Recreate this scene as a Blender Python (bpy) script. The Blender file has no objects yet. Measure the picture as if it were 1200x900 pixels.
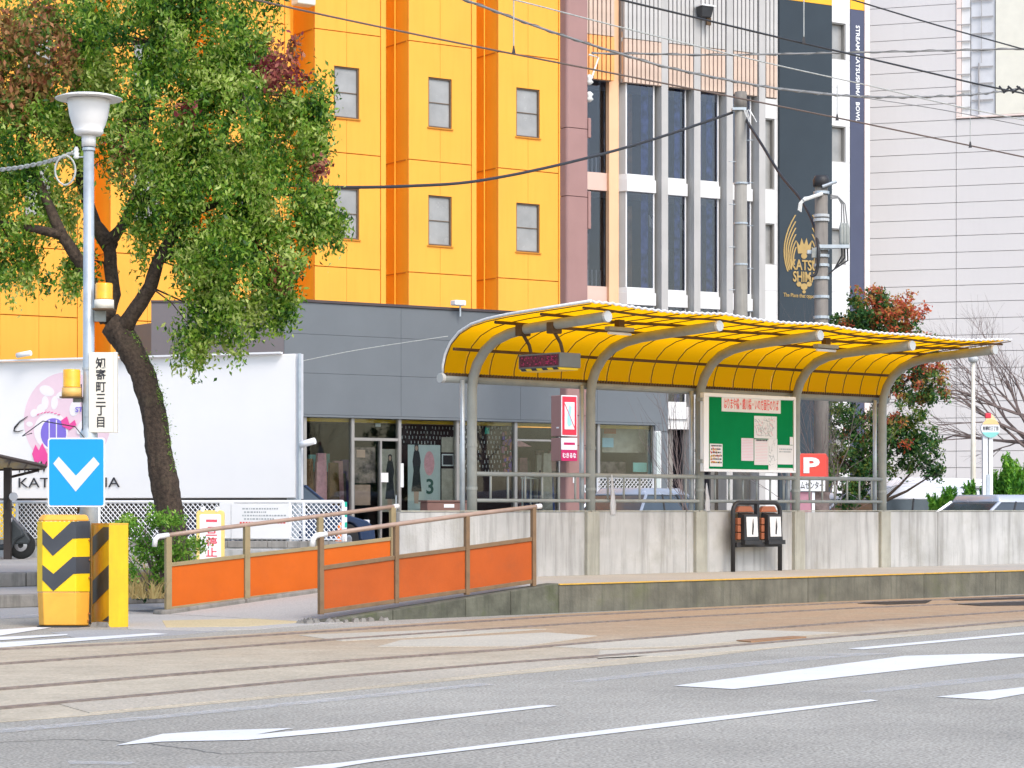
import bpy, bmesh, math, random
import numpy as np
from mathutils import Vector, Matrix, noise
from math import sin, cos, pi, radians, tan, atan, sqrt
random.seed(7)
R = random.Random(11)
NP = np.random.default_rng(5)
C = bpy.context.scene.collection

# ------------------------------------------------------------------ camera, world, sun
sc = bpy.context.scene
FPX = 2800.0; CX = 600.0; HZ = 597.0; EH = 1.2
cam_d = bpy.data.cameras.new('camera'); cam = bpy.data.objects.new('camera', cam_d); C.objects.link(cam)
cam.location = (0, 0, EH); cam.rotation_euler = (pi / 2, 0, 0)
cam_d.sensor_width = 36; cam_d.lens = FPX / 1200 * 36
cam_d.shift_y = (HZ - 450) / 1200
cam_d.clip_start = .5; cam_d.clip_end = 2000
sc.camera = cam
SUN_EL = radians(48); SUN_AZ = radians(150)      # azimuth clockwise from +Y
w = bpy.data.worlds.new('World'); sc.world = w; w.use_nodes = True
nt = w.node_tree; bg = nt.nodes['Background']
sky = nt.nodes.new('ShaderNodeTexSky'); sky.sky_type = 'NISHITA'; sky.sun_disc = False
sky.sun_elevation = SUN_EL; sky.sun_rotation = SUN_AZ; sky.air_density = 1.0; sky.dust_density = 2.0; sky.ozone_density = .8
nt.links.new(sky.outputs[0], bg.inputs[0]); bg.inputs[1].default_value = .15
sd = bpy.data.lights.new('sun', 'SUN'); sun = bpy.data.objects.new('sun', sd); C.objects.link(sun)
sd.energy = .9; sd.angle = radians(25); sd.color = (1, .96, .91)
sdir = Vector((sin(SUN_AZ) * cos(SUN_EL), cos(SUN_AZ) * cos(SUN_EL), sin(SUN_EL)))
sun.rotation_euler = (-sdir).to_track_quat('-Z', 'Y').to_euler()
sc.view_settings.view_transform = 'Standard'; sc.view_settings.look = 'None'; sc.view_settings.gamma = 1
sc.view_settings.exposure = 1.05
sc.cycles.max_bounces = 8; sc.cycles.transparent_max_bounces = 24

# ------------------------------------------------------------------ frames: a street direction and the plane v = const in it
class Frame:
    def __init__(s, th, px=None, z=None):       # th = angle between the view axis and the direction u
        th = radians(th)
        s.t = Vector((sin(th), cos(th))); s.n = Vector((-cos(th), sin(th))); s.rz = pi / 2 - th
        s.O = Vector((0, 0)) if px is None else Vector(((px - CX) / FPX * z, z))
    def hit(s, px, py, v=0.0):
        a = (px - CX) / FPX
        V = v + s.n.dot(s.O)
        z = V / (s.n.x * a + s.n.y)
        return (s.t.x * a * z + s.t.y * z - s.t.dot(s.O), EH + (HZ - py) / FPX * z)
    def u(s, px, v=0.0): return s.hit(px, 500, v)[0]
    def w(s, u, v, h=0.0):
        p = s.O + s.t * u + s.n * v
        return Vector((p.x, p.y, h))
    def loc(s, W):
        d = Vector((W.x, W.y)) - s.O
        return Vector((s.t.dot(d), s.n.dot(d), W.z))
def PX(px, py, z): return Vector(((px - CX) / FPX * z, z, EH + (HZ - py) / FPX * z))
def GR(px, py, h=0.0): return PX(px, py, (EH - h) * FPX / (py - HZ))
WF = Frame(90)                 # u = world x, v = world y
A = Frame(47)                  # the tram line; v = distance from the lens to the line
B = Frame(56, 450, 50)         # shop and yellow tower
Cf = Frame(60, 750, 64)        # glass-bay block and white tower
D = Frame(108, 1018, 72)       # white panel building
E = Frame(112.7, 345, 43)      # billboard and fence

# ------------------------------------------------------------------ materials
def mat(name, col, rough=.6, var=.10, scale=3.0, bump=0.0, bscale=60., metal=0., spec=.4, streak=0., scol=None,
        dirt=0., dcol=(.12, .10, .08), dscale=1.2, alpha=None, island=None):
    m = bpy.data.materials.new(name); m.use_nodes = True
    n = m.node_tree.nodes; l = m.node_tree.links; p = n['Principled BSDF']
    p.inputs['Roughness'].default_value = rough; p.inputs['Metallic'].default_value = metal
    p.inputs['Specular IOR Level'].default_value = spec
    tc = n.new('ShaderNodeTexCoord')
    def nz(sc_, det=4, vec=None, ro=.55):
        t = n.new('ShaderNodeTexNoise'); t.inputs['Scale'].default_value = sc_; t.inputs['Detail'].default_value = det
        t.inputs['Roughness'].default_value = ro
        l.new(vec if vec else tc.outputs['Object'], t.inputs['Vector']); return t.outputs[0]
    def ramp(src, a, b):
        r = n.new('ShaderNodeMapRange'); r.inputs[1].default_value = a; r.inputs[2].default_value = b
        l.new(src, r.inputs[0]); return r.outputs[0]
    def mix(fac, c1, c2, k=1.0):
        x = n.new('ShaderNodeMix'); x.data_type = 'RGBA'
        if k != 1.0:
            q = n.new('ShaderNodeMath'); q.operation = 'MULTIPLY'; q.inputs[1].default_value = k; l.new(fac, q.inputs[0]); fac = q.outputs[0]
        l.new(fac, x.inputs[0])
        for c, i in ((c1, 6), (c2, 7)):
            if isinstance(c, tuple): x.inputs[i].default_value = (*c[:3], 1)
            else: l.new(c, x.inputs[i])
        return x.outputs[2]
    lo = tuple(max(0, c * (1 - var)) for c in col); hi = tuple(min(1, c * (1 + var)) for c in col)
    out = mix(ramp(nz(scale), .3, .7), lo, hi)
    if island:                                     # per-piece tone
        g = n.new('ShaderNodeNewGeometry')
        out = mix(g.outputs['Random Per Island'], out, island)
    if streak:
        mp = n.new('ShaderNodeMapping'); mp.inputs['Scale'].default_value = (5, 5, .35); l.new(tc.outputs['Object'], mp.inputs[0])
        out = mix(ramp(nz(1.6, 6, mp.outputs[0], .65), .47, .75), out, scol or tuple(c * .35 for c in col), streak)
    if dirt:
        out = mix(ramp(nz(dscale, 8, None, .7), .52, .74), out, dcol, dirt)
    l.new(out, p.inputs['Base Color'])
    if bump:
        bn = n.new('ShaderNodeBump'); bn.inputs['Strength'].default_value = bump; bn.inputs['Distance'].default_value = .01
        l.new(nz(bscale, 5), bn.inputs['Height']); l.new(bn.outputs[0], p.inputs['Normal'])
    rr = ramp(nz(scale * 2.3), .2, .8); rm = n.new('ShaderNodeMapRange')
    rm.inputs[3].default_value = max(0, rough - .08); rm.inputs[4].default_value = min(1, rough + .1); l.new(rr, rm.inputs[0]); l.new(rm.outputs[0], p.inputs['Roughness'])
    if alpha is not None: p.inputs['Alpha'].default_value = alpha
    return m

def leafmat(name, cols, trans=.35, rough=.5):
    m = bpy.data.materials.new(name); m.use_nodes = True
    n = m.node_tree.nodes; l = m.node_tree.links; p = n['Principled BSDF']; o = n['Material Output']
    g = n.new('ShaderNodeNewGeometry'); tcn = n.new('ShaderNodeTexCoord'); zn = n.new('ShaderNodeTexNoise'); zn.inputs['Scale'].default_value = 1.9; zn.inputs['Detail'].default_value = 3; l.new(tcn.outputs['Object'], zn.inputs[0])
    ma = n.new('ShaderNodeMath'); ma.operation = 'MULTIPLY_ADD'; ma.inputs[1].default_value = 2.6; ma.inputs[2].default_value = -1.3; l.new(zn.outputs[0], ma.inputs[0])
    mb_ = n.new('ShaderNodeMath'); mb_.operation = 'ADD'; mb_.use_clamp = True; l.new(g.outputs['Random Per Island'], mb_.inputs[0]); l.new(ma.outputs[0], mb_.inputs[1])
    r = n.new('ShaderNodeValToRGB'); r.color_ramp.interpolation = 'LINEAR'
    els = r.color_ramp.elements
    while len(els) < len(cols): els.new(.5)
    for i, c in enumerate(cols): els[i].position = i / (len(cols) - 1); els[i].color = (*c, 1)
    l.new(mb_.outputs[0], r.inputs[0]); l.new(r.outputs[0], p.inputs['Base Color'])
    p.inputs['Roughness'].default_value = rough; p.inputs['Specular IOR Level'].default_value = .35
    t = n.new('ShaderNodeBsdfTranslucent'); l.new(r.outputs[0], t.inputs[0])
    mx = n.new('ShaderNodeMixShader'); mx.inputs[0].default_value = trans
    l.new(p.outputs[0], mx.inputs[1]); l.new(t.outputs[0], mx.inputs[2]); l.new(mx.outputs[0], o.inputs[0])
    return m

def glassmat(name, tint=(.55, .62, .62), gloss=.28, rough=.02):
    m = bpy.data.materials.new(name); m.use_nodes = True
    n = m.node_tree.nodes; l = m.node_tree.links; o = n['Material Output']; n.remove(n['Principled BSDF'])
    tr = n.new('ShaderNodeBsdfTransparent'); tr.inputs[0].default_value = (*tint, 1)
    gl = n.new('ShaderNodeBsdfGlossy'); gl.inputs['Roughness'].default_value = rough; gl.inputs[0].default_value = (.9, .93, .95, 1)
    tc = n.new('ShaderNodeTexCoord'); nz = n.new('ShaderNodeTexNoise'); nz.inputs['Scale'].default_value = .8; l.new(tc.outputs['Object'], nz.inputs[0])
    bn = n.new('ShaderNodeBump'); bn.inputs['Strength'].default_value = .05; bn.inputs['Distance'].default_value = .1; l.new(nz.outputs[0], bn.inputs['Height']); l.new(bn.outputs[0], gl.inputs['Normal'])
    fr = n.new('ShaderNodeFresnel'); fr.inputs[0].default_value = 1.5
    ad = n.new('ShaderNodeMath'); ad.operation = 'ADD'; ad.use_clamp = True; ad.inputs[1].default_value = gloss - .04; l.new(fr.outputs[0], ad.inputs[0])
    mx = n.new('ShaderNodeMixShader'); l.new(ad.outputs[0], mx.inputs[0]); l.new(tr.outputs[0], mx.inputs[1]); l.new(gl.outputs[0], mx.inputs[2]); l.new(mx.outputs[0], o.inputs[0])
    return m

def sheetmat(name, col, trans=.75, dirt=.35):        # translucent roofing plastic
    m = bpy.data.materials.new(name); m.use_nodes = True
    n = m.node_tree.nodes; l = m.node_tree.links; p = n['Principled BSDF']; o = n['Material Output']
    tc = n.new('ShaderNodeTexCoord'); nz = n.new('ShaderNodeTexNoise'); nz.inputs['Scale'].default_value = 1.7; nz.inputs['Detail'].default_value = 6
    l.new(tc.outputs['Object'], nz.inputs[0]); mr = n.new('ShaderNodeMapRange'); mr.inputs[1].default_value = .42; mr.inputs[2].default_value = .8; l.new(nz.outputs[0], mr.inputs[0])
    mx0 = n.new('ShaderNodeMix'); mx0.data_type = 'RGBA'; mx0.inputs[6].default_value = (*col, 1); mx0.inputs[7].default_value = (col[0] * .7, col[1] * .5, col[2] * .5, 1)
    q = n.new('ShaderNodeMath'); q.operation = 'MULTIPLY'; q.inputs[1].default_value = dirt; l.new(mr.outputs[0], q.inputs[0]); l.new(q.outputs[0], mx0.inputs[0])
    l.new(mx0.outputs[2], p.inputs['Base Color']); p.inputs['Roughness'].default_value = .35
    t = n.new('ShaderNodeBsdfTranslucent'); l.new(mx0.outputs[2], t.inputs[0])
    mx = n.new('ShaderNodeMixShader'); mx.inputs[0].default_value = trans
    l.new(p.outputs[0], mx.inputs[1]); l.new(t.outputs[0], mx.inputs[2]); l.new(mx.outputs[0], o.inputs[0])
    return m

def roadmat(name, col, speck=.35, patch=.18, tan_=None):
    m = mat(name, col, rough=.85, var=patch, scale=.35, bump=.25, bscale=140, spec=.25, dirt=.25, dcol=tuple(c * .72 for c in col), dscale=.8)
    n = m.node_tree.nodes; l = m.node_tree.links; p = n['Principled BSDF']
    src = p.inputs['Base Color'].links[0].from_socket
    tc = n.new('ShaderNodeTexCoord'); v = n.new('ShaderNodeTexNoise'); v.inputs['Scale'].default_value = 55; v.inputs['Detail'].default_value = 3; l.new(tc.outputs['Object'], v.inputs[0])
    mr = n.new('ShaderNodeMapRange'); mr.inputs[1].default_value = .3; mr.inputs[2].default_value = .7; mr.inputs[3].default_value = 1 - speck; mr.inputs[4].default_value = 1 + speck; l.new(v.outputs[0], mr.inputs[0])
    vm = n.new('ShaderNodeVectorMath'); vm.operation = 'SCALE'; l.new(src, vm.inputs[0]); l.new(mr.outputs[0], vm.inputs['Scale']); l.new(vm.outputs[0], p.inputs['Base Color'])
    return m

def linemat(name, col, wear, under):             # worn road paint, the asphalt shows through
    m = mat(name, col, rough=.7, var=.06, scale=2)
    n = m.node_tree.nodes; l = m.node_tree.links; p = n['Principled BSDF']
    src = p.inputs['Base Color'].links[0].from_socket
    tc = n.new('ShaderNodeTexCoord'); v = n.new('ShaderNodeTexNoise'); v.inputs['Scale'].default_value = 9; v.inputs['Detail'].default_value = 9; v.inputs['Roughness'].default_value = .75; l.new(tc.outputs['Object'], v.inputs[0])
    mr = n.new('ShaderNodeMapRange'); v.inputs['Scale'].default_value = 14
    lo_, hi_, mi_, ma_ = (.60, .74, .0, .75) if wear < .2 else (.34, .66, .42, .97)
    mr.inputs[1].default_value = lo_; mr.inputs[2].default_value = hi_; mr.inputs[3].default_value = mi_; mr.inputs[4].default_value = ma_; l.new(v.outputs[0], mr.inputs[0])
    tr = n.new('ShaderNodeBsdfTransparent'); mx = n.new('ShaderNodeMixShader'); l.new(mr.outputs[0], mx.inputs[0]); l.new(p.outputs[0], mx.inputs[1]); l.new(tr.outputs[0], mx.inputs[2]); l.new(mx.outputs[0], n['Material Output'].inputs[0])
    return m

ASPH = (.340, .320, .274)
M = dict(
    asphalt=roadmat('asphalt', ASPH, .48, .14),
    far_asphalt=roadmat('far asphalt', (.32, .315, .305), .25, .1),
    bed=roadmat('track bed concrete', (.43, .38, .30), .25, .12),
    slab=roadmat('pale slab', (.48, .435, .35), .18, .08),
    pave=roadmat('pavement concrete', (.36, .34, .31), .2, .1),
    ramp=roadmat('ramp concrete', (.42, .40, .37), .18, .1),
    tactile=roadmat('yellowed paving', (.52, .43, .26), .18, .1),
    paint=linemat('road paint', (.70, .70, .68), .12, ASPH),
    oldpaint=linemat('worn road paint', (.62, .62, .61), .36, ASPH),
    wall=mat('streaked concrete', (.46, .455, .435), .85, .14, 1.4, .5, 30, streak=.75, scol=(.17, .165, .15), dirt=.55, dcol=(.28, .27, .22)),
    pilaster=mat('mossy concrete', (.38, .37, .31), .85, .14, 3, .5, 30, streak=.6, scol=(.12, .125, .10), dirt=.3, dcol=(.2, .2, .14)),
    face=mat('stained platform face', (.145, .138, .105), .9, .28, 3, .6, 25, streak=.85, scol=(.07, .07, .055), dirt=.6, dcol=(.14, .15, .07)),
    deck=roadmat('platform deck', (.42, .39, .34), .2, .1),
    edge=mat('worn yellow edge', (.60, .36, .06), .8, .2, 9, .3, 50, dirt=.75, dcol=(.33, .29, .24), dscale=5),
    kerb=mat('kerb stone', (.24, .225, .20), .9, .2, 4, .5, 30, streak=.8, scol=(.08, .075, .065), dirt=.6),
    rail=mat('rail steel', (.30, .25, .22), .45, .25, 12, metal=.6),
    groove=mat('rail groove', (.20, .15, .12), .8, .3, 10),
    rust=mat('rusty paving', (.30, .17, .09), .9, .2, 3, .4, 60),
    postgrey=mat('painted grey steel', (.30, .315, .29), .5, .14, 6, .15, 40, spec=.4, dirt=.35, dcol=(.16, .14, .10), dscale=6),
    darksteel=mat('grimy brown steel', (.10, .058, .025), .7, .25, 8, .2, 40),
    endcap=mat('pale end cap', (.48, .5, .5), .5, .08),
    galv=mat('galvanised steel', (.45, .50, .53), .38, .10, 9, metal=.35, dirt=.2, dcol=(.3, .32, .33), dscale=8),
    yellow_sheet=sheetmat('yellow roofing sheet', (1.0, .49, .003), .95, .16),
    edge_white=mat('white weathered edge', (.72, .73, .74), .5, .1, 20),
    olive=mat('faded olive steel', (.30, .235, .125), .55, .14, 7, .1, 40, dirt=.25, dcol=(.16, .10, .05), dscale=7),
    brownrail=mat('brown handrail', (.36, .25, .19), .4, .14, 7, spec=.5),
    whitecap=mat('worn white sleeve', (.72, .71, .69), .5, .08, 9, dirt=.2),
    orange=mat('orange panel', (.56, .105, .001), .7, .07, 2.0, .05, 30, dirt=.4, dcol=(.42, .075, .01), dscale=2.6),
    orange_old=mat('dull orange panel', (.44, .082, .008), .7, .10, 2.0, .1, 30, dirt=.55, dcol=(.30, .075, .02), dscale=3.0),
    sig_yellow=mat('signal yellow', (.86, .56, .01), .5, .06, 5, dirt=.2, dcol=(.55, .33, .02), dscale=4),
    sig_orange=mat('faded orange yellow', (.80, .40, .05), .55, .1, 4, dirt=.35, dcol=(.5, .22, .03), dscale=3),
    rustedge=mat('rust spots', (.30, .10, .03), .8, .3, 15),
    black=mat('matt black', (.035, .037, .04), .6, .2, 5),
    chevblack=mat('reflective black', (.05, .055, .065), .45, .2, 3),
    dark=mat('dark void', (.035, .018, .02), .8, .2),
    signblue=mat('sign blue', (.003, .30, .72), .35, .03, 2),
    signwhite=mat('sign white', (.80, .81, .81), .4, .03, 2),
    signgrey=mat('reflective pale grey', (.66, .66, .65), .4, .03, 2),
    ivory=mat('ivory board', (.74, .70, .60), .45, .04, 2, dirt=.12, dcol=(.6, .54, .42)),
    ink=mat('black ink', (.03, .03, .035), .5, .05),
    lampwhite=mat('lamp plastic', (.76, .75, .73), .35, .03, 2),
    amber=mat('amber lens', (.90, .42, .01), .15, .12, 14, spec=.7),
    amber_base=mat('amber lamp base', (.72, .42, .12), .4, .1),
    bark=mat('dark bark', (.060, .042, .030), .95, .55, 26, 1.0, 45, streak=.8, scol=(.018, .012, .009), dirt=.3, dcol=(.10, .085, .05), dscale=5),
    barkgrey=mat('grey bark', (.17, .13, .12), .9, .3, 10, .6, 30),
    moss=mat('moss', (.07, .12, .02), .95, .3, 12, .5, 40),
    ywall=mat('yellow wall panel', (.90, .395, .045), .6, .05, .5, .08, 20, streak=.28, scol=(.80, .30, .02)),
    yside=mat('orange shade tone of yellow wall', (.92, .44, .028), .6, .04, .8, streak=.12, scol=(.6, .24, .01)),  # yellow paint of the side faces, its shaded orange put into the colour
    yjoint=mat('orange brown joint', (.55, .22, .02), .8, .1),
    winpane=mat('frosted pane', (.30, .30, .29), .22, .16, 1.8, spec=.6),
    winframe=mat('brown window frame', (.13, .085, .05), .5, .15),
    fascia=mat('grey fascia', (.145, .163, .175), .6, .05, 1.2, .12, 60, streak=.12, scol=(.16, .165, .18)),
    fascia_side=mat('warm grey fascia', (.15, .135, .14), .6, .05, 1.2),
    coping=mat('dark coping', (.07, .055, .055), .6, .1),
    alu=mat('aluminium mullion', (.36, .345, .32), .4, .08, metal=.4),
    shopglass=glassmat('shop glass', (.88, .92, .92), .02),
    towerglass=glassmat('tower glass', (.78, .80, .87), .03),
    carglass=glassmat('car glass', (.25, .3, .3), .35),
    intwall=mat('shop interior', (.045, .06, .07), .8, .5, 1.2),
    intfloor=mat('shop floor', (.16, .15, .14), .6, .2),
    intyellow=mat('yellow ceiling band', (.75, .46, .03), .6, .1),
    tags=mat('hanging tags', (.62, .62, .60), .5, .2, 20),
    poster=mat('pale poster', (.52, .58, .55), .5, .06),
    poster2=mat('beige poster', (.42, .38, .31), .5, .2, 6),
    photo=mat('dark photo print', (.16, .12, .11), .5, .8, 7),
    skin=mat('printed skin tone', (.50, .33, .25), .6, .1),
    pinkprint=mat('pink print', (.72, .36, .38), .6, .15, 14),
    greenprint=mat('dark green print', (.03, .10, .075), .5, .05),
    mauve=mat('mauve steel', (.34, .195, .175), .5, .06, 1.5, .05, 30, streak=.12, scol=(.28, .14, .14)),
    mauve_dark=mat('dark maroon', (.11, .045, .045), .6, .1),
    red=mat('sign red', (.68, .04, .07), .4, .04),
    crimson=mat('crimson print', (.55, .02, .12), .4, .04),
    skyprint=mat('light blue print', (.35, .65, .78), .5, .05),
    tower_grey=mat('precast fin', (.44, .43, .41), .7, .07, 1.5, .1, 30, streak=.15),
    tower_side=mat('precast fin flank', (.44, .41, .40), .7, .07, 1.5, streak=.15),
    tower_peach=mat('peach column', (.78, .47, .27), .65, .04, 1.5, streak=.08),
    tower_pink=mat('pale pink spandrel', (.66, .46, .38), .65, .04),
    tower_white=mat('white tile wall', (.70, .70, .69), .5, .03, 1.2),
    louvre=mat('grey louvre', (.50, .485, .46), .6, .06),
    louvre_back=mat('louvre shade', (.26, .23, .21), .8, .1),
    louvre_refl_peach=mat('louvre with peach reflection', (.58, .44, .345), .6, .08),  # grey louvre with the yellow tower's reflection in its colour
    louvre_refl_orange=mat('louvre with orange reflection', (.80, .38, .12), .6, .08),  # stronger reflection of the yellow tower, coloured in
    curtain_blue=mat('blue curtain', (.07, .10, .28), .9, .7, 5),
    curtain_brown=mat('brown blind', (.14, .07, .03), .9, .4, 4),
    curtain_violet=mat('violet curtain', (.10, .06, .20), .9, .5, 5),
    slate=mat('slate banner', (.038, .052, .064), .6, .06, .8, spec=.2),
    navy=mat('slate blue strip', (.065, .075, .125), .5, .08, .8),
    gold=mat('gold lettering', (.42, .285, .10), .4, .1, 5),
    blush=mat('blush edge', (.80, .66, .60), .6, .03),
    cladding=mat('pale cladding', (.62, .61, .595), .55, .03, .5, streak=.12, scol=(.53, .50, .49), island=(.63, .60, .59)),
    claddingjoint=mat('cladding joint', (.36, .35, .345), .8, .05),
    cream=mat('cream panel', (.72, .70, .60), .6, .04),
    board=mat('billboard face', (.82, .81, .79), .5, .02, 1),
    boardside=mat('billboard edge', (.60, .61, .63), .5, .06, dirt=.2),
    artpink=mat('art pale pink', (.80, .60, .66), .5, .03), artwhite=mat('art white', (.84, .80, .80), .5, .02),
    artviolet=mat('art violet', (.22, .16, .62), .5, .05), artmag=mat('art magenta', (.80, .08, .32), .5, .04),
    fencewhite=mat('white fence', (.76, .77, .78), .45, .04),
    block=mat('concrete block', (.32, .30, .27), .9, .2, 5, .4, 30, streak=.6),
    casegrey=mat('dark grey casing', (.16, .165, .15), .5, .1),
    kerbdark=mat('dark wall', (.09, .09, .085), .8, .5, 1.5),
    groove_shadow=mat('painted slot shadow', (.03, .022, .016), .7, .3, 8),
    facemoss=mat('mossy dark kerb', (.115, .115, .085), .95, .35, 4, .7, 25, streak=.7, scol=(.04, .045, .03), dirt=.8, dcol=(.08, .10, .03), dscale=2.5),
    postyellow=mat('grimy yellow', (.82, .47, .012), .55, .08, 4, streak=.35, scol=(.45, .25, .02), dirt=.25, dcol=(.4, .22, .03), dscale=5),
    cablepale2=mat('cable wrap', (.16, .16, .155), .6, .2, 20),
    crack=mat('crack', (.16, .155, .14), .95, .2, 20),
    felt=mat('green notice felt', (.004, .20, .062), .9, .06, 3, spec=.05),
    paper=mat('paper', (.72, .71, .69), .7, .03), paperpink=mat('pinkish paper', (.72, .66, .68), .7, .05),
    redink=mat('red ink', (.72, .06, .05), .6, .05), greyink=mat('grey ink', (.38, .40, .40), .7, .1), pinkink=mat('pink ink', (.75, .35, .40), .7, .1),
    ledred=mat('dim led matrix', (.12, .012, .025), .5, .9, 40),
    rackblack=mat('black rack steel', (.03, .03, .032), .5, .2),
    terracotta=mat('terracotta pads', (.34, .11, .05), .6, .12),
    bag=sheetmat('white plastic bag', (.8, .8, .8), .5, .1),
    pole=mat('concrete pole', (.30, .285, .25), .8, .10, 3, .3, 40, streak=.4),
    pole_dark=mat('weathered pole', (.22, .20, .175), .8, .15, 3, .3, 40, streak=.5),
    cream_pole=mat('rust stained cream pole', (.68, .63, .52), .6, .1, 5, dirt=.4, dcol=(.45, .28, .12), dscale=2),
    insul=mat('porcelain', (.72, .72, .68), .3, .05),
    cable=mat('black cable', (.03, .03, .032), .5, .1), cablegrey=mat('grey cable', (.22, .22, .215), .5, .15), cablepale=mat('pale twisted cable', (.42, .43, .40), .5, .2, 25),
    cablebrown=mat('brown cable', (.14, .10, .08), .5, .1),
    carwhite=mat('white car paint', (.78, .79, .82), .2, .02, spec=.6), carsilver=mat('silver car paint', (.52, .55, .60), .22, .03, metal=.4),
    carpale=mat('pale blue car paint', (.38, .42, .48), .22, .03, metal=.3), cardark=mat('dark blue car paint', (.03, .05, .10), .2, .05),
    tyre=mat('tyre rubber', (.02, .02, .02), .9, .1), rim=mat('alloy rim', (.5, .5, .52), .3, .05, metal=.8),
    headl=mat('lamp lens', (.7, .7, .72), .15, .05), taill=mat('tail lamp', (.45, .02, .02), .2, .05),
    scooter=mat('dark scooter plastic', (.05, .058, .062), .35, .15), seat=mat('seat vinyl', (.03, .03, .03), .6, .1),
    shelter=mat('bronze shelter steel', (.045, .033, .028), .5, .1), shelterpanel=mat('smoked roof panel', (.16, .15, .145), .4, .1),
    green=mat('green stripe', (.02, .45, .32), .4, .05), teal=mat('teal print', (.25, .62, .56), .5, .05),
    cone=mat('orange cone', (.85, .2, .03), .5, .05),
    soil=mat('dry soil', (.22, .17, .10), .95, .3, 6, .8, 30),
    planter=mat('brown planter', (.20, .11, .09), .7, .1),
    leaf=leafmat('camphor leaves', [(.028, .095, .012), (.10, .24, .025), (.22, .40, .04), (.38, .54, .07), (.60, .70, .22)], .5, .38),
    leafred=leafmat('reddened leaves', [(.17, .025, .03), (.34, .07, .08), (.46, .17, .10), (.28, .18, .06)], .4),
    leafbrown=leafmat('rust green leaves', [(.42, .14, .08), (.26, .22, .05), (.58, .25, .13), (.12, .24, .04)], .4),
    leafbush=leafmat('bush leaves', [(.07, .20, .02), (.18, .38, .04), (.34, .52, .09)], .4),
    leafdark=leafmat('evergreen leaves', [(.012, .055, .018), (.04, .13, .03), (.08, .20, .04), (.22, .27, .05)], .35),
    leafscarlet=leafmat('scarlet leaves', [(.70, .14, .05), (.48, .08, .07), (.66, .32, .09), (.30, .26, .06)], .45),
    leafconifer=leafmat('conifer spikes', [(.05, .20, .02), (.12, .36, .03), (.25, .50, .05)], .3),
    straw=leafmat('dry grass', [(.30, .22, .08), (.42, .33, .14), (.22, .24, .07)], .3),
)

# ------------------------------------------------------------------ mesh builder
class Th:                                       # a thing: its frame and its origin in that frame
    def __init__(s, ob, fr, o): s.ob = ob; s.fr = fr; s.o = Vector(o)
def setp(o, label=None, cat=None, group=None, kind=None):
    if label: o['label'] = label
    if cat: o['category'] = cat
    if group: o['group'] = group
    if kind: o['kind'] = kind
def thing(name, label, cat, fr, o, group=None):
    e = bpy.data.objects.new(name, None); C.objects.link(e); e.empty_display_size = .3
    e.location = fr.w(*o); e.rotation_euler = (0, 0, fr.rz); setp(e, label, cat, group)
    return Th(e, fr, o)

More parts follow.
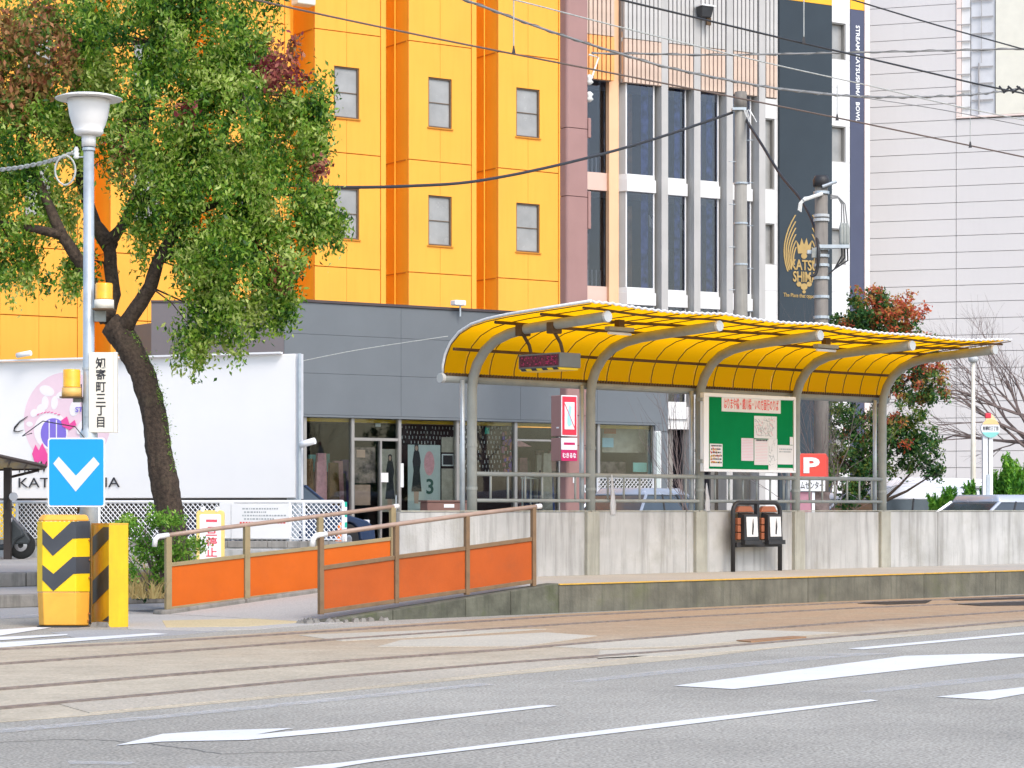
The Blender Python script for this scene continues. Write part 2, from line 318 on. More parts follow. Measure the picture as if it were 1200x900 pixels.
class MB:
    def __init__(s): s.v = []; s.f = []
    def add(s, vs, fs):
        b = len(s.v); s.v += [tuple(p) for p in vs]; s.f += [tuple(i + b for i in f) for f in fs]; return s
    def box(s, x0, x1, y0, y1, z0, z1):
        return s.add([(x0, y0, z0), (x1, y0, z0), (x1, y1, z0), (x0, y1, z0), (x0, y0, z1), (x1, y0, z1), (x1, y1, z1), (x0, y1, z1)],
                     [(0, 3, 2, 1), (4, 5, 6, 7), (0, 1, 5, 4), (1, 2, 6, 5), (2, 3, 7, 6), (3, 0, 4, 7)])
    def prism(s, poly, ax, a0, a1):             # poly in the plane across ax, extruded a0..a1
        n = len(poly)
        def p(q, a): return {'y': (q[0], a, q[1]), 'z': (q[0], q[1], a), 'x': (a, q[0], q[1])}[ax]
        vs = [p(q, a0) for q in poly] + [p(q, a1) for q in poly]
        fs = [tuple(range(n))[::-1], tuple(range(n, 2 * n))] + [(i, (i + 1) % n, (i + 1) % n + n, i + n) for i in range(n)]
        return s.add(vs, fs)
    def hull(s, bot, top):                      # two matching rings of points
        n = len(bot)
        return s.add(list(bot) + list(top), [tuple(range(n))[::-1], tuple(range(n, 2 * n))] + [(i, (i + 1) % n, (i + 1) % n + n, i + n) for i in range(n)])
    def tube(s, pts, r, n=8, cap=True):
        pts = [Vector(p) for p in pts]; m = len(pts)
        rs = r if isinstance(r, (list, tuple)) else [r] * m
        vs = []; up = Vector((0, 0, 1)); side = None
        for i, p in enumerate(pts):
            d = (pts[min(i + 1, m - 1)] - pts[max(i - 1, 0)]).normalized()
            if side is None:
                side = d.cross(up if abs(d.z) < .95 else Vector((1, 0, 0))).normalized()
            else:
                side = (side - d * side.dot(d)).normalized()
            o2 = d.cross(side)
            for k in range(n):
                a = 2 * pi * k / n; vs.append(p + (side * cos(a) + o2 * sin(a)) * rs[i])
        fs = [(i * n + k, i * n + (k + 1) % n, (i + 1) * n + (k + 1) % n, (i + 1) * n + k) for i in range(m - 1) for k in range(n)]
        if cap: fs += [tuple(range(n))[::-1], tuple(range((m - 1) * n, m * n))]
        return s.add(vs, fs)
    def lathe(s, cx, cy, prof, n=20):
        vs = []; fs = []
        for r, z in prof:
            for k in range(n):
                a = 2 * pi * k / n; vs.append((cx + r * cos(a), cy + r * sin(a), z))
        for i in range(len(prof) - 1):
            for k in range(n): fs.append((i * n + k, i * n + (k + 1) % n, (i + 1) * n + (k + 1) % n, (i + 1) * n + k))
        fs += [tuple(range(n))[::-1], tuple(range((len(prof) - 1) * n, len(prof) * n))]
        return s.add(vs, fs)
    def lathey(s, cx, cz, prof, n=20):          # axis along y; prof (r, y)
        vs = []; fs = []
        for r, y in prof:
            for k in range(n):
                a = 2 * pi * k / n; vs.append((cx + r * cos(a), y, cz + r * sin(a)))
        for i in range(len(prof) - 1):
            for k in range(n): fs.append((i * n + k, i * n + (k + 1) % n, (i + 1) * n + (k + 1) % n, (i + 1) * n + k))
        fs += [tuple(range(n))[::-1], tuple(range((len(prof) - 1) * n, len(prof) * n))]
        return s.add(vs, fs)
    def mesh(s, name, m, off=(0, 0, 0), smooth=False, recalc=True):
        me = bpy.data.meshes.new(name); ox, oy, oz = off
        me.from_pydata([(x - ox, y - oy, z - oz) for x, y, z in s.v], [], s.f)
        if recalc:
            bm = bmesh.new(); bm.from_mesh(me); bmesh.ops.recalc_face_normals(bm, faces=bm.faces); bm.to_mesh(me); bm.free()
        me.materials.append(M[m] if isinstance(m, str) else m)
        if smooth:
            me.polygons.foreach_set('use_smooth', [len(p.vertices) <= 4 for p in me.polygons])
        return me
    def build(s, name, m, th, parent=None, bevel=0, smooth=False, label=None, kind=None, recalc=True):
        ob = bpy.data.objects.new(name, s.mesh(name, m, th.o, smooth, recalc)); C.objects.link(ob)
        ob.parent = parent or th.ob
        if bevel:
            b = ob.modifiers.new('bevel', 'BEVEL'); b.width = bevel; b.segments = 2; b.limit_method = 'ANGLE'
        setp(ob, label, None, None, kind); return ob
    def top(s, name, m, fr, o, label=None, cat=None, group=None, kind=None, bevel=0, smooth=False, recalc=True):   # a thing that is one mesh
        ob = bpy.data.objects.new(name, s.mesh(name, m, o, smooth, recalc)); C.objects.link(ob)
        ob.location = fr.w(*o); ob.rotation_euler = (0, 0, fr.rz)
        if bevel:
            b = ob.modifiers.new('bevel', 'BEVEL'); b.width = bevel; b.segments = 2; b.limit_method = 'ANGLE'
        setp(ob, label, cat, group, kind); return ob
def rebuild(me, name, th, loc, parent=None, rot=(0, 0, 0), label=None):           # one more object on a shared mesh
    ob = bpy.data.objects.new(name, me); C.objects.link(ob); ob.parent = parent or th.ob
    ob.location = Vector(loc) - th.o; ob.rotation_euler = rot
    if label: ob['label'] = label
    return ob
def copy_tree(o, parent=None):
    c = o.copy(); C.objects.link(c)
    if parent: c.parent = parent
    for ch in list(o.children): copy_tree(ch, c)
    return c

def text_mesh(s, depth=.004, bold=0.0, spacing=1.0, line=1.0):
    cu = bpy.data.curves.new('lettering', 'FONT'); cu.body = s; cu.extrude = depth; cu.offset = bold; cu.align_x = 'CENTER'; cu.space_line = line; cu.space_character = spacing
    cu.resolution_u = 3
    o = bpy.data.objects.new('lettering', cu); C.objects.link(o)
    dg = bpy.context.evaluated_depsgraph_get(); me = bpy.data.meshes.new_from_object(o.evaluated_get(dg))
    bpy.data.objects.remove(o); bpy.data.curves.remove(cu); return me
def lettering(name, s, m, th, rect, v, depth=.004, bold=0.0, parent=None, vertical=False, rot=0, line=1.0):
    """rect = (u0, u1, h0, h1) in the thing's frame, on plane v facing -v"""
    if vertical: s = '\n'.join(s)
    me = text_mesh(s, 1, bold, 1.0, line)
    co = np.empty(len(me.vertices) * 3); me.vertices.foreach_get('co', co); co = co.reshape(-1, 3)
    if rot: co = np.stack([co[:, 1], -co[:, 0], co[:, 2]], 1)
    mn = co.min(0); mx = co.max(0)
    u0, u1, h0, h1 = rect
    x = u0 + (co[:, 0] - mn[0]) / (mx[0] - mn[0]) * (u1 - u0)
    z = h0 + (co[:, 1] - mn[1]) / (mx[1] - mn[1]) * (h1 - h0)
    y = v - depth * (co[:, 2] - mn[2]) / max(1e-6, (mx[2] - mn[2]))
    me.vertices.foreach_set('co', (np.stack([x, y, z], 1) - np.array(th.o)).ravel()); me.update()
    me.materials.clear(); me.materials.append(M[m])
    ob = bpy.data.objects.new(name, me); C.objects.link(ob); ob.parent = parent or th.ob
    return ob

# ------------------------------------------------------------------ GROUND
MB().box(-250, 350, -40, 500, -.30, -.03).top('ground', 'far_asphalt', WF, (0, 0, 0), kind='structure')
MB().box(-60, 160, 0, 25.4, -.2, 0).top('road', 'asphalt', A, (0, 0, 0), kind='structure')
# far lane strip, paler
MB().box(-60, 160, 22.95, 25.38, .001, .004).top('side_lane', 'far_asphalt', A, (0, 0, 0), kind='structure')

def gsheet(name, m, poly, h, th=None, thick=.0, kind='structure', **k):
    ps = [GR(x, y, h) for x, y in poly]
    mb = MB(); n = len(ps)
    mb.prism([(p.x, p.y) for p in ps], 'z', h - .003, h)
    return mb
R0 = [(-150, 770), (0, 758), (160, 751), (400, 736), (655, 719.5), (800, 712.5), (1000, 703.5), (1200, 697), (1400, 690)]
NEAR = [(-150, 858), (0, 846), (103, 838), (400, 810), (600, 790), (800, 772), (930, 757), (1093, 743), (1200, 733), (1400, 720)]
bed = gsheet('track_bed', 'bed', R0 + NEAR[::-1], .004)
bm_bed = mat('rust stained track bed', (.46, .40, .30), .85, .10, 1.2, .3, 120, spec=.25)
_n = bm_bed.node_tree.nodes; _l = bm_bed.node_tree.links; _p = _n['Principled BSDF']
def add_rust(m, nx, ny, v0, v1, tx, ty, u0, u1, col):
    n = m.node_tree.nodes; l = m.node_tree.links; p = n['Principled BSDF']; src = p.inputs['Base Color'].links[0].from_socket
    tc = n.new('ShaderNodeTexCoord')
    def dot(a, b, lo, hi):
        d = n.new('ShaderNodeVectorMath'); d.operation = 'DOT_PRODUCT'; d.inputs[1].default_value = (a, b, 0); l.new(tc.outputs['Object'], d.inputs[0])
        r = n.new('ShaderNodeMapRange'); r.inputs[1].default_value = lo; r.inputs[2].default_value = hi; l.new(d.outputs['Value'], r.inputs[0]); return r.outputs[0]
    def mul(a, b):
        q = n.new('ShaderNodeMath'); q.operation = 'MULTIPLY'; l.new(a, q.inputs[0])
        if isinstance(b, float): q.inputs[1].default_value = b
        else: l.new(b, q.inputs[1])
        return q.outputs[0]
    z = n.new('ShaderNodeTexNoise'); z.inputs['Scale'].default_value = 1.4; z.inputs['Detail'].default_value = 8; z.inputs['Roughness'].default_value = .65; l.new(tc.outputs['Object'], z.inputs[0])
    zr = n.new('ShaderNodeMapRange'); zr.inputs[1].default_value = .3; zr.inputs[2].default_value = .6; zr.inputs[3].default_value = .35; l.new(z.outputs[0], zr.inputs[0])
    f = mul(mul(dot(nx, ny, v0, v1), dot(tx, ty, u0, u1)), zr.outputs[0])
    mx = n.new('ShaderNodeMix'); mx.data_type = 'RGBA'; l.new(f, mx.inputs[0]); l.new(src, mx.inputs[6]); mx.inputs[7].default_value = (*col, 1); l.new(mx.outputs[2], p.inputs['Base Color'])
add_rust(bm_bed, A.n.x, A.n.y, 14.6, 16.2, A.t.x, A.t.y, 12.5, 19.0, (.36, .15, .045))
add_rust(bm_bed, A.n.x, A.n.y, 13.0, 16.5, A.t.x, A.t.y, 8.0, 16.0, (.38, .28, .18))
def speckle(m, sc_, k):
    n = m.node_tree.nodes; l = m.node_tree.links; p = n['Principled BSDF']; src = p.inputs['Base Color'].links[0].from_socket
    tc = n.new('ShaderNodeTexCoord'); v = n.new('ShaderNodeTexNoise'); v.inputs['Scale'].default_value = sc_; v.inputs['Detail'].default_value = 4; v.inputs['Roughness'].default_value = .7; l.new(tc.outputs['Object'], v.inputs[0])
    mr = n.new('ShaderNodeMapRange'); mr.inputs[1].default_value = .3; mr.inputs[2].default_value = .7; mr.inputs[3].default_value = 1 - k; mr.inputs[4].default_value = 1 + k; l.new(v.outputs[0], mr.inputs[0])
    vm = n.new('ShaderNodeVectorMath'); vm.operation = 'SCALE'; l.new(src, vm.inputs[0]); l.new(mr.outputs[0], vm.inputs['Scale']); l.new(vm.outputs[0], p.inputs['Base Color'])
speckle(bm_bed, 30, .22); speckle(bm_bed, 4, .10); speckle(M['asphalt'], 2.2, .07); speckle(M['asphalt'], 13, .10)
bedob = bed.top('track_bed', bm_bed, WF, (0, 0, 0), kind='structure')
# pale repair slabs let into the bed
for i, poly in enumerate([[(443, 757.5), (470, 750), (640, 741), (700, 745), (613, 757)],
                          [(350, 744), (520, 737.5), (640, 737), (540, 744), (400, 751)],
                          [(640, 757.5), (800, 745.5), (880, 738), (985, 741), (930, 745.5), (800, 757), (700, 760)],
                          [(703, 762), (800, 760), (1000, 745.5), (1093, 742.5), (880, 761), (790, 768), (700, 772)],
                          [(60, 822), (395, 793.5), (600, 776), (760, 768), (690, 777), (400, 808), (105, 835)]]):
    mb = MB(); ps = [GR(x, y, .008) for x, y in poly]; mb.prism([(p.x, p.y) for p in ps], 'z', .002, .008)
    o = mb.build('concrete_slab', 'slab' if i < 4 else 'bed', Th(bedob, WF, (0, 0, 0)))
MB_ = MB
for poly in ([(1005, 706.5), (1040, 704.3), (1092, 703), (1085, 706.5), (1040, 708)], [(1108, 701.5), (1200, 698), (1330, 693), (1330, 696), (1200, 701.5), (1120, 703.5)], [(1118, 707.5), (1200, 703.6), (1330, 698.5), (1330, 703), (1200, 709), (1150, 709.5)]):
    ps = [GR(x, y, .012) for x, y in poly]; mb = MB(); mb.prism([(p.x, p.y) for p in ps], 'z', -.01, .0112); mb.build('rail_slot_shadow', 'groove_shadow', Th(bedob, WF, (0, 0, 0)))  # black shadow in the track gaps, laid in as flat dark sheets
def strip_along(pts, wd, h0, h1):
    ps = [GR(x, y, h1) for x, y in pts]; mb = MB(); L = []; Rr = []
    for i, p in enumerate(ps):
        d = ps[min(i + 1, len(ps) - 1)] - ps[max(i - 1, 0)]; d.z = 0; d.normalize(); nn = Vector((-d.y, d.x, 0))
        L.append(p + nn * wd / 2); Rr.append(p - nn * wd / 2)
    n = len(ps)
    for i in range(n - 1):
        q = [L[i], L[i + 1], Rr[i + 1], Rr[i]]
        mb.prism([(a.x, a.y) for a in q], 'z', h0, h1)
    return mb
rails = [('rail furthest from the road, beside the platform face', [(-150, 772), (0, 760), (160, 753), (400, 738), (655, 721.5), (800, 714.5), (1000, 705.5), (1200, 699), (1400, 692)]),
         ('second rail out from the platform, in rusty paving', [(-150, 790), (0, 777), (200, 763), (400, 748), (550, 738), (655, 731), (800, 722.5), (1000, 712), (1200, 704), (1400, 696)]),
         ('second rail in from the road, along pale slabs', [(-150, 820), (0, 806.5), (200, 790), (400, 774), (613, 759), (800, 743.5), (1000, 728), (1200, 715), (1400, 704)]),
         ('rail nearest the asphalt road and its white lines', [(-150, 844), (0, 828.5), (200, 811), (400, 792), (600, 775.5), (800, 761), (1000, 744), (1200, 726.5), (1400, 713)])]
for lab, pts in rails:
    t = thing('tram_rail', lab, 'tram rail', WF, (GR(*pts[3]).x, GR(*pts[3]).y, 0), 'tram rails set in the paving')
    strip_along(pts, .10, -.01, .0100).build('groove', 'groove', t)
    strip_along([(x, y) for x, y in pts], .045, -.01, .018).build('rail_head', 'rail', t)
# cover plates on the tracks near the right edge
for lab, poly in (('small rusty cover plate beside the pale slabs', [(863, 749.5), (930, 744.5), (945, 745.5), (880, 751)]),):
    ps = [GR(x, y, .02) for x, y in poly]; MB().prism([(p.x, p.y) for p in ps], 'z', -.01, .016).top('cover_plate', 'rust', WF, (ps[0].x, ps[0].y, 0), lab, 'cover plate')

# road paint
marks = [('paint', [(330, 901), (400, 893.5), (800, 844), (1020, 819.5), (1029, 821), (800, 849.5), (440, 892), (385, 901)], 'long unbroken white line nearest the camera'),
         ('paint', [(135, 873.5), (190, 860), (250, 856), (345, 853), (300, 860.5), (400, 851.5), (636, 826), (654, 827), (400, 857), (290, 867), (190, 869)], 'white line with a forked arrow head at its left end'),
         ('oldpaint', [(-40, 858), (200, 837), (400, 817), (560, 801), (583, 802), (400, 821), (200, 841), (-40, 863)], 'faded thin line beside the track bed at left'),
         ('oldpaint', [(660, 799), (800, 783), (950, 769), (1010, 768), (800, 788), (690, 799)], 'faint scrubbed line in the middle of the road'),
         ('paint', [(790, 803.5), (1060, 768.5), (1150, 766), (1200, 766), (1300, 760), (1300, 762), (1200, 769.5), (860, 807.5)], 'broad white bar at the right of the road'),
         ('paint', [(993, 760), (1080, 752), (1200, 741), (1300, 732), (1300, 734), (1200, 743.5), (1012, 761)], 'thin white line next to the track bed at right'),
         ('oldpaint', [(960, 766.5), (1010, 765), (1050, 766), (1000, 769)], 'worn scrap of paint above the broad white bar'),
         ('oldpaint', [(1005, 811), (1100, 798), (1200, 789), (1200, 794), (1100, 804), (1020, 812)], 'pale worn streak below the broad white bar'),
         ('paint', [(1097, 816.5), (1200, 805), (1300, 794), (1300, 800), (1200, 813), (1160, 820)], 'white bar cut off by the right picture edge'),
         ('oldpaint', [(77, 891), (160, 893), (150, 896), (82, 895)], 'short worn dash at the bottom left'),
         ('oldpaint', [(220, 897), (330, 900), (330, 905), (215, 905)], 'worn dash cut off by the bottom edge'),
         ('paint', [(-60, 742), (0, 738), (40, 735), (60, 735.5), (0, 745), (-60, 750)], 'uppermost white bar of the hatching at left'),
         ('paint', [(-60, 751), (0, 746.5), (80, 743), (78, 744.5), (0, 750.5), (-60, 756)], 'thin middle bar of the hatching at left'),
         ('paint', [(-60, 759), (0, 753), (180, 742), (197, 743), (0, 759), (-60, 765)], 'longest white bar of the hatching at left'),
         ('oldpaint', [(-60, 727), (45, 719.5), (45, 722), (-60, 730)], 'pale line on the side lane left of the striped barrier'),
         ('oldpaint', [(150, 716), (190, 713), (188, 716), (150, 719)], 'pale line on the side lane right of the barrier')]
for m, poly, lab in marks:
    ps = [GR(x, y, .004) for x, y in poly]; MB().add([(p.x, p.y, .004 + (.0015 if poly[0][0] < -30 else 0)) for p in ps], [tuple(range(len(ps)))]).top('road_marking', m, WF, (ps[0].x, ps[0].y, 0), kind='structure')
ps = [GR(x, y, .0075) for x, y in [(150, 716), (200, 720), (378, 717), (402, 729), (300, 737), (230, 739), (150, 737)]]
MB().prism([(p.x, p.y) for p in ps], 'z', -.01, .0075).top('ramp_apron', 'ramp', WF, (0, 0, 0), kind='structure')
ps = [GR(x, y, .0105) for x, y in [(190, 727), (330, 724), (370, 728), (290, 734), (195, 735)]]
MB().prism([(p.x, p.y) for p in ps], 'z', -.01, .0105).top('tactile_paving', 'tactile', WF, (0, 0, 0), kind='structure')
ps = [GR(x, y, .003) for x, y in [(150, 738), (200, 737), (267, 739.5), (230, 742), (160, 748), (100, 750), (60, 741), (100, 738)]]
MB().prism([(p.x, p.y) for p in ps], 'z', -.01, .0030).top('patched_asphalt', 'far_asphalt', WF, (0, 0, 0), kind='structure')

for pts in ([(-40, 871), (90, 866), (180, 871), (260, 884), (420, 878)],):
    fine = []
    for a, b in zip(pts, pts[1:]):
        for k in range(8): fine.append((a[0] + (b[0] - a[0]) * k / 8, a[1] + (b[1] - a[1]) * k / 8 + R.uniform(-.9, .9)))
    strip_along(fine, .012, -.01, .0022).top('road_crack', 'crack', WF, (0, 0, 0), kind='structure')
# far pavement, kerb, terrace
MB().box(-60, 160, 25.62, 140, -.1, .16).top('pavement', 'pave', A, (0, 0, 0), kind='structure')
kt = thing('kerb', None, None, A, (10, 25.5, 0)); kt.ob['kind'] = 'structure'
k0 = 4.0
while k0 < 34:
    MB().box(k0 + .008, k0 + .992, 25.40, 25.61, 0, .168 + R.uniform(-.006, .006)).build('kerbstone', 'kerb', kt, bevel=.015); k0 += 1.0
MB().box(-60, k0 - 30, 25.4, 25.61, 0, .166).build('kerb_run', 'kerb', kt)
MB().box(34, 160, 25.4, 25.61, 0, .166).build('kerb_run', 'kerb', kt)
MB().box(-40, 24, 28.3, 60, .1, .345).top('raised_terrace', 'pave', A, (0, 0, 0), kind='structure')
st = thing('step_edge', None, None, A, (10, 28.2, .16)); st.ob['kind'] = 'structure'
k0 = 10.
while k0 < 24:
    MB().box(k0 + .006, k0 + 1.19, 28.05, 28.30, .16, .352).build('stone', 'kerb', st, bevel=.015); k0 += 1.2

# ------------------------------------------------------------------ PLATFORM
VF, VW, HP = 19.85, 22.5, .327
uR = lambda px: A.u(px, VF)
pl = thing('tram_platform', 'low concrete tram platform with a stained face and worn yellow edge', 'platform', A, (uR(655), VF, 0))
U0 = uR(655); U1 = 48.0; UF = uR(380)
MB().box(U0, U1, VF + .22, 22.95, .0, HP).build('deck', 'deck', pl)
js = [U0] + [A.u(x, VF) for x in (947,)] + [A.u(x, VF) for x in (1083, 1167)] + [34.5, 37.5, 41, 44.5, U1]
for a, b in zip(js, js[1:]):
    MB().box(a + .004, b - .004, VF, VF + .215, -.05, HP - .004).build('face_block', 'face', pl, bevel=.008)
    MB().box(a + .004, b - .004, VF - .012, VF + .16, HP - .003, HP + .008).build('edge_strip', 'edge', pl, bevel=.004)
# ramp
rp = thing('access_ramp', 'sloping concrete ramp up to the platform between the orange railings', 'ramp', A, (UF, VF, 0))
MB().prism([(UF - .1, -.03), (UF - .1, .012), (U0 - .006, HP), (U0 - .006, -.03)], 'y', VF + .2, 22.55).build('ramp_surface', 'ramp', rp)
us = [UF, uR(460), uR(545), uR(598), U0 - .006]
for a, b in zip(us, us[1:]):
    f = lambda u: .02 + (HP - .0) * (u - UF) / (U0 - UF)
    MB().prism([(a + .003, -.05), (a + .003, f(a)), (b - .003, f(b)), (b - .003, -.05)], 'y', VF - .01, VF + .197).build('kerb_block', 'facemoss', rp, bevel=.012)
ub = [A.u(190, 22.5), A.u(290, 22.5), A.u(375, 22.5), A.u(470, 22.5)]
f2 = lambda u: .05 + (HP) * max(0, (u - ub[0])) / (U0 - ub[0])
for a, b in zip(ub, ub[1:]):
    MB().prism([(a + .003, -.05), (a + .003, f2(a)), (b - .003, f2(b)), (b - .003, -.05)], 'y', 22.52, 22.70).build('kerb_block', 'kerb', rp, bevel=.02)
# broken mortar at the ramp foot
mb = MB()
for i in range(26):
    u = R.uniform(UF - .35, UF + .9); v = VF + R.uniform(-.12, .12); s_ = R.uniform(.03, .08)
    mb.hull([(u + s_ * cos(a) * R.uniform(.7, 1.2), v + s_ * sin(a), 0) for a in (0, 1.3, 2.6, 3.8, 5)], [(u + s_ * .6 * cos(a), v + s_ * .6 * sin(a), s_ * R.uniform(.4, .9)) for a in (0, 1.3, 2.6, 3.8, 5)])
mb.build('mortar_rubble', 'kerb', rp, kind='stuff')

# wall along the back of the platform
wt = thing('platform_wall', 'streaky pale concrete wall along the back of the tram platform', 'wall', A, (A.u(690, VW), VW, HP))
HW = 1.165
joints = [A.u(x, VW) for x in (470, 628, 694, 806, 821, 936, 1037, 1101)] + [32.7, 36, 39.5, 43, 46.5]
pil = [A.u(x, VW) for x in (694, 821, 936, 1037)]
for a, b in zip(joints, joints[1:]):
    if b - a < .35: b0 = b
    MB().box(a + .005, b - .005, VW + .03, VW + .21, HP - .02, HW + R.uniform(-.006, .006)).build('wall_panel', 'wall', wt, bevel=.008)
for p in pil:
    MB().box(p - .115, p + .115, VW - .03, VW + .24, HP - .02, HW + .004).build('pilaster', 'pilaster', wt, bevel=.01)
for a, b in zip(joints, joints[1:]):
    MB().box(a + .01, b - .01, VW + .02, VW + .22, HW + .006, HW + .022).build('coping', 'pilaster', wt)

# ------------------------------------------------------------------ SHELTER with the yellow roof
sh = thing('platform_shelter', 'grey steel shelter with curved translucent yellow roof over the platform', 'shelter', A, (A.u(690, VW + .1), VW + .1, HP))
VP = VW + .12
PU = [A.u(x, VP) for x in (553, 692, 820, 932.5, 1034)]
AE = [A_end for A_end in (711, 842, 960, 1068, 1165)]
def hitu(px, py, u):                            # pixel on the plane u = const: (v, h)
    a = (px - CX) / FPX; k = (A.t.x - a * A.t.y) * u; v = k / (a * A.n.y - A.n.x); z = A.t.y * u + A.n.y * v
    return v, EH + (HZ - py) / FPX * z
VE = [hitu(x, y, u)[0] for x, y, u in zip(AE, (371, 382, 393, 405, 410), PU)]
HE = [hitu(x, y, u)[1] for x, y, u in zip(AE, (371, 382, 393, 405, 410), PU)]
print('arm ends', VE, HE)
def along(u, L):
    for i in range(4):
        if u <= PU[i + 1] or i == 3: f = (u - PU[i]) / (PU[i + 1] - PU[i]); return L[i] + (L[i + 1] - L[i]) * f
def warp(u, v, h):                              # arms reach a little further at the left end
    k = (VP - along(u, VE)) / (VP - 20.45); f = max(0, (VP - v) / 2.2)
    return VP - (VP - v) * k, h + (along(u, HE) - 3.505) * f
prof = [(VP, 2.72), (VP - .02, 2.88), (VP - .09, 3.05), (VP - .22, 3.21), (VP - .40, 3.33), (VP - .62, 3.40), (VP - .9, 3.44), (VP - 1.3, 3.465), (20.45, 3.505)]
for i, u in enumerate(PU):
    MB().tube([(u, VP, HW - .25)] + [(u, VP, 1.9)] + [(u, *warp(u, v, h)) for v, h in prof], .065, 14).build('post', 'postgrey', sh, smooth=True)
    MB().tube([(u, VE[i] + .01, HE[i]), (u, VE[i] - .025, HE[i] + .001)], [.072, .068], 14).build('arm_cap', 'endcap', sh)
    MB().tube([(u - .115, VP + .05, HW - .2), (u - .115, VP + .05, 2.85)], .033, 8).build('drainpipe', 'galv', sh, smooth=True)
    for h in (2.0, 1.45): MB().lathe(u, VP, [(.072, h), (.072, h + .04)], 14).build('collar', 'postgrey', sh)
UL, UE = PU[0] - .36, PU[-1] + .33
MB().tube([(UL - .02, VP + .13, 2.865), (UE - .05, VP + .13, 2.865)], .055, 12).build('eaves_beam', 'postgrey', sh, smooth=True)
MB().tube([(UL - .07, VP + .13, 2.865), (UL - .015, VP + .13, 2.865)], .062, 12).build('beam_cap', 'endcap', sh)
# roof sheet profile (v, h) outside the arms
sp = [(VP + .135, 2.90), (VP + .13, 3.02), (VP + .09, 3.16), (VP + .0, 3.30), (VP - .15, 3.425), (VP - .35, 3.505), (VP - .6, 3.55), (VP - .95, 3.58), (VP - 1.4, 3.60), (20.38, 3.635)]
def sheet_h(u, v, h):                          # the sheet sags a little between the arms
    fr_ = max(0, min(1, (VP - v) / 2.2))
    ph = 0
    for a, b in zip(PU, PU[1:]):
        if a <= u <= b: ph = sin((u - a) / (b - a) * pi)
    return h - .035 * fr_ * ph + .02 * fr_
seams = []
for a, b in zip(PU, PU[1:]):
    seams += [a + (b - a) * k / 5 for k in range(5)]
seams = [UL] + seams + [PU[-1], UE]
for a, b in zip(seams, seams[1:]):
    if b - a < .05: continue
    mb = MB(); nu = 12; vs = []; n = len(sp)
    for k in range(nu + 1):
        u = a + .0005 + (b - a - .001) * k / nu
        cor = .0028 * cos(k * pi)
        for v, h in sp: v2, h2 = warp(u, v, sheet_h(u, v, h)); vs.append((u, v2 + cor * (.9 if h < 3.3 else 0), h2 + cor * (.25 if h < 3.3 else 1)))
    top_ = [(x, y + .0 * 0 + (.004 if z < 3.3 else 0), z + (.0 if z < 3.2 else .004)) for x, y, z in vs]
    fs = [(k * n + j, k * n + j + 1, (k + 1) * n + j + 1, (k + 1) * n + j) for k in range(nu) for j in range(n - 1)]
    mb.add(vs, fs); mb.build('roof_panel', 'yellow_sheet', sh, smooth=True, recalc=False)
for s_ in seams:
    pts = [(s_, v2 - .018 if h < 3.3 else v2, h2 - .022) for v, h in sp for v2, h2 in [warp(s_, v, sheet_h(s_, v, h))]]
    MB().tube(pts, .0065, 6).build('rib', 'darksteel', sh)
for j, (v, h, r_) in enumerate([(VP - .03, 3.24, .022), (VP - .72, 3.525, .022), (VP - 1.45, 3.565, .02), (20.52, 3.59, .016)]):
    MB().tube([(u, *warp(u, v, sheet_h(u, v, h) - .012)) for u in [UL + .02 + (UE - UL - .05) * k / 28 for k in range(29)]], r_, 6).build('purlin', 'darksteel', sh)
MB().box(UL, UE - .05, VP + .085, VP + .12, 2.885, 2.93).build('gutter_angle', 'darksteel', sh)
mb = MB(); k = UL
while k < UE - .1:
    mb.box(k, k + .022, VP + .07, VP + .085, 2.90, 2.935); k += .053
mb.build('sheet_clips', 'darksteel', sh, kind='stuff')
MB().tube([(UL + .0, *warp(UL, v, sheet_h(UL, v, h) + .012)) for v, h in sp], .020, 8).build('end_trim', 'edge_white', sh, smooth=True)
mb = MB(); n_ = 150
mb.tube([(u, *warp(u, 20.365, sheet_h(u, 20.38, 3.635) + .008 * cos(k * pi))) for k in range(n_ + 1) for u in [UL + (UE - UL) * k / n_]], .015, 6)
mb.build('front_trim', 'edge_white', sh)
mb = MB()
mb.tube([(UE, *warp(UE, v, sheet_h(UE, v, h) + .006)) for v, h in sp], .010, 6).build('end_trim', 'edge_white', sh)
# two strip lights under the roof
for k, (px, vv) in enumerate(((726, 20.9), (968, 20.95))):
    u = A.u(px, vv); hh = A.hit(px, 388 if k == 0 else 408, vv)[1]
    lt = thing('strip_light', ['short fluorescent strip light under the roof near the display sign', 'fluorescent strip light under the roof above the notice board end'][k], 'strip light', A, (u, vv, hh), 'strip lights under the yellow roof')
    MB().box(u - .22, u + .22, vv - .05, vv + .05, hh, hh + .05).build('housing', 'postgrey', lt, bevel=.01)
    MB().tube([(u - .2, vv, hh - .03), (u + .2, vv, hh - .03)], .018, 8).build('tube', 'signwhite', lt, smooth=True)
    MB().box(u - .05, u + .05, vv - .04, vv + .04, hh + .05, hh + .14).build('bracket', 'darksteel', lt)

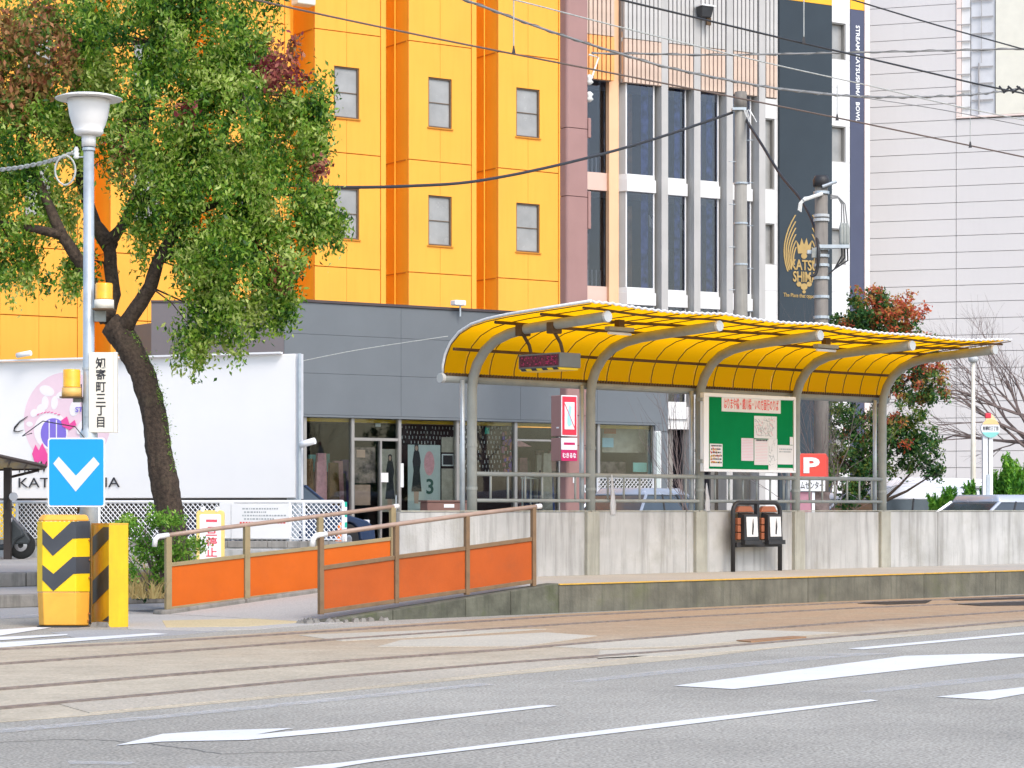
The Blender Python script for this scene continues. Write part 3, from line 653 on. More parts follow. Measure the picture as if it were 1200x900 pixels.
# hanging display
du = PU[0]; v1 = 21.72; v0 = 20.98
hz1 = 3.125; hz0 = 2.945
dp = thing('departure_display', 'dark hanging electronic sign with black and yellow striped edge under the roof', 'display sign', A, (du, 21.3, hz0))
MB().box(du - .03, du + .33, v0, v1, hz0, hz1).build('case', 'casegrey', dp, bevel=.008)
MB().box(du - .036, du - .031, v0 + .02, v1 - .02, hz0 + .02, hz1 - .02).build('screen', 'ledred', dp)
cs = A
MB().prism([(v0 + .02, hz0 - .03), (v1 - .02, hz0 - .03), (v1 - .02, hz0 - .002), (v0 + .02, hz0 - .002)], 'x', du - .025, du + .30).build('striped_skirt', 'sig_yellow', dp)
mb = MB()
for k in range(4):
    a = v0 + .02 + k * .19; mb.prism([(a, hz0 - .03), (a + .09, hz0 - .03), (a + .12, hz0 - .002), (a + .03, hz0 - .002)], 'x', du - .028, du - .0255)
mb.build('skirt_stripe', 'black', dp)
for k, v in enumerate((21.62, 21.06)):
    MB().tube([(du + .1, v, hz1 - .005), (du + .08, v + .02, hz1 + .12), (du + .0, v + .05, 3.38)], .022, 8).build('hanger', 'darksteel', dp)
    MB().box(du - .08, du + .09, v, v + .11, 3.36, 3.50).build('clamp', 'darksteel', dp, bevel=.01)
# LED characters (dim, unlit)
mb = MB()
for r_ in range(5):
    for c_ in range(26):
        if R.random() < .32: mb.box(du - .040, du - .0362, v0 + .06 + c_ * .024, v0 + .074 + c_ * .024, hz0 + .045 + r_ * .02, hz0 + .057 + r_ * .02)
mb.build('led_dots', 'crimson', dp, kind='stuff')

# guard rail on the wall
gr = thing('guard_railing', 'grey steel railing between the shelter posts above the wall', 'railing', A, (PU[0], VP, HW))
hT, hL = 1.655, 1.315
MB().tube([(PU[0], VP - .02, hT), (PU[-1], VP - .02, hT)], .030, 10).build('top_rail', 'postgrey', gr, smooth=True)
MB().tube([(PU[0], VP - .02, hL), (PU[-1], VP - .02, hL)], .024, 10).build('bottom_rail', 'postgrey', gr, smooth=True)
bme = MB().tube([(0, 0, hL), (0, 0, hT)], .015, 8).mesh('baluster', 'postgrey', (0, 0, 0), True)
for a, b in zip(PU, PU[1:]):
    for k in range(1, 7): rebuild(bme, 'baluster', gr, Vector((a + (b - a) * k / 7, VP - .02, 0)) + Vector((0, 0, 0)))

# ------------------------------------------------------------------ notice board
VB = VW - .1
def ab(px, py): return A.hit(px, py, VB)
nb = thing('notice_board', 'green felt notice board in a white frame between shelter posts', 'notice board', A, (ab(877, 555)[0], VB, ab(877, 555)[1]))
uL_, hT_ = ab(823.5, 460); uR_, hb_ = ab(931.5, 555)[0], ab(823.5, 552.5)[1]
MB().box(uL_, uR_, VB, VB + .05, hb_, hT_).build('board_back', 'signwhite', nb, bevel=.006)
MB().box(uL_ + .11, uR_ - .05, VB - .006, VB - .001, hb_ + .04, hT_ - .055).build('felt', 'felt', nb)
for (a, b, c, d) in ((uL_, uR_, hT_ - .05, hT_), (uL_, uR_, hb_, hb_ + .035), (uL_, uL_ + .105, hb_ + .036, hT_ - .051), (uR_ - .045, uR_, hb_ + .036, hT_ - .051)):
    MB().box(a, b, VB - .022, VB - .0065, c, d).build('frame_bar', 'signwhite', nb, bevel=.004)
for hh in (hT_ - .12, hb_ + .12): MB().box(uL_ - .03, uL_ + .03, VB - .01, VB + .08, hh, hh + .05).build('bracket', 'postgrey', nb)
def zb(x, y): return ab(820 + x / 8.183, 450 + y / 8.183)
def paper(x0, y0, x1, y1, m='paper', dv=.010):
    a, t = zb(x0, y0); b = zb(x1, y0)[0]; lo = zb(x0, y1)[1]
    MB().box(a, b, VB - dv - .003, VB - dv, lo, t).build('paper', m, nb); return a, b, lo, t
def prints(rect, kind, n, m, dv=.0135, seed=1):
    a, b, lo, t = rect; rr = random.Random(seed); mb = MB()
    for i in range(n):
        y = t - (t - lo) * (i + .8) / (n + .8)
        if kind == 'lines':
            x = a + (b - a) * .1
            while x < b - (b - a) * .12:
                w_ = (b - a) * rr.uniform(.04, .14); mb.box(x, min(x + w_, b - .01), VB - dv - .001, VB - dv, y, y + (t - lo) / n * .38); x += w_ + (b - a) * .03
        elif kind == 'rows': mb.box(a + (b - a) * .06, b - (b - a) * .06, VB - dv - .001, VB - dv, y, y + .004)
        elif kind == 'map':
            x = rr.uniform(a + .02, b - .05); z = rr.uniform(lo + .02, t - .05); L = rr.uniform(.02, .09); an = rr.uniform(0, 3.1)
            p = [(x, z), (x + L * cos(an), z + L * sin(an))]; p = [(min(max(q[0], a + .005), b - .005), min(max(q[1], lo + .005), t - .005)) for q in p]
            mb.prism([p[0], p[1], (p[1][0] + .006, p[1][1] + .006), (p[0][0] + .006, p[0][1] + .006)], 'y', VB - dv - .001, VB - dv)
    mb.build('print', m, nb, kind='stuff')
r_ = paper(204, 105, 770, 262, 'paper'); lettering('title_lettering', 'はりまや橋・鏡川橋・いの方面行のりば', 'redink', nb, (r_[0] + .05, r_[1] - .05, r_[2] + .035, r_[3] - .035), VB - .0135, .001, .012)
r_ = paper(516, 305, 733, 520); prints(r_, 'map', 70, 'greyink', seed=3); prints(r_, 'map', 20, 'pinkink', .0148, 4)
r_ = paper(393, 518, 510, 735, 'paperpink'); prints(r_, 'rows', 14, 'pinkink'); 
r_ = paper(517, 530, 650, 775, 'paper', .012); prints(r_, 'rows', 16, 'pinkink', .0155); prints((r_[0], r_[1], r_[3] - .05, r_[3]), 'lines', 1, 'ink', .017)
r_ = paper(650, 525, 735, 828, 'paper', .015); prints(r_, 'map', 26, 'greyink', .0185, 7)
r_ = paper(740, 585, 890, 770); prints((r_[0], r_[1], r_[3] - .14, r_[3] - .04), 'lines', 2, 'greyink')
r_ = paper(740, 805, 890, 828); r_ = paper(858, 508, 890, 584)
r_ = paper(90, 572, 212, 790, 'paper'); prints(r_, 'lines', 6, 'ink'); prints(r_, 'map', 22, 'redink', .0152, 8); prints(r_, 'map', 12, 'sig_yellow', .017, 9)

# ------------------------------------------------------------------ black rack with two pads
VK = VW - .16
rk = lambda px, py: A.hit(px, py, VK)
u0_, _ = rk(859, 600); u1_ = rk(914, 600)[0]; ht = rk(885, 589)[1]
rt = thing('platform_rack', 'black arched steel rack holding two terracotta and black boxes against the wall', 'rack', A, ((u0_ + u1_) / 2, VK, HP))
arc = [(u0_, VK, HP)] + [(u0_, VK, ht - .13)] + [(u0_ + .13 * (1 - cos(a)), VK, ht - .13 + .13 * sin(a)) for a in [pi / 2 * k / 6 for k in range(1, 7)]] + [(u1_ - .13 * (1 - cos(a)), VK, ht - .13 + .13 * sin(a)) for a in [pi / 2 * (1 - k / 6) for k in range(0, 7)]] + [(u1_, VK, HP)]
MB().tube(arc, .032, 10).build('arch_frame', 'rackblack', rt, smooth=True)
um = (u0_ + u1_) / 2; hA = rk(885, 633)[1]; hB = rk(885, 641)[1]
MB().box(um - .025, um + .025, VK - .03, VK + .03, hA, ht).build('centre_bar', 'rackblack', rt)
MB().box(u0_ + .03, u1_ - .03, VK - .05, VK + .05, hB, hA - .03).build('cross_tray', 'rackblack', rt, bevel=.006)
for s_ in (0, 1):
    ca = (u0_ if s_ == 0 else um) + .05
    wd = (u1_ - u0_) / 2 - .10
    MB().box(ca + .06, ca + wd + .02, VK - .13, VK - .05, hA - .06, hA + .0).build('holder', 'rackblack', rt)
    MB().hull([(ca + .07, VK - .11, hA), (ca + wd - .01, VK - .11, hA), (ca + wd - .01, VK + .04, hA), (ca + .07, VK + .04, hA)],
              [(ca + .09, VK - .09, ht - .17), (ca + wd - .03, VK - .09, ht - .17), (ca + wd - .03, VK + .04, ht - .14), (ca + .09, VK + .04, ht - .14)]).build('box', 'rackblack', rt, bevel=.006)
    for k in range(3):
        hh = hA + .01 + k * .105
        MB().box(ca, ca + .065, VK - .05, VK + .05, hh, hh + .095).build('pad', 'terracotta', rt, bevel=.01)
    MB().hull([(ca + .02, VK - .02, ht - .135), (ca + wd - .02, VK - .02, ht - .135), (ca + wd - .02, VK + .05, ht - .135), (ca + .02, VK + .05, ht - .135)],
              [(ca + .08, VK - .01, ht - .05), (ca + wd - .07, VK - .01, ht - .05), (ca + wd - .07, VK + .05, ht - .05), (ca + .08, VK + .05, ht - .05)]).build('cover', 'terracotta', rt, bevel=.01)
    pl_ = MB().hull([(ca + .115, VK - .118, hA + .05), (ca + wd - .055, VK - .118, hA + .05), (ca + wd - .055, VK - .112, hA + .05), (ca + .115, VK - .112, hA + .05)],
              [(ca + .115, VK - .103, ht - .20), (ca + wd - .055, VK - .103, ht - .20), (ca + wd - .055, VK - .097, ht - .20), (ca + .115, VK - .097, ht - .20)]).build('placard', 'paper', rt)
    mb = MB(); c2 = (ca + .115 + ca + wd - .055) / 2
    mb.prism([(c2 - .015, hA + .09), (c2 + .005, hA + .08), (c2 + .02, hA + .20), (c2 + .005, ht - .22), (c2 - .003, hA + .2)], 'y', VK - .126, VK - .121); mb.build('placard_mark', 'ink', rt, parent=pl_)

# hanging plastic bags
for px, py0, py1, lab in ((717, 556, 603, 'thin white plastic bag tied to the railing left of the second bay'), (828, 566, 599, 'white plastic bag hanging left of the notice board post')):
    vv = VP - .10; u, h1 = A.hit(px, py0, vv); h0 = A.hit(px, py1, vv)[1]
    n = 10; mb = MB(); rings = []
    for k in range(9):
        f = k / 8; rr = .006 + .052 * f ** .8 * (1 - .5 * max(0, f - .75) * 4 * .5)
        rings.append([(u + .03 * f + rr * cos(2 * pi * j / n) * (1 + .35 * sin(j * 2.4 + k * 1.3)), vv + .3 * rr * sin(2 * pi * j / n), h1 + (h0 - h1) * f) for j in range(n)])
    vs = [p for r_ in rings for p in r_]; fs = [(i * n + j, i * n + (j + 1) % n, (i + 1) * n + (j + 1) % n, (i + 1) * n + j) for i in range(8) for j in range(n)]
    mb.add(vs, fs).top('plastic_bag', 'bag', A, (u, vv, h1), lab, 'plastic bag', smooth=True)

# ------------------------------------------------------------------ orange ramp railings
def railing(vr, xs, label, bots, tops, rail_pts, ptop, pbot, pm, post_w, endx):
    t = thing('ramp_railing', label, 'railing', A, (A.u(xs[0], vr), vr, 0), 'orange panelled railings along the ramp')
    us_ = [A.u(x, vr) for x in xs]
    for x, u, b_, t_ in zip(xs, us_, bots, tops):
        hb, htp = A.hit(x, b_, vr)[1], A.hit(x, t_, vr)[1]
        MB().box(u - post_w / 2, u + post_w / 2, vr - .025, vr + .025, hb, htp).build('post', 'olive' if vr > 21 else pm, t, bevel=.004)
    pts = [A.hit(x, y, vr) for x, y in rail_pts]
    MB().tube([(u, vr, h) for u, h in pts], .026, 10).build('handrail', 'brownrail', t, smooth=True)
    # white sleeve at the lower end, turned down
    u, h = pts[0]; dq = (Vector((pts[0][0] - pts[1][0], 0, pts[0][1] - pts[1][1]))).normalized()
    e = Vector((u, vr, h))
    MB().tube([e - dq * .12, e + dq * .02, e + dq * .06 + Vector((0, 0, -.03)), e + dq * .07 + Vector((0, 0, -.11))], .031, 10).build('end_sleeve', 'whitecap', t, smooth=True)
    u, h = pts[-1]; MB().tube([(u - .03, vr, h - .004), (u + .05, vr, h + .004)], .031, 10).build('end_sleeve', 'whitecap', t, smooth=True)
    for i in range(len(xs) - 1):
        a, b = us_[i] + post_w / 2 + .004, us_[i + 1] - post_w / 2 - .004
        ta, tb = A.hit(xs[i], ptop[i][0], vr)[1], A.hit(xs[i + 1], ptop[i][1], vr)[1]
        ba, bb = A.hit(xs[i], pbot[i][0], vr)[1], A.hit(xs[i + 1], pbot[i][1], vr)[1]
        MB().prism([(a, ba), (b, bb), (b, tb), (a, ta)], 'y', vr - .004, vr + .006).build('panel', 'orange' if vr > 21 else 'orange_old', t)
        for (qa, qb, hh) in ((ta, tb, .045), (ba - .045, bb - .045, .045)):
            MB().prism([(a, qa), (b, qb), (b, qb + hh), (a, qa + hh)], 'y', vr - .018, vr + .018).build('panel_rail', 'olive' if vr > 21 else 'darkolive', t, bevel=.004)
    return t
M['darkolive'] = mat('rusty olive steel', (.20, .125, .065), .6, .2, 7, .15, 40, dirt=.35, dcol=(.13, .055, .02), dscale=7)
railing(22.60, [197, 289, 375, 460], 'orange panel ramp railing on the far side, rising from beside the bush', [720, 709, 700, 690], [629, 617, 606, 594],
        [(187, 628.5), (250, 620), (380, 604), (463, 593.5)], [(664, 654), (653, 644), (643.5, 633.5)], [(711, 700), (699, 689), (688, 680)], 'olive', .075, 463)
railing(19.95, [376, 464, 547, 625], 'duller orange panel railing on the near side, beside the track', [720, 707, 697, 687], [629, 616, 605, 594],
        [(372, 627.5), (460, 615), (550, 603), (630, 593.5)], [(668, 656), (655, 645), (644, 634)], [(714, 702), (701, 690), (690, 679)], 'darkolive', .055, 630)

# ------------------------------------------------------------------ striped barrier, post box, island lamp pole and its signs (far end of the island)
ZD = 24.3
def q3(px, py, z): return PX(px, py, z)
dr = thing('crash_barrier', 'yellow crash barrier with black chevrons in front of the lamp pole', 'barrier', WF, (PX(75, 735, ZD).x, ZD, 0))
def ring(py, grow=0, zo=0):
    return [PX(44 - grow, py, ZD + .10), PX(50 - grow, py, ZD - .02 - zo), PX(89, py, ZD - .02 - zo), PX(105 + grow, py, ZD + .16), PX(105 + grow, py, ZD + .5), PX(44 - grow, py, ZD + .5)]
def ringt(py, k):                               # lower rings step in a little
    return [p + Vector(((PX(75, py, ZD).x - p.x) * k, (ZD + .25 - p.y) * k, 0)) for p in ring(py)]
MB().hull(ringt(733, .05), ringt(694, .0)).build('lower_shell', 'sig_orange', dr, bevel=.01)
MB().hull(ringt(693.5, -.012), ringt(611, -.012)).build('chevron_shell', 'sig_yellow', dr, bevel=.008)
MB().hull(ring(610.5, 0), [p + Vector(((PX(75, 603, ZD).x - p.x) * .14, (ZD + .25 - p.y) * .14, 0)) for p in ring(603)]).build('cap', 'sig_orange', dr, bevel=.02)
MB().hull(ringt(737, -.02), ringt(733.5, -.02)).build('foot', 'black', dr)
zc = lambda x, y: (x / 4.285, 550 + y / 4.285)
YF = ZD - .02 - .006
def chev(poly):
    def zof(px): return ZD + .10 - .12 * (px - 44) / 6 if px < 50 else (ZD - .02 if px <= 89 else ZD - .02 + .18 * (px - 89) / 16)
    out = []
    n_ = len(poly); pts = []
    mb = MB()
    # split into the three facets by clipping in x
    def clip(P, lo, hi):
        def half(P, x0, keep):
            o = []
            for i in range(len(P)):
                a, b = P[i], P[(i + 1) % len(P)]; ia = keep(a[0]); ib = keep(b[0])
                if ia: o.append(a)
                if ia != ib: f = (x0 - a[0]) / (b[0] - a[0]); o.append((x0, a[1] + f * (b[1] - a[1])))
            return o
        P = half(P, lo, lambda x: x >= lo); P = half(P, hi, lambda x: x <= hi) if P else P
        return P
    P0 = [zc(*p) for p in poly]
    for lo, hi in ((43.6, 50.0), (50.0, 89.0), (89.0, 105.4)):
        Q = clip(P0, lo, hi)
        if len(Q) < 3: continue
        bot = [PX(x, y, zof(x) - .0085) for x, y in Q]; top_ = [p + Vector((0, .004, 0)) for p in bot]
        mb.hull(bot, top_)
    mb.build('chevron', 'chevblack', dr)
chev([(187, 272), (265, 350), (358, 263), (452, 260), (452, 345), (365, 348), (265, 435), (187, 347)])
chev([(187, 458), (268, 525), (365, 440), (452, 438), (452, 522), (368, 525), (268, 612), (187, 530)])
mb = MB()
for x, y in ((105, 632), (105.2, 655), (105, 676), (105, 718), (104, 726)): mb.hull([PX(x - 1, y + 2, ZD + .13), PX(x + .7, y + 2, ZD + .13), PX(x + .7, y + 2, ZD + .2), PX(x - 1, y + 2, ZD + .2)], [PX(x - 1, y, ZD + .13), PX(x + .7, y, ZD + .13), PX(x + .7, y, ZD + .2), PX(x - 1, y, ZD + .2)])
mb.build('rusty_bolts', 'rustedge', dr)

pb = thing('barrier_post', 'square yellow post with diagonal black stripes on one face beside the chevron barrier', 'barrier', WF, (PX(128, 735, 24.4).x, 24.4, 0))
def pring(py, k=0): return [PX(107 - k, py, 24.95), PX(127.5, py, 24.3), PX(150.5 + k, py, 24.42), PX(131, py, 25.05)]
MB().hull(pring(735.5), pring(615)).build('shell', 'postyellow', pb, bevel=.006)
MB().hull(pring(615), pring(613)).build('top_plate', 'sig_orange', pb)
mb = MB()
zp = lambda px: 24.95 - .65 * (px - 107) / 20.5
for poly in ([(462, 345), (520, 290), (547, 290), (547, 350), (462, 440)], [(462, 565), (547, 480), (547, 598), (462, 683)], [(515, 762), (547, 735), (547, 765)]):
    q = [zc(*p) for p in poly]; bot = [PX(x, y, zp(x)) + Vector((-.004, -.005, 0)) for x, y in q]; mb.hull(bot, [p + Vector((.003, .004, 0)) for p in bot])
mb.build('stripe', 'chevblack', pb)
q = [(107.3, 615), (109, 615), (109, 730), (107.3, 730)]
bot = [PX(x, y, zp(x)) + Vector((-.006, -.007, 0)) for x, y in q]; MB().hull(bot, [p + Vector((.003, .004, 0)) for p in bot]).build('edge_strip', 'sig_orange', pb)
mb = MB()
for i in range(14):
    c = PX(116 + R.uniform(-9, 9), 733 + R.uniform(-2, 2), 24.6 + R.uniform(-.3, .2)); s_ = R.uniform(.03, .07)
    mb.hull([(c.x + s_ * cos(a), c.y + s_ * sin(a), 0) for a in (0, 1.3, 2.6, 3.8, 5)], [(c.x + s_ * .6 * cos(a), c.y + s_ * .6 * sin(a), s_ * .8) for a in (0, 1.3, 2.6, 3.8, 5)])
mb.top('rubble', 'kerb', WF, (PX(116, 735, 24.6).x, 24.6, 0), 'crumbled concrete between the two yellow barriers', 'rubble', kind='stuff')

ZL = 25.1
lp = thing('street_lamp', 'grey pole with white hat shaded lamp at the top, behind the chevron barrier', 'street lamp', WF, (PX(104, 700, ZL).x, ZL, 0))
xl = PX(104, 0, ZL).x; hz = lambda py: PX(104, py, ZL).z
mpx = ZL / FPX
MB().tube([(xl, ZL, 0), (xl, ZL, hz(500)), (xl, ZL, hz(172))], [8.0 * mpx, 7 * mpx, 6.2 * mpx], 16).build('pole', 'galv', lp, smooth=True)
MB().tube([(xl, ZL, 0), (xl, ZL, hz(590)), (xl, ZL, hz(508)), (xl, ZL, hz(498))], [11.5 * mpx, 11 * mpx, 10.5 * mpx, 7 * mpx], 16).build('pole_sleeve', 'galv', lp, smooth=True)
MB().lathe(xl, ZL, [(8.2 * mpx, hz(172)), (8.4 * mpx, hz(158))], 20).build('neck', 'lampwhite', lp, smooth=True)
MB().lathe(xl, ZL, [(14 * mpx, hz(158.5)), (17 * mpx, hz(156)), (17.2 * mpx, hz(153)), (16.8 * mpx, hz(152)), (19.5 * mpx, hz(146)), (22.5 * mpx, hz(136)), (24.2 * mpx, hz(125)), (25 * mpx, hz(117))], 32).build('shade', 'lampwhite', lp, smooth=True)
MB().lathe(xl, ZL, [(39 * mpx, hz(116.6)), (39.3 * mpx, hz(115.8)), (30 * mpx, hz(112.5)), (15 * mpx, hz(110.3)), (4 * mpx, hz(109.8)), (3.5 * mpx, hz(108)), (1 * mpx, hz(107.6))], 36).build('hat', 'lampwhite', lp, smooth=True)
for py in (175, 432, 487): MB().lathe(xl, ZL, [(7.6 * mpx, hz(py + 1.5)), (7.6 * mpx, hz(py - 1.5))], 16).build('clamp', 'galv', lp)
# two amber beacons
for k, (px, y0, y1, lab, hx) in enumerate(((122, 332, 362, 'upper amber warning lamp on the right of the grey lamp pole', 1), (84, 433, 465, 'lower amber warning lamp on the left of the grey lamp pole', -1))):
    t = thing('warning_lamp', lab, 'warning lamp', WF, (PX(px, y1, ZL - .1).x, ZL - .1, hz(y1)), 'amber warning lamps on the lamp pole')
    x = PX(px, y1, ZL - .1).x; zz = ZL - .1; hh = lambda py: PX(px, py, zz).z
    rr = 10.2 * mpx
    MB().lathe(x, zz, [(rr * 1.05, hh(y1 - 11)), (rr, hh(y1 - 12)), (rr, hh(y0 + 2)), (rr * .93, hh(y0))], 20).build('lens', 'amber', t, smooth=True)
    MB().lathe(x, zz, [(rr * 1.15, hh(y1)), (rr * 1.12, hh(y1 - 10.5))], 20).build('base', 'amber_base' if k else 'ivory', t, smooth=True)
    MB().box(x - rr * 1.2, x + rr * 1.2, zz - .1, zz + .1, hh(y1 + 1.5), hh(y1)).build('shelf', 'darksteel', t)
    xb = xl + hx * 7 * mpx
    MB().box(min(x, xb), max(x, xb), ZL - .03, ZL + .02, hh(y1 + (14 if k == 0 else 6)), hh(y1 + 1.6)).build('bracket', 'postgrey', t)
    if k: MB().tube([(x + rr * 1.1, zz, hh(y1 - 15)), (x + rr * 1.2, zz, hh(y1 + 10)), (xl - 6 * mpx, ZL - .05, hh(y1 + 45)), (x + 2.0 * rr, zz, hh(y1 + 55)), (x + rr * .4, zz, hh(y1 + 35)), (x - rr * 3.5, zz + .1, hh(y1 + 28)), (x - rr * 6.3, zz + .3, hh(y1 + 45)), (x - rr * 5.0, zz + .2, hh(y1 + 42))], .006, 5).build('wire', 'cable', t)
# name board
zn = ZL - .06
nm = thing('stop_name_board', 'tall ivory board with vertical black Japanese stop name on the pole', 'sign', WF, (PX(121, 507, zn).x, zn, PX(121, 507, zn).z))
g = lambda px, py: (PX(px, py, zn).x, PX(px, py, zn).z)
(x0, z1), (x1, z0) = g(104.5, 413), g(137.5, 507)
MB().box(x0, x1, zn - .03, zn + .03, z0, z1).build('board', 'ivory', nm, bevel=.006)
MB().box(x1 - .035, x1 + .003, zn - .036, zn + .034, z0 - .003, z1 + .003).build('board_edge', 'ivory', nm, bevel=.004)
(a, b), (c, d) = g(112.7, 419), g(124.6, 501)
lettering('name_lettering', '知寄町三丁目', 'ink', nm, (a, c, d, b), zn - .031, .002, .02, vertical=True)
# blue arrow sign
zs = 24.62
bs = thing('keep_direction_sign', 'square blue sign with a white downward chevron and white rim', 'sign', WF, (PX(89, 594, zs).x, zs, PX(89, 594, zs).z))
def rrect(x0, x1, z0, z1, r, n=5):
    o = []
    for cx, cz, a0 in ((x1 - r, z1 - r, 0), (x0 + r, z1 - r, 90), (x0 + r, z0 + r, 180), (x1 - r, z0 + r, 270)):
        for k in range(n + 1): a = radians(a0 + 90 * k / n); o.append((cx + r * cos(a), cz + r * sin(a)))
    return o
g = lambda px, py: (PX(px, py, zs).x, PX(px, py, zs).z)
(x0, z1), (x1, z0) = g(56, 513), g(123, 594)
MB().prism(rrect(x0, x1, z0, z1, .03), 'y', zs, zs + .012).build('plate', 'signwhite', bs)
MB().prism(rrect(x0 + .014, x1 - .014, z0 + .014, z1 - .014, .022), 'y', zs - .003, zs - .0005).build('blue_face', 'signblue', bs)
MB().prism([g(62.5, 543.3), g(69, 535.3), g(89, 557.5), g(110, 535.5), g(116.7, 543.7), g(88.8, 576)][::-1], 'y', zs - .006, zs - .0035).build('chevron', 'signgrey', bs)
MB().tube([(xl - .1, ZL - .02, hz(600)), (xl - .1, ZL - .02, hz(520))], .02, 8).build('sign_bracket', 'darksteel', bs)
# insulator and coiled cable
cb = thing('service_cable', 'pale twisted cable with a hanging loop tied to the lamp pole', 'cable', WF, (PX(97, 180, ZL).x, ZL, hz(180)))
MB().lathe(PX(89.5, 0, ZL).x, ZL, [(.02, hz(186)), (.035, hz(184.5)), (.025, hz(182)), (.035, hz(180)), (.022, hz(178)), (.03, hz(176)), (.015, hz(172))], 12).build('insulator', 'insul', cb, smooth=True)
MB().tube([(PX(89, 0, ZL).x, ZL, hz(184)), (xl, ZL, hz(184))], .008, 6).build('pin', 'galv', cb)
pts = [(-60, 203, 27), (0, 199, 26.2), (25, 196, 25.8), (50, 191, 25.5), (70, 185, 25.2), (88, 178, 25.1)]
P3 = [PX(*p) for p in pts]
for ph in (0, pi):
    fine = []
    for i in range(len(P3) - 1):
        for k in range(10):
            f = k / 10; p = P3[i].lerp(P3[i + 1], f); a = (i * 10 + k) * 1.1 + ph; fine.append(p + Vector((0, .014 * sin(a), .014 * cos(a))))
    MB().tube(fine, .012, 6).build('strand', 'cablepale', cb)
MB().tube([PX(75 + 13.5 * sin(a) + (3 if a > pi else 0), 199.5 - 17.5 * cos(a), 25.05) for a in [2 * pi * k / 20 for k in range(21)]], .011, 6).build('loop', 'cablepale', cb)

# ------------------------------------------------------------------ FOLIAGE
def leaf_mesh(cent, size, rng, droop=.6, aspect=.42, mb_off=(0, 0, 0)):
    n = len(cent); d = rng.normal(size=(n, 3)); d[:, 2] -= droop; d /= np.linalg.norm(d, axis=1)[:, None]
    r = rng.normal(size=(n, 3)); s = np.cross(d, r); s /= np.linalg.norm(s, axis=1)[:, None]
    L = size * rng.uniform(.6, 1.3, n)[:, None]; W = L * aspect
    nn = np.cross(d, s) * L * .12
    v = np.stack([cent - d * L * .5, cent + s * W * .5 + nn, cent + d * L * .5, cent - s * W * .5 + nn], 1).reshape(-1, 3) - np.array(mb_off)
    idx = np.arange(n * 4, dtype=np.int32)
    me = bpy.data.meshes.new('leaves'); me.vertices.add(n * 4); me.vertices.foreach_set('co', v.ravel().astype(np.float32))
    me.loops.add(n * 4); me.loops.foreach_set('vertex_index', idx)
    me.polygons.add(n); me.polygons.foreach_set('loop_start', np.arange(0, n * 4, 4, dtype=np.int32)); me.polygons.foreach_set('loop_total', np.full(n, 4, dtype=np.int32))
    me.update(calc_edges=True); return me
def add_leaves(name, cent, size, m, th, droop=.6, aspect=.42, rng=NP, parent=None, label=None):
    me = leaf_mesh(np.asarray(cent), size, rng, droop, aspect, tuple(th.o)); me.materials.append(M[m])
    ob = bpy.data.objects.new(name, me); C.objects.link(ob); ob.parent = parent or th.ob
    if label: ob['label'] = label
    return ob
def clump(c, n, rad, hang, rng):                # leaves round a drooping twig spray
    p = rng.normal(size=(n, 3)) * rad * np.array([1, 1, .75]); t = rng.uniform(0, 1, n) ** 1.4
    p[:, 2] -= t * hang; p[:, :2] *= (1 - .35 * t)[:, None]; return p + np.array(c)

# --- big street tree
ZT = 28.6
tr = thing('street_tree', 'large leafy tree with leaning dark trunk behind the lamp pole', 'tree', WF, (PX(205, 690, ZT).x, ZT, .16))
tp = lambda px, py, dz=0: PX(px, py, ZT + dz)
k_ = ZT / FPX
trunk = [(207, 700, 19), (205, 650, 17.5), (201, 612, 16.5), (192, 560, 15.5), (184, 515, 14.5), (177, 470, 14), (168, 438, 14), (153, 408, 15), (140, 391, 16), (127, 377, 14)]
fine = []; rad = []
for i in range(len(trunk) - 1):
    for k in range(8):
        f = k / 8; a, b = trunk[i], trunk[i + 1]
        x = a[0] + (b[0] - a[0]) * f; y = a[1] + (b[1] - a[1]) * f; r0 = a[2] + (b[2] - a[2]) * f
        fine.append(tp(x + R.uniform(-.5, .5), y, 0)); rad.append(r0 * k_ * R.uniform(.985, 1.02))
def bark(pts, rs, n=16):
    mb = MB(); mb.tube(pts, rs, n)
    out = []
    for x, y, z in mb.v:
        d = noise.noise(Vector((x * 7, y * 7, z * 1.6))) * .022 + noise.noise(Vector((x * 45, y * 45, z * 6))) * .014
        out.append((x + d, y + d * .6, z))
    mb.v = out; return mb
tk = bark(fine, rad, 44).build('trunk', 'bark', tr, smooth=True)
limbs = [([(140, 392, 0), (160, 362, -.1), (176, 336, -.2), (186, 305, -.3), (215, 255, -.2), (250, 190, 0), (280, 110, -.1)], 11, 3),
         ([(124, 378, 0), (133, 345, .1), (130, 310, .2), (128, 285, .2), (145, 262, .1), (165, 215, 0), (170, 140, .2), (180, 50, .2), (185, -60, .2)], 9, 3),
         ([(126, 376, 0), (112, 345, -.1), (95, 310, -.2), (72, 275, -.3), (50, 225, -.1), (20, 150, 0), (-20, 60, -.2)], 10, 3),
         ([(130, 290, .2), (110, 262, .4), (95, 210, .6), (90, 130, .8), (80, 40, 1.0)], 10, 3),
         ([(160, 240, 0), (200, 215, .5), (240, 200, .9), (290, 180, 1.2), (340, 160, 1.2)], 8, 2.5),
         ([(186, 305, -.3), (225, 285, -.1), (265, 280, 0), (300, 300, .1)], 6, 2),
         ([(215, 255, -.2), (260, 235, 0), (310, 225, .1), (360, 230, .2)], 6, 2),
         ([(72, 275, -.3), (40, 268, -.5), (0, 262, -.3), (-40, 270, -.3)], 6, 2)]
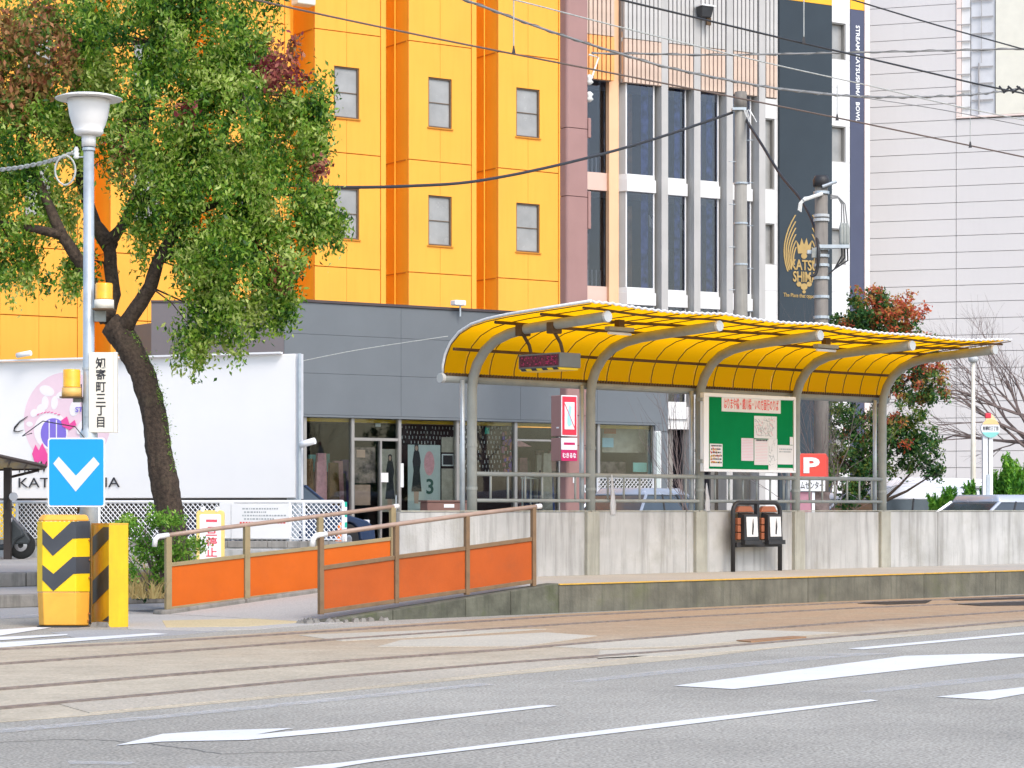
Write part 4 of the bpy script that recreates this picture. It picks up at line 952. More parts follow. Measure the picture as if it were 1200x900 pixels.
for pts, r0, r1 in limbs:
    f3 = []; rs = []
    for i in range(len(pts) - 1):
        for k in range(3):
            f = k / 3; a, b = pts[i], pts[i + 1]; f3.append(tp(*[a[j] + (b[j] - a[j]) * f for j in range(3)])); rs.append((r0 + (r1 - r0) * ((i + f) / (len(pts) - 1))) * k_)
    f3.append(tp(*pts[-1])); rs.append(r1 * k_)
    bark(f3, rs, 10).build('limb', 'bark', tr, smooth=True)
# crown blobs: px, py, radius px, depth offset, clumps, kind
blobs = [(60, 60, 75, .2, 40), (150, 40, 80, .1, 44), (240, 40, 70, 0, 38), (290, 70, 45, 0, 18), (30, 150, 70, .1, 32), (110, 140, 55, .5, 18), (190, 130, 75, -.2, 42), (270, 140, 75, -.2, 44),
         (335, 150, 52, 0, 24), (20, 235, 62, 0, 26), (75, 235, 38, .4, 7), (190, 220, 45, -.4, 18), (255, 230, 65, -.4, 38), (325, 230, 62, -.2, 34), (373, 240, 26, 0, 9), (290, 300, 62, -.5, 34), (235, 310, 40, -.5, 18),
         (265, 358, 34, -.5, 12), (225, 385, 22, -.5, 6), (318, 345, 30, -.4, 10), (-40, 100, 80, .2, 30), (-40, 220, 60, 0, 18), (150, -60, 120, .2, 40), (0, -50, 120, .3, 36), (270, -40, 70, .1, 20), (20, 305, 30, 0, 7), (90, 300, 26, .1, 6), (355, 110, 30, 0, 8), (385, 250, 14, 0, 3), (168, 262, 24, -.2, 5)]
rng = np.random.default_rng(3); pts_all = []; red = []; brown = []; twigs = []
for (bx, by, br, dz, nc) in blobs:
    for _ in range(int(nc * 1.7)):
        while True:
            a = rng.normal(size=3); a /= np.linalg.norm(a); rr = rng.uniform(.35, 1.0) ** .5
            q = a * rr; break
        x = bx + q[0] * br; y = by + q[2] * br * .92; z = dz + q[1] * br * k_ * 1.15
        c = tp(x, y, z)
        n = int(rng.integers(70, 130)); L = clump(c, n, rng.uniform(.055, .125), rng.uniform(.18, .50), rng)
        twigs.append((c, L[int(rng.integers(n))]))
        dl = (x - 15) ** 2 + (y - 45) ** 2; dr_ = (x - 325) ** 2 + (y - 70) ** 2
        if (dl < 72 ** 2 and rng.random() < .72) or (dr_ < 30 ** 2 and rng.random() < .8) or rng.random() < .004: (brown if dl < 72 ** 2 else red).append(L)
        else: pts_all.append(L)
for (x, y, h_) in ((208, 408, .3), (228, 420, .28), (283, 395, .3), (300, 372, .25), (340, 335, .2), (55, 325, .2), (92, 318, .3), (352, 305, .15), (8, 318, .15), (265, 390, .2), (375, 275, .12), (388, 225, .1), (240, 395, .25), (325, 372, .2)):
    pts_all.append(clump(tp(x, y, -.5), 75, .055, h_, rng))
for (x, y) in ((342, 62), (335, 78), (345, 45), (350, 88), (320, 92), (378, 190), (372, 196)):
    red.append(clump(tp(x, y, -.6), 60, .06, .1, rng))
cr = add_leaves('crown', np.concatenate(pts_all), .073, 'leaf', tr, .9, .42, rng)
add_leaves('reddened_foliage', np.concatenate(red), .075, 'leafred', tr, .6, .5, rng, label='dark red patches among the green leaves')
add_leaves('reddened_foliage', np.concatenate(brown), .085, 'leafbrown', tr, .6, .5, rng, label='rusty green patch at the top left')
mb = MB()
anch = [tp(*p) for pts, _, _ in limbs for p in pts[2:]]
for c, e in twigs[::9]:
    a = min(anch, key=lambda q: (q - c).length_squared)
    mb.tube([a, a.lerp(c, .55) + Vector((0, 0, .06)), c, Vector(e)], [.012, .008, .005, .003], 4, False)
mb.build('twigs', 'bark', tr, kind='stuff', recalc=False)
mo = []
for k in range(26):
    p = fine[R.randrange(24, 68)]; mo.append(clump(p + Vector((R.uniform(.12, .2), -.1, 0)), 22, .035, .02, rng))
add_leaves('moss_tufts', np.concatenate(mo), .03, 'leafbush', tr, .0, .3, rng)['kind'] = 'stuff'

# --- bush, dry grass, soil
bp = PX(185, 700, 27.8)
bu = thing('bush', 'bright green leafy bush around the foot of the leaning tree', 'bush', WF, (bp.x, 27.8, .16))
cl = []
for (x, y, r_, n) in ((150, 612, 14, 14), (190, 605, 14, 10), (208, 608, 12, 8), (165, 640, 24, 26), (200, 645, 24, 24), (225, 640, 14, 8), (190, 675, 20, 14), (140, 622, 10, 5), (235, 632, 8, 3), (180, 600, 10, 5), (155, 665, 12, 6)):
    for _ in range(n):
        a = rng.normal(size=3); a /= np.linalg.norm(a); a *= rng.uniform(.3, 1)
        cl.append(clump(PX(x + a[0] * r_, y + a[2] * r_, 27.7 + a[1] * .3), 26, .05, .04, rng))
add_leaves('leaves', np.concatenate(cl), .055, 'leafbush', bu, .1, .5, rng)
mb = MB()
for i in range(26):
    x0 = bp.x + R.uniform(-.15, .15); e = PX(R.uniform(142, 232), R.uniform(605, 650), 27.7 + R.uniform(-.3, .3))
    mb.tube([(x0, 27.8, .16), ((x0 + e.x) / 2, 27.75, (e.z + .16) / 2 + .08), e], [.010, .007, .004], 4, False)
mb.build('stems', 'barkgrey', bu, kind='stuff')
so = [Vector((A.u(x, v), v, .2)) for x, v in ((120, 25.63), (215, 25.63), (330, 28.0), (120, 28.0))]
MB().prism([(p.x, p.y) for p in so], 'z', .1, .2).top('planting_bed', 'soil', A, (so[0].x, so[0].y, 0), kind='structure')
gp = []; mb = MB()
for i in range(1500):
    p = GR(R.uniform(148, 193), R.uniform(664, 702), .19); p.z = .19
    d = Vector((R.uniform(-.12, .12), R.uniform(-.1, .05), R.uniform(.08, .30))); s_ = Vector((R.uniform(-.01, .01) + .006, .002, 0))
    mb.add([p - s_, p + s_, p + d * .6 + s_ * .5, p + d + Vector((d.x * .4, 0, -.03)), p + d * .6 - s_ * .5], [(0, 1, 2, 3, 4)])
mb.top('dry_grass', 'straw', WF, (0, 0, 0), kind='stuff', recalc=False)
gp = [clump(GR(x, y, .2), 60, .05, .02, rng) for x, y in ((157, 694), (166, 696), (160, 688), (172, 692), (185, 640), (150, 680))]
sm = thing('low_weed', 'small dark green weed in the dry grass by the kerb', 'weed', WF, tuple(GR(162, 697, .2)))
add_leaves('weed_leaves', np.concatenate(gp), .05, 'leafdark', sm, 0, .5, rng)

# ------------------------------------------------------------------ BARE AND EVERGREEN TREES, right
def grow(mb, p, d, L, r, lvl, rr, spread=.55, up=.12):
    n = 4; pts = [p.copy()]; rs = [r]
    for i in range(n):
        d = (d + Vector((rr.uniform(-.16, .16), rr.uniform(-.16, .16), rr.uniform(-.10, .16) + up * .3))).normalized()
        p = p + d * L / n; pts.append(p.copy()); rs.append(r * (1 - .4 * (i + 1) / n))
        if lvl > 0 and i >= 1:
            for _ in range(1 if rr.random() < .6 else 2):
                a = d.orthogonal().normalized(); a.rotate(Matrix.Rotation(rr.uniform(0, 6.28), 3, d))
                grow(mb, p, (d + a * spread * rr.uniform(.7, 1.5)).normalized(), L * rr.uniform(.5, .75), rs[-1] * .6, lvl - 1, rr, spread, up)
    mb.tube(pts, rs, 5 if r > .02 else 3, False)
bt = thing('bare_tree', 'leafless grey branching tree at the right edge before the white building', 'tree', WF, (PX(1215, 640, 47).x, 47, .16))
mb = MB(); rr = random.Random(5); b0 = PX(1222, 640, 47); b0.z = .16
mb.tube([b0, PX(1218, 570, 47), PX(1215, 520, 47)], [.14, .12, .11], 8); mb.build('trunk', 'barkgrey', bt, smooth=True)
mb = MB()
for tgt, L in (((1090, 430), 2.0), ((1140, 395), 1.7), ((1090, 480), 2.0), ((1180, 390), 1.5), ((1120, 450), 1.8), ((1160, 430), 1.5), ((1240, 380), 1.8), ((1085, 510), 1.9), ((1060, 470), 2.1), ((1150, 520), 1.0)):
    s_ = PX(1215, 505 + R.uniform(-15, 30), 47); d = (PX(tgt[0], tgt[1], 47 + rr.uniform(-.7, .7)) - s_).normalized()
    grow(mb, s_, d, L * .85, .034, 3, rr, .5, .03)
mb.build('branches', 'barkgrey', bt, recalc=False)
for k, (px, py, z, lab, tg) in enumerate(((955, 620, 44, 'bare twiggy shrub behind the red parking sign', [(930, 480), (960, 470), (990, 490), (1000, 510), (1010, 540), (940, 500), (975, 500)]),
                                        (815, 600, 43, 'bare twiggy shrub beyond the end of the grey shop', [(775, 490), (790, 470), (800, 500), (785, 520), (825, 480)]))):
    t = thing('bare_shrub', lab, 'shrub', WF, (PX(px, py, z).x, z, .16)); mb = MB(); rr = random.Random(9 + k)
    s_ = PX(px, 600, z); s0 = s_.copy(); s0.z = .16
    for q in tg:
        e = PX(q[0], q[1], z + rr.uniform(-.4, .4)); grow(mb, s0, (e - s0).normalized(), (e - s0).length * .8, .014, 3 if k == 0 else 2, rr, .4, .05)
    mb.build('branches', 'barkgrey', t, recalc=False)
ZE = 46.
ev = thing('evergreen_tree', 'dark evergreen tree with scarlet leaves at its top behind the shelter', 'tree', WF, (PX(1030, 640, ZE).x, ZE, .16))
e0 = PX(1030, 620, ZE); e0.z = .16
bark([e0, PX(1028, 540, ZE), PX(1030, 470, ZE), PX(1038, 400, ZE)], [.13, .11, .08, .04], 10).build('trunk', 'bark', ev, smooth=True)
mb = MB()
for q in ((985, 560), (1080, 540), (1000, 500), (1075, 480), (1010, 430), (1090, 420), (1000, 385), (1050, 370), (965, 520), (1095, 555)):
    s_ = PX(1030, min(590, q[1] + 50), ZE); mb.tube([s_, s_.lerp(PX(q[0], q[1], ZE), .5) + Vector((0, 0, -.05)), PX(q[0], q[1], ZE)], [.04, .025, .01], 5)
mb.build('limbs', 'bark', ev)
gk = ZE / FPX; gl = []; sl = []; ol = []
for (x, y, r_, n, sc_) in ((1020, 362, 28, 44, .25), (1055, 372, 30, 44, .6), (1000, 380, 24, 26, .12), (1030, 400, 40, 44, .15), (1075, 410, 30, 30, .4), (1010, 440, 35, 28, .05), (1065, 445, 32, 32, .15), (1095, 460, 20, 14, .3), (1090, 430, 22, 14, .5), (1000, 490, 38, 44, .02), (1045, 500, 38, 50, .04), (1075, 520, 28, 26, .03), (995, 540, 36, 44, 0), (1025, 545, 30, 36, 0), (1075, 540, 22, 16, 0), (965, 550, 22, 16, .03), (1000, 575, 22, 18, 0), (1098, 548, 10, 4, 0), (1060, 355, 16, 8, .6), (1030, 345, 12, 6, .5)):
    for _ in range(int(n * 1.1)):
        a = rng.normal(size=3); a /= np.linalg.norm(a); a *= rng.uniform(.3, 1.12)
        L = clump(PX(x + a[0] * r_, y + a[2] * r_ * .85, ZE + a[1] * r_ * gk), 48, .075, .08, rng)
        (sl if rng.random() < sc_ * 1.15 + .03 else gl).append(L)
add_leaves('crown', np.concatenate(gl), .085, 'leafdark', ev, .3, .5, rng)
add_leaves('scarlet_foliage', np.concatenate(sl), .08, 'leafscarlet', ev, .2, .5, rng, label='scarlet and orange autumn leaves')
# conifer hedge: separate upright plants
for k, (px, top_, z, n) in enumerate(((1192, 530, 43.5, 8), (1168, 550, 43.8, 6), (1146, 560, 44, 5), (1122, 566, 44.2, 5), (1215, 540, 43.5, 7), (1102, 575, 44.6, 4))):
    t = thing('conifer_shrub', ['tall bright green spiky conifer at the right picture edge', 'spiky green conifer just right of the round bus stop sign', 'low spiky conifer behind the white bus stop pole', 'low yellow green conifer left of the bus stop pole', 'spiky conifer cut off by the right picture edge', 'lowest conifer sprig beside the white wagon'][k], 'conifer', WF, (PX(px, 620, z).x, z, .16), 'spiky conifers by the car park')
    cl = []; base = PX(px, 615, z)
    for j in range(n * 5):
        ex = PX(px + R.uniform(-17, 17), top_ + R.uniform(0, 34), z + R.uniform(-.3, .3)); bx = base + Vector((R.uniform(-.1, .1), 0, 0)); nn = 160
        tt = rng.uniform(0, 1, nn); p = np.array(bx)[None] + (np.array(ex) - np.array(bx))[None] * tt[:, None] + rng.normal(size=(nn, 3)) * (.05 * (1.25 - tt))[:, None]; cl.append(p)
    me = leaf_mesh(np.concatenate(cl), .10, rng, -1.6, .30, tuple(t.o)); me.materials.append(M['leafconifer']); ob = bpy.data.objects.new('foliage', me); C.objects.link(ob); ob.parent = t.ob

# ------------------------------------------------------------------ YELLOW TOWER (frame B)
VY = None
# plane of the tower flats: through x=520 at z 60
_p = PX(520, 300, 60); VY = B.loc(_p).y
yt = thing('yellow_tower', 'tall bright yellow building with stepped bays and small frosted windows', 'building', B, (B.u(520, VY), VY, 0))
hj = [B.hit(516, y, VY)[1] for y in (321, 190)]      # joint lines
per = hj[1] - hj[0]
perW = B.hit(516, 91.5, VY)[1] - B.hit(516, 229.5, VY)[1]
levels = [.15, hj[0] - per * .55, hj[0]] + [hj[1] + perW * k for k in range(0, 5)]
uA = [(B.u(380 if False else 369, VY), B.u(445.5, VY)), (B.u(479, VY), B.u(552, VY)), (B.u(584, VY), B.u(654, VY))]
bw = uA[2][0] - uA[1][0]
flats = list(uA); a = uA[1]
for k in range(2, 7): flats.insert(0, (a[0] - bw * k, a[0] - bw * k + (a[1] - a[0])))
HTOP = levels[-1]
MB().box(flats[0][0] - 1, flats[-1][1] - .02, VY + 1.08, VY + 12, 0, HTOP + .3).build('core_wall', 'yside', yt)
wus = [(B.u(391.5, VY), B.u(421, VY)), (B.u(502, VY), B.u(529.5, VY)), (B.u(605, VY), B.u(632.5, VY))]
wh = (B.hit(516, 288, VY)[1], B.hit(516, 229.5, VY)[1])
woff = hj[0]
pane_me = None
for fi, (a, b) in enumerate(flats):
    if fi >= len(flats) - 3: wu = wus[fi - (len(flats) - 3)]
    else: wu = (a + (wus[1][0] - uA[1][0]), a + (wus[1][1] - uA[1][0]))
    mid = (wu[0] + wu[1]) / 2
    MB().box(a + .02, b - .02, VY + .10, VY + 1.06, .0, HTOP + .2).build('bay_core', 'yside', yt)
    # fin at the right edge
    MB().box(b + .012, b + .15, VY - .02, VY + .5, 0, HTOP + .25).build('edge_fin', 'ywall', yt)
    for li in range(len(levels) - 1):
        z0, z1 = levels[li] + .012, levels[li + 1] - .012
        if li < 2:
            MB().box(a, mid - .004, VY, VY + .09, z0, z1).build('wall_panel', 'ywall', yt); MB().box(mid + .004, b, VY, VY + .09, z0, z1).build('wall_panel', 'ywall', yt); continue
        k = li - 2; h0, h1 = wh[0] + perW * k, wh[1] + perW * k
        if k in (2, 3):
            MB().box(a, mid - .004, VY, VY + .09, z0, z1).build('wall_panel', 'ywall', yt); MB().box(mid + .004, b, VY, VY + .09, z0, z1).build('wall_panel', 'ywall', yt); continue
        MB().prism([(a, z0), (mid - .004, z0), (mid - .004, h0), (wu[0], h0), (wu[0], h1), (mid - .004, h1), (mid - .004, z1), (a, z1)], 'y', VY, VY + .09).build('wall_panel', 'ywall', yt)
        MB().prism([(b, z0), (mid + .004, z0), (mid + .004, h0), (wu[1], h0), (wu[1], h1), (mid + .004, h1), (mid + .004, z1), (b, z1)], 'y', VY, VY + .09).build('wall_panel', 'ywall', yt)
        wn = MB().box(wu[0] + .04, wu[1] - .04, VY + .072, VY + .09, h0 + .04, h1 - .04).build('window', 'winpane', yt)
        for q in ((wu[0] + .002, wu[0] + .04, h0, h1), (wu[1] - .04, wu[1] - .002, h0, h1), (wu[0] + .04, wu[1] - .04, h0, h0 + .04), (wu[0] + .04, wu[1] - .04, h1 - .04, h1)):
            MB().box(q[0], q[1], VY + .03, VY + .088, q[2] + .002, q[3] - .002).build('frame', 'winframe', yt, parent=wn)
        MB().box(wu[0] + .04, wu[1] - .04, VY + .05, VY + .071, (h0 + h1) / 2 - .01, (h0 + h1) / 2 + .01).build('transom', 'winframe', yt, parent=wn)
        MB().box(wu[0] - .03, wu[1] + .03, VY - .035, VY - .002, h0 - .035, h0 - .005).build('sill', 'yjoint', yt, parent=wn)
    # return wall joints
    for z in levels[1:-1]: MB().box(a - .012, a + .018, VY + .12, VY + 1.07, z - .015, z + .015).build('return_joint', 'yjoint', yt)
    MB().box(a + .0, a + .018, VY + .095, VY + 1.07, 0, HTOP + .2).build('return_wall', 'yside', yt)
ue = flats[-1][1] + .17
MB().box(ue, ue + .35, VY + .25, VY + 8, 0, HTOP + .2).build('shaded_end_strip', 'mauve_dark', yt)  # dark colour stands for the shadow side at the tower end
# air terminal clutter on tower top edge left of (350, 5)
MB().box(B.u(341, VY - .1), B.u(362, VY - .1), VY - .45, VY - .1, B.hit(350, 9, VY)[1], B.hit(350, -14, VY)[1]).build('outdoor_unit', 'cream', yt, bevel=.03)
# drain pipes and thin rods on returns
for fi in (-1, -2):
    a, b = flats[fi]
    MB().tube([(a - .10, VY + .5, 4), (a - .10, VY + .5, HTOP)], .02, 6).build('rod', 'yside', yt)
cw = thing('roof_camera', 'small white camera housing on the coping of the grey shop', 'camera', B, (B.u(537, -.1), -.1, B.hit(537, 359, -.1)[1]))
u, h = B.hit(537, 357, -.1)
MB().box(u - .14, u + .14, -.2, .0, h - .02, h + .09).build('housing', 'signwhite', cw, bevel=.02); MB().tube([(u + .05, -.1, h - .25), (u + .05, -.1, h - .02)], .02, 8).build('stem', 'galv', cw)

# ------------------------------------------------------------------ GREY SHOP (frame B, v = 0)
def bh(px, py, v=0.): return B.hit(px, py, v)
gs = thing('grey_shop', 'low grey fascia shop with display windows in front of the yellow tower', 'shop', B, (bh(560, 600)[0], 0, .16))
uL0 = B.u(333, 0); uE = B.u(783, 0); hTop = bh(450, 356)[1]; hF = bh(500, 489)[1]; hF2 = bh(775, 505)[1]
rows = [hF, hF + (hTop - hF) * .36, hF + (hTop - hF) * .70, hTop - .06]
cols = [uL0, B.u(470, 0), B.u(610, 0), B.u(700, 0), uE]
for r0, r1 in zip(rows, rows[1:]):
    for c0, c1 in zip(cols, cols[1:]): MB().box(c0 + .003, c1 - .003, 0, .12, r0 + .003, r1 - .003).build('fascia_panel', 'fascia', gs)
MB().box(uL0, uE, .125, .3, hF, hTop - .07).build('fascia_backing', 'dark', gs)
MB().box(uL0 - .02, uE + .03, -.03, .32, hTop - .055, hTop).build('coping', 'coping', gs)
MB().box(uL0, uE, .33, VY - .1, hF + .1, hTop - .1).build('roof_slab', 'fascia', gs)
MB().box(uL0, uE, .0, .9, hF - .05, hF - .003).build('soffit', 'fascia', gs)
u768 = B.u(768, 0)
MB().box(u768, uE, -.002, .118, hF2, hF - .001).build('fascia_return', 'fascia', gs)
# wing to the left, nearly facing the street
Wf = Frame(88, 333, PX(333, 0, 1).y * (lambda: B.w(B.u(333, 0), 0).y)())
wg = thing('grey_shop_wing', 'warm grey wing wall behind the tree joining the grey shop', 'wall', Wf, (-1, 0, 0))
uWL = Wf.u(177, 0); hWt = Wf.hit(200, 352, 0)[1]
n_ = 3
for k in range(n_):
    a = uWL + (0 - uWL) * k / n_; b = uWL + (0 - uWL) * (k + 1) / n_
    MB().box(a + .004, b - .004, 0, .15, .16, hWt - .05).build('wall_panel', 'fascia_side', wg)
MB().box(uWL, -.03, -.02, .2, hWt - .045, hWt).build('coping', 'coping', wg)
MB().box(uWL, uWL + .15, .16, 5, .16, hWt - .05).build('side_wall', 'fascia_side', wg)
# glazing
mull = [356, 412, 467, 535, 603, 655, 700, 765]
um_ = [B.u(x, .12) for x in mull]
for x, u in zip(mull, um_):
    MB().box(u - .035, u + .035, .06, .18, .16, hF - .052).build('mullion', 'alu', gs)
for i in range(len(um_) - 1):
    MB().box(um_[i] + .04, um_[i + 1] - .04, .112, .124, .2, hF - .056).build('glass_pane', 'shopglass', gs)
    MB().box(um_[i] + .036, um_[i + 1] - .036, .08, .16, .16, .20).build('bottom_rail', 'alu', gs)
hTr = bh(440, 515, .12)[1]
MB().box(um_[1] + .036, um_[2] - .036, .07, .17, hTr - .03, hTr + .03).build('door_transom', 'alu', gs)
MB().box(um_[4] + .036, um_[5] - .036, .07, .17, bh(625, 516, .12)[1] - .02, bh(625, 516, .12)[1] + .02).build('door_transom', 'alu', gs)
um2 = B.u(445, .12)
dr1 = MB().box(um2 - .02, um2 + .02, .06, .17, .2, hTr - .032).build('door_stile', 'alu', gs)
MB().tube([(B.u(464, .03), .03, .95), (B.u(464, .03), .03, 1.5)], .015, 6).build('door_handle', 'galv', gs)
# interior
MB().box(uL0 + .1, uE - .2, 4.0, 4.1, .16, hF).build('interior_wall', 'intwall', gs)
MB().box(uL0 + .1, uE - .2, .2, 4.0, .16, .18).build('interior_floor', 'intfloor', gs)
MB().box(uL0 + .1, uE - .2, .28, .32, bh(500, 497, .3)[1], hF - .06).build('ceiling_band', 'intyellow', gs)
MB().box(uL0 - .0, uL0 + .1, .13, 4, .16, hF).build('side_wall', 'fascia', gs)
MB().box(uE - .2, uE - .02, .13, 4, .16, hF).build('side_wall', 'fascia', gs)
# column at the right end
MB().box(B.u(768, 0) + .0, B.u(775, 0), .0, .3, .16, hF2 - .003).build('end_column', 'tower_white', gs)
MB().box(B.u(776, 0), B.u(783, 0), .02, .3, .16, hF2 - .003).build('end_column', 'fascia', gs)
# stock inside: rows of hanging tags and shelves
def tagwall(px0, px1, py0, py1, v, step, m='tags'):
    mb = MB(); u0, h1 = bh(px0, py0, v); u1 = B.u(px1, v); h0 = bh(px0, py1, v)[1]; h = h1; row = 0
    while h > h0:
        u = u0 + (step / 2 if row % 2 else 0)
        while u < u1:
            if R.random() < .8: mb.box(u, u + .016, v, v + .01, h - .065 * R.uniform(.6, 1.1), h)
            u += step * R.uniform(.9, 1.1)
        h -= .105; row += 1
    return mb
tagwall(471, 533, 499, 519, .55, .085).build('hanging_stock', 'tags', gs, kind='stuff', recalc=False)
tagwall(539, 601, 499, 553, .55, .085).build('hanging_stock', 'tags', gs, kind='stuff', recalc=False)
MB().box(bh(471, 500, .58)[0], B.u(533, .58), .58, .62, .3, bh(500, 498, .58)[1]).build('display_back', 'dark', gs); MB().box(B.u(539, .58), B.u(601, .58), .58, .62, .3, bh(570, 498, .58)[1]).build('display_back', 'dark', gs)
mb = MB()
for i in range(40):
    px = R.uniform(588, 601); py = R.uniform(505, 552); u, h = bh(px, py, .5); mb.box(u, u + .05, .48, .52, h - .08, h)
mb.build('coloured_stock', mat('mixed stock', (.55, .18, .03), .6, .5, 9, island=(.10, .04, .45)), gs, kind='stuff', recalc=False)
for i in range(60):                              # racks of garments
    px = R.choice([R.uniform(606, 648), R.uniform(480, 600), R.uniform(360, 408)]); v = R.uniform(.8, 2.6); u, h = bh(px, R.uniform(528, 560), v)
    MB().hull([(u - .16, v - .06, .5), (u + .16, v - .06, .5), (u + .16, v + .06, .5), (u - .16, v + .06, .5)], [(u - .10, v - .04, h), (u + .10, v - .04, h), (u + .10, v + .04, h), (u - .10, v + .04, h)]).build('garment', R.choice(['curtain_blue', 'photo', 'curtain_brown', 'poster2', 'pinkprint', 'curtain_violet', 'teal']), gs)
mb = MB()
for px in (612, 622, 634, 645): u = B.u(px, 1.2); mb.tube([(u, 1.2, .18), (u, 1.2, 1.9)], .02, 6)
u0, u1 = B.u(610, 1.2), B.u(648, 1.2); mb.tube([(u0, 1.2, 1.9), (u1, 1.2, 1.9)], .02, 6); mb.build('display_rack', 'signwhite', gs)
mb = MB(); u0 = B.u(604, .6); u1 = B.u(620, .6); h = bh(612, 517, .6)[1]
mb.hull([(u0, .5, h - .12), (u1, .5, h - .12), (u1, 1.2, h - .12), (u0, 1.2, h - .12)], [(u0 + .05, .6, h), (u0 + .15, .6, h), (u0 + .15, 1.0, h), (u0 + .05, 1.0, h)]); mb.build('red_canopy', 'pinkprint', gs)
def panel(name, px0, py0, px1, py1, m, v=.20, par=None):
    u0, h1 = bh(px0, py0, v); u1 = B.u(px1, v); h0 = bh(px0, py1, v)[1]
    return MB().box(u0, u1, v, v + .01, h0, h1).build(name, m, gs, parent=par), (u0, u1, h0, h1)
p3, r3 = panel('poster', 478, 521, 516, 600, 'poster')
lettering('poster_number', '3', 'greenprint', gs, (bh(499.5, 0, .198)[0], bh(508, 0, .198)[0], bh(500, 579, .198)[1], bh(500, 561, .198)[1]), .197, .002, .02, parent=p3)
def figure(px, py0, py1, v, par, dress='ink'):
    u, h1 = bh(px, py0, v); h0 = bh(px, py1, v)[1]; H = h1 - h0; w = H * .105
    MB().prism([(u + w * .26 * cos(a), h1 - H * .075 + H * .045 * sin(a)) for a in [2 * pi * k / 10 for k in range(10)]], 'y', v - .003, v).build('figure_head', 'skin', gs, parent=par)
    MB().prism([(u - w * .5, h1 - H * .13), (u - w * .75, h1 - H * .3), (u - w * .55, h1 - H * .45), (u - w * .95, h0 + H * .2), (u + w * .95, h0 + H * .2), (u + w * .6, h1 - H * .45), (u + w * .8, h1 - H * .3), (u + w * .5, h1 - H * .13)], 'y', v - .006, v - .0035).build('figure_dress', dress, gs, parent=par)
    MB().prism([(u - w * .42, h1 - H * .17), (u + w * .42, h1 - H * .17), (u + w * .36, h1 - H * .02), (u, h1), (u - w * .36, h1 - H * .02)], 'y', v - .0025, v - .0005).build('figure_hair', 'ink', gs, parent=par)
    MB().prism([(u - w * .4, h0), (u + w * .35, h0), (u + w * .45, h0 + H * .21), (u - w * .5, h0 + H * .21)], 'y', v - .003, v).build('figure_legs', 'skin', gs, parent=par)
figure(488, 520, 590, .199, p3)
u, h = bh(503, 543, .198)
MB().prism([(u + .13 * cos(a), h + .26 * sin(a)) for a in [2 * pi * k / 18 for k in range(18)]], 'y', .196, .1985).build('poster_disc', 'pinkprint', gs, parent=p3)
p4, _ = panel('poster', 446.5, 526, 464, 600, 'poster2'); figure(457, 532, 598, .199, p4)
panel('notice', 446.5, 554, 455, 565, 'paper', .05)
p5, _ = panel('poster', 415.5, 524, 440, 566, 'photo'); panel('poster', 416, 568, 434, 592, 'skin')
panel('poster', 418, 527, 428, 536, 'skin', .19); panel('poster', 469.5, 543, 473, 571, 'signwhite', .05)
panel('poster', 517.5, 512, 532, 530, 'poster2', .22); panel('poster', 518, 532, 532, 546, 'signwhite', .22); panel('poster', 519.5, 533.5, 530.5, 544.5, 'ink', .205); panel('poster', 517.5, 549, 532, 596, 'poster2', .22); panel('poster', 537, 520, 541, 596, 'poster', .22)
panel('exit_sign', 568.5, 501, 573.5, 508.5, 'green', .4); panel('ceiling_lamp', 440, 492, 446, 500, 'signwhite', .4)
panel('back_poster', 706, 500, 762, 530, 'poster2', .6); panel('poster', 706, 513, 719, 524, 'skyprint', .55); panel('poster', 708, 500, 722, 508, 'orange_old', .55); panel('poster', 742, 542, 758, 553, 'teal', .3); panel('counter', 703, 541, 733, 556, 'photo', .8)
panel('side_banner', 769.5, 506, 774, 600, 'poster', -.04)
pp = thing('planter_box', 'long brown planter box under the number three poster', 'planter', B, (B.u(505, -.8), -.8, .16))
u0, h1 = bh(492, 588, -.8); u1 = B.u(541, -.8)
MB().box(u0, u1, -1.1, -.8, .16, h1).build('box', 'planter', pp, bevel=.02); MB().box(u0 + .4, u0 + .65, -1.108, -1.102, h1 - .12, h1 - .05).build('badge', 'signwhite', pp)
MB().box(u0 - .02, u1 + .02, -1.12, -.78, h1, h1 + .03).build('rim', 'planter', pp)
# round lamp beside the shop window
# ------------------------------------------------------------------ MAUVE PYLON with sign boxes
VQ = -2.6
mp_ = thing('sign_pylon', 'tall mauve steel pylon standing in front of the grey shop', 'pylon', B, (B.u(675, VQ), VQ, .16))
u0, u1 = B.u(664.5, VQ), B.u(690, VQ)
sec = rrect(u0, u1, VQ, VQ + .22, .06, 4)
hseg = [.16, bh(675, 522, VQ)[1], bh(675, 487, VQ)[1], bh(675, 230, VQ)[1], bh(675, 150, VQ)[1], 13.5]
for a, b in zip(hseg, hseg[1:]): MB().prism([(x, z) for x, z in rrect(u0, u1, VQ, VQ + .30, .07, 4)], 'z', a + .008, b - .008).build('column_segment', 'mauve', mp_)
MB().prism([(x, z) for x, z in rrect(u0 + .02, u1 - .02, VQ + .02, VQ + .28, .06, 4)], 'z', .16, 13.5).build('column_core', 'mauve_dark', mp_)
for y0, y1 in ((138, 161), (224, 268)):
    h1 = bh(691, y0, VQ)[1]; h0 = bh(691, y1, VQ)[1]
    MB().box(u1 + .002, u1 + .075, VQ + .02, VQ + .2, h0, h1).build('flange', 'mauve', mp_, bevel=.01)
    for k in range(4): MB().tube([(u1 + .076, VQ + .08, h0 + (h1 - h0) * (k + .5) / 4), (u1 + .11, VQ + .08, h0 + (h1 - h0) * (k + .5) / 4)], .018, 6).build('bolt', 'mauve', mp_)
mb = MB()
for y in (172, 178, 165): pass
u2 = u1 + .05
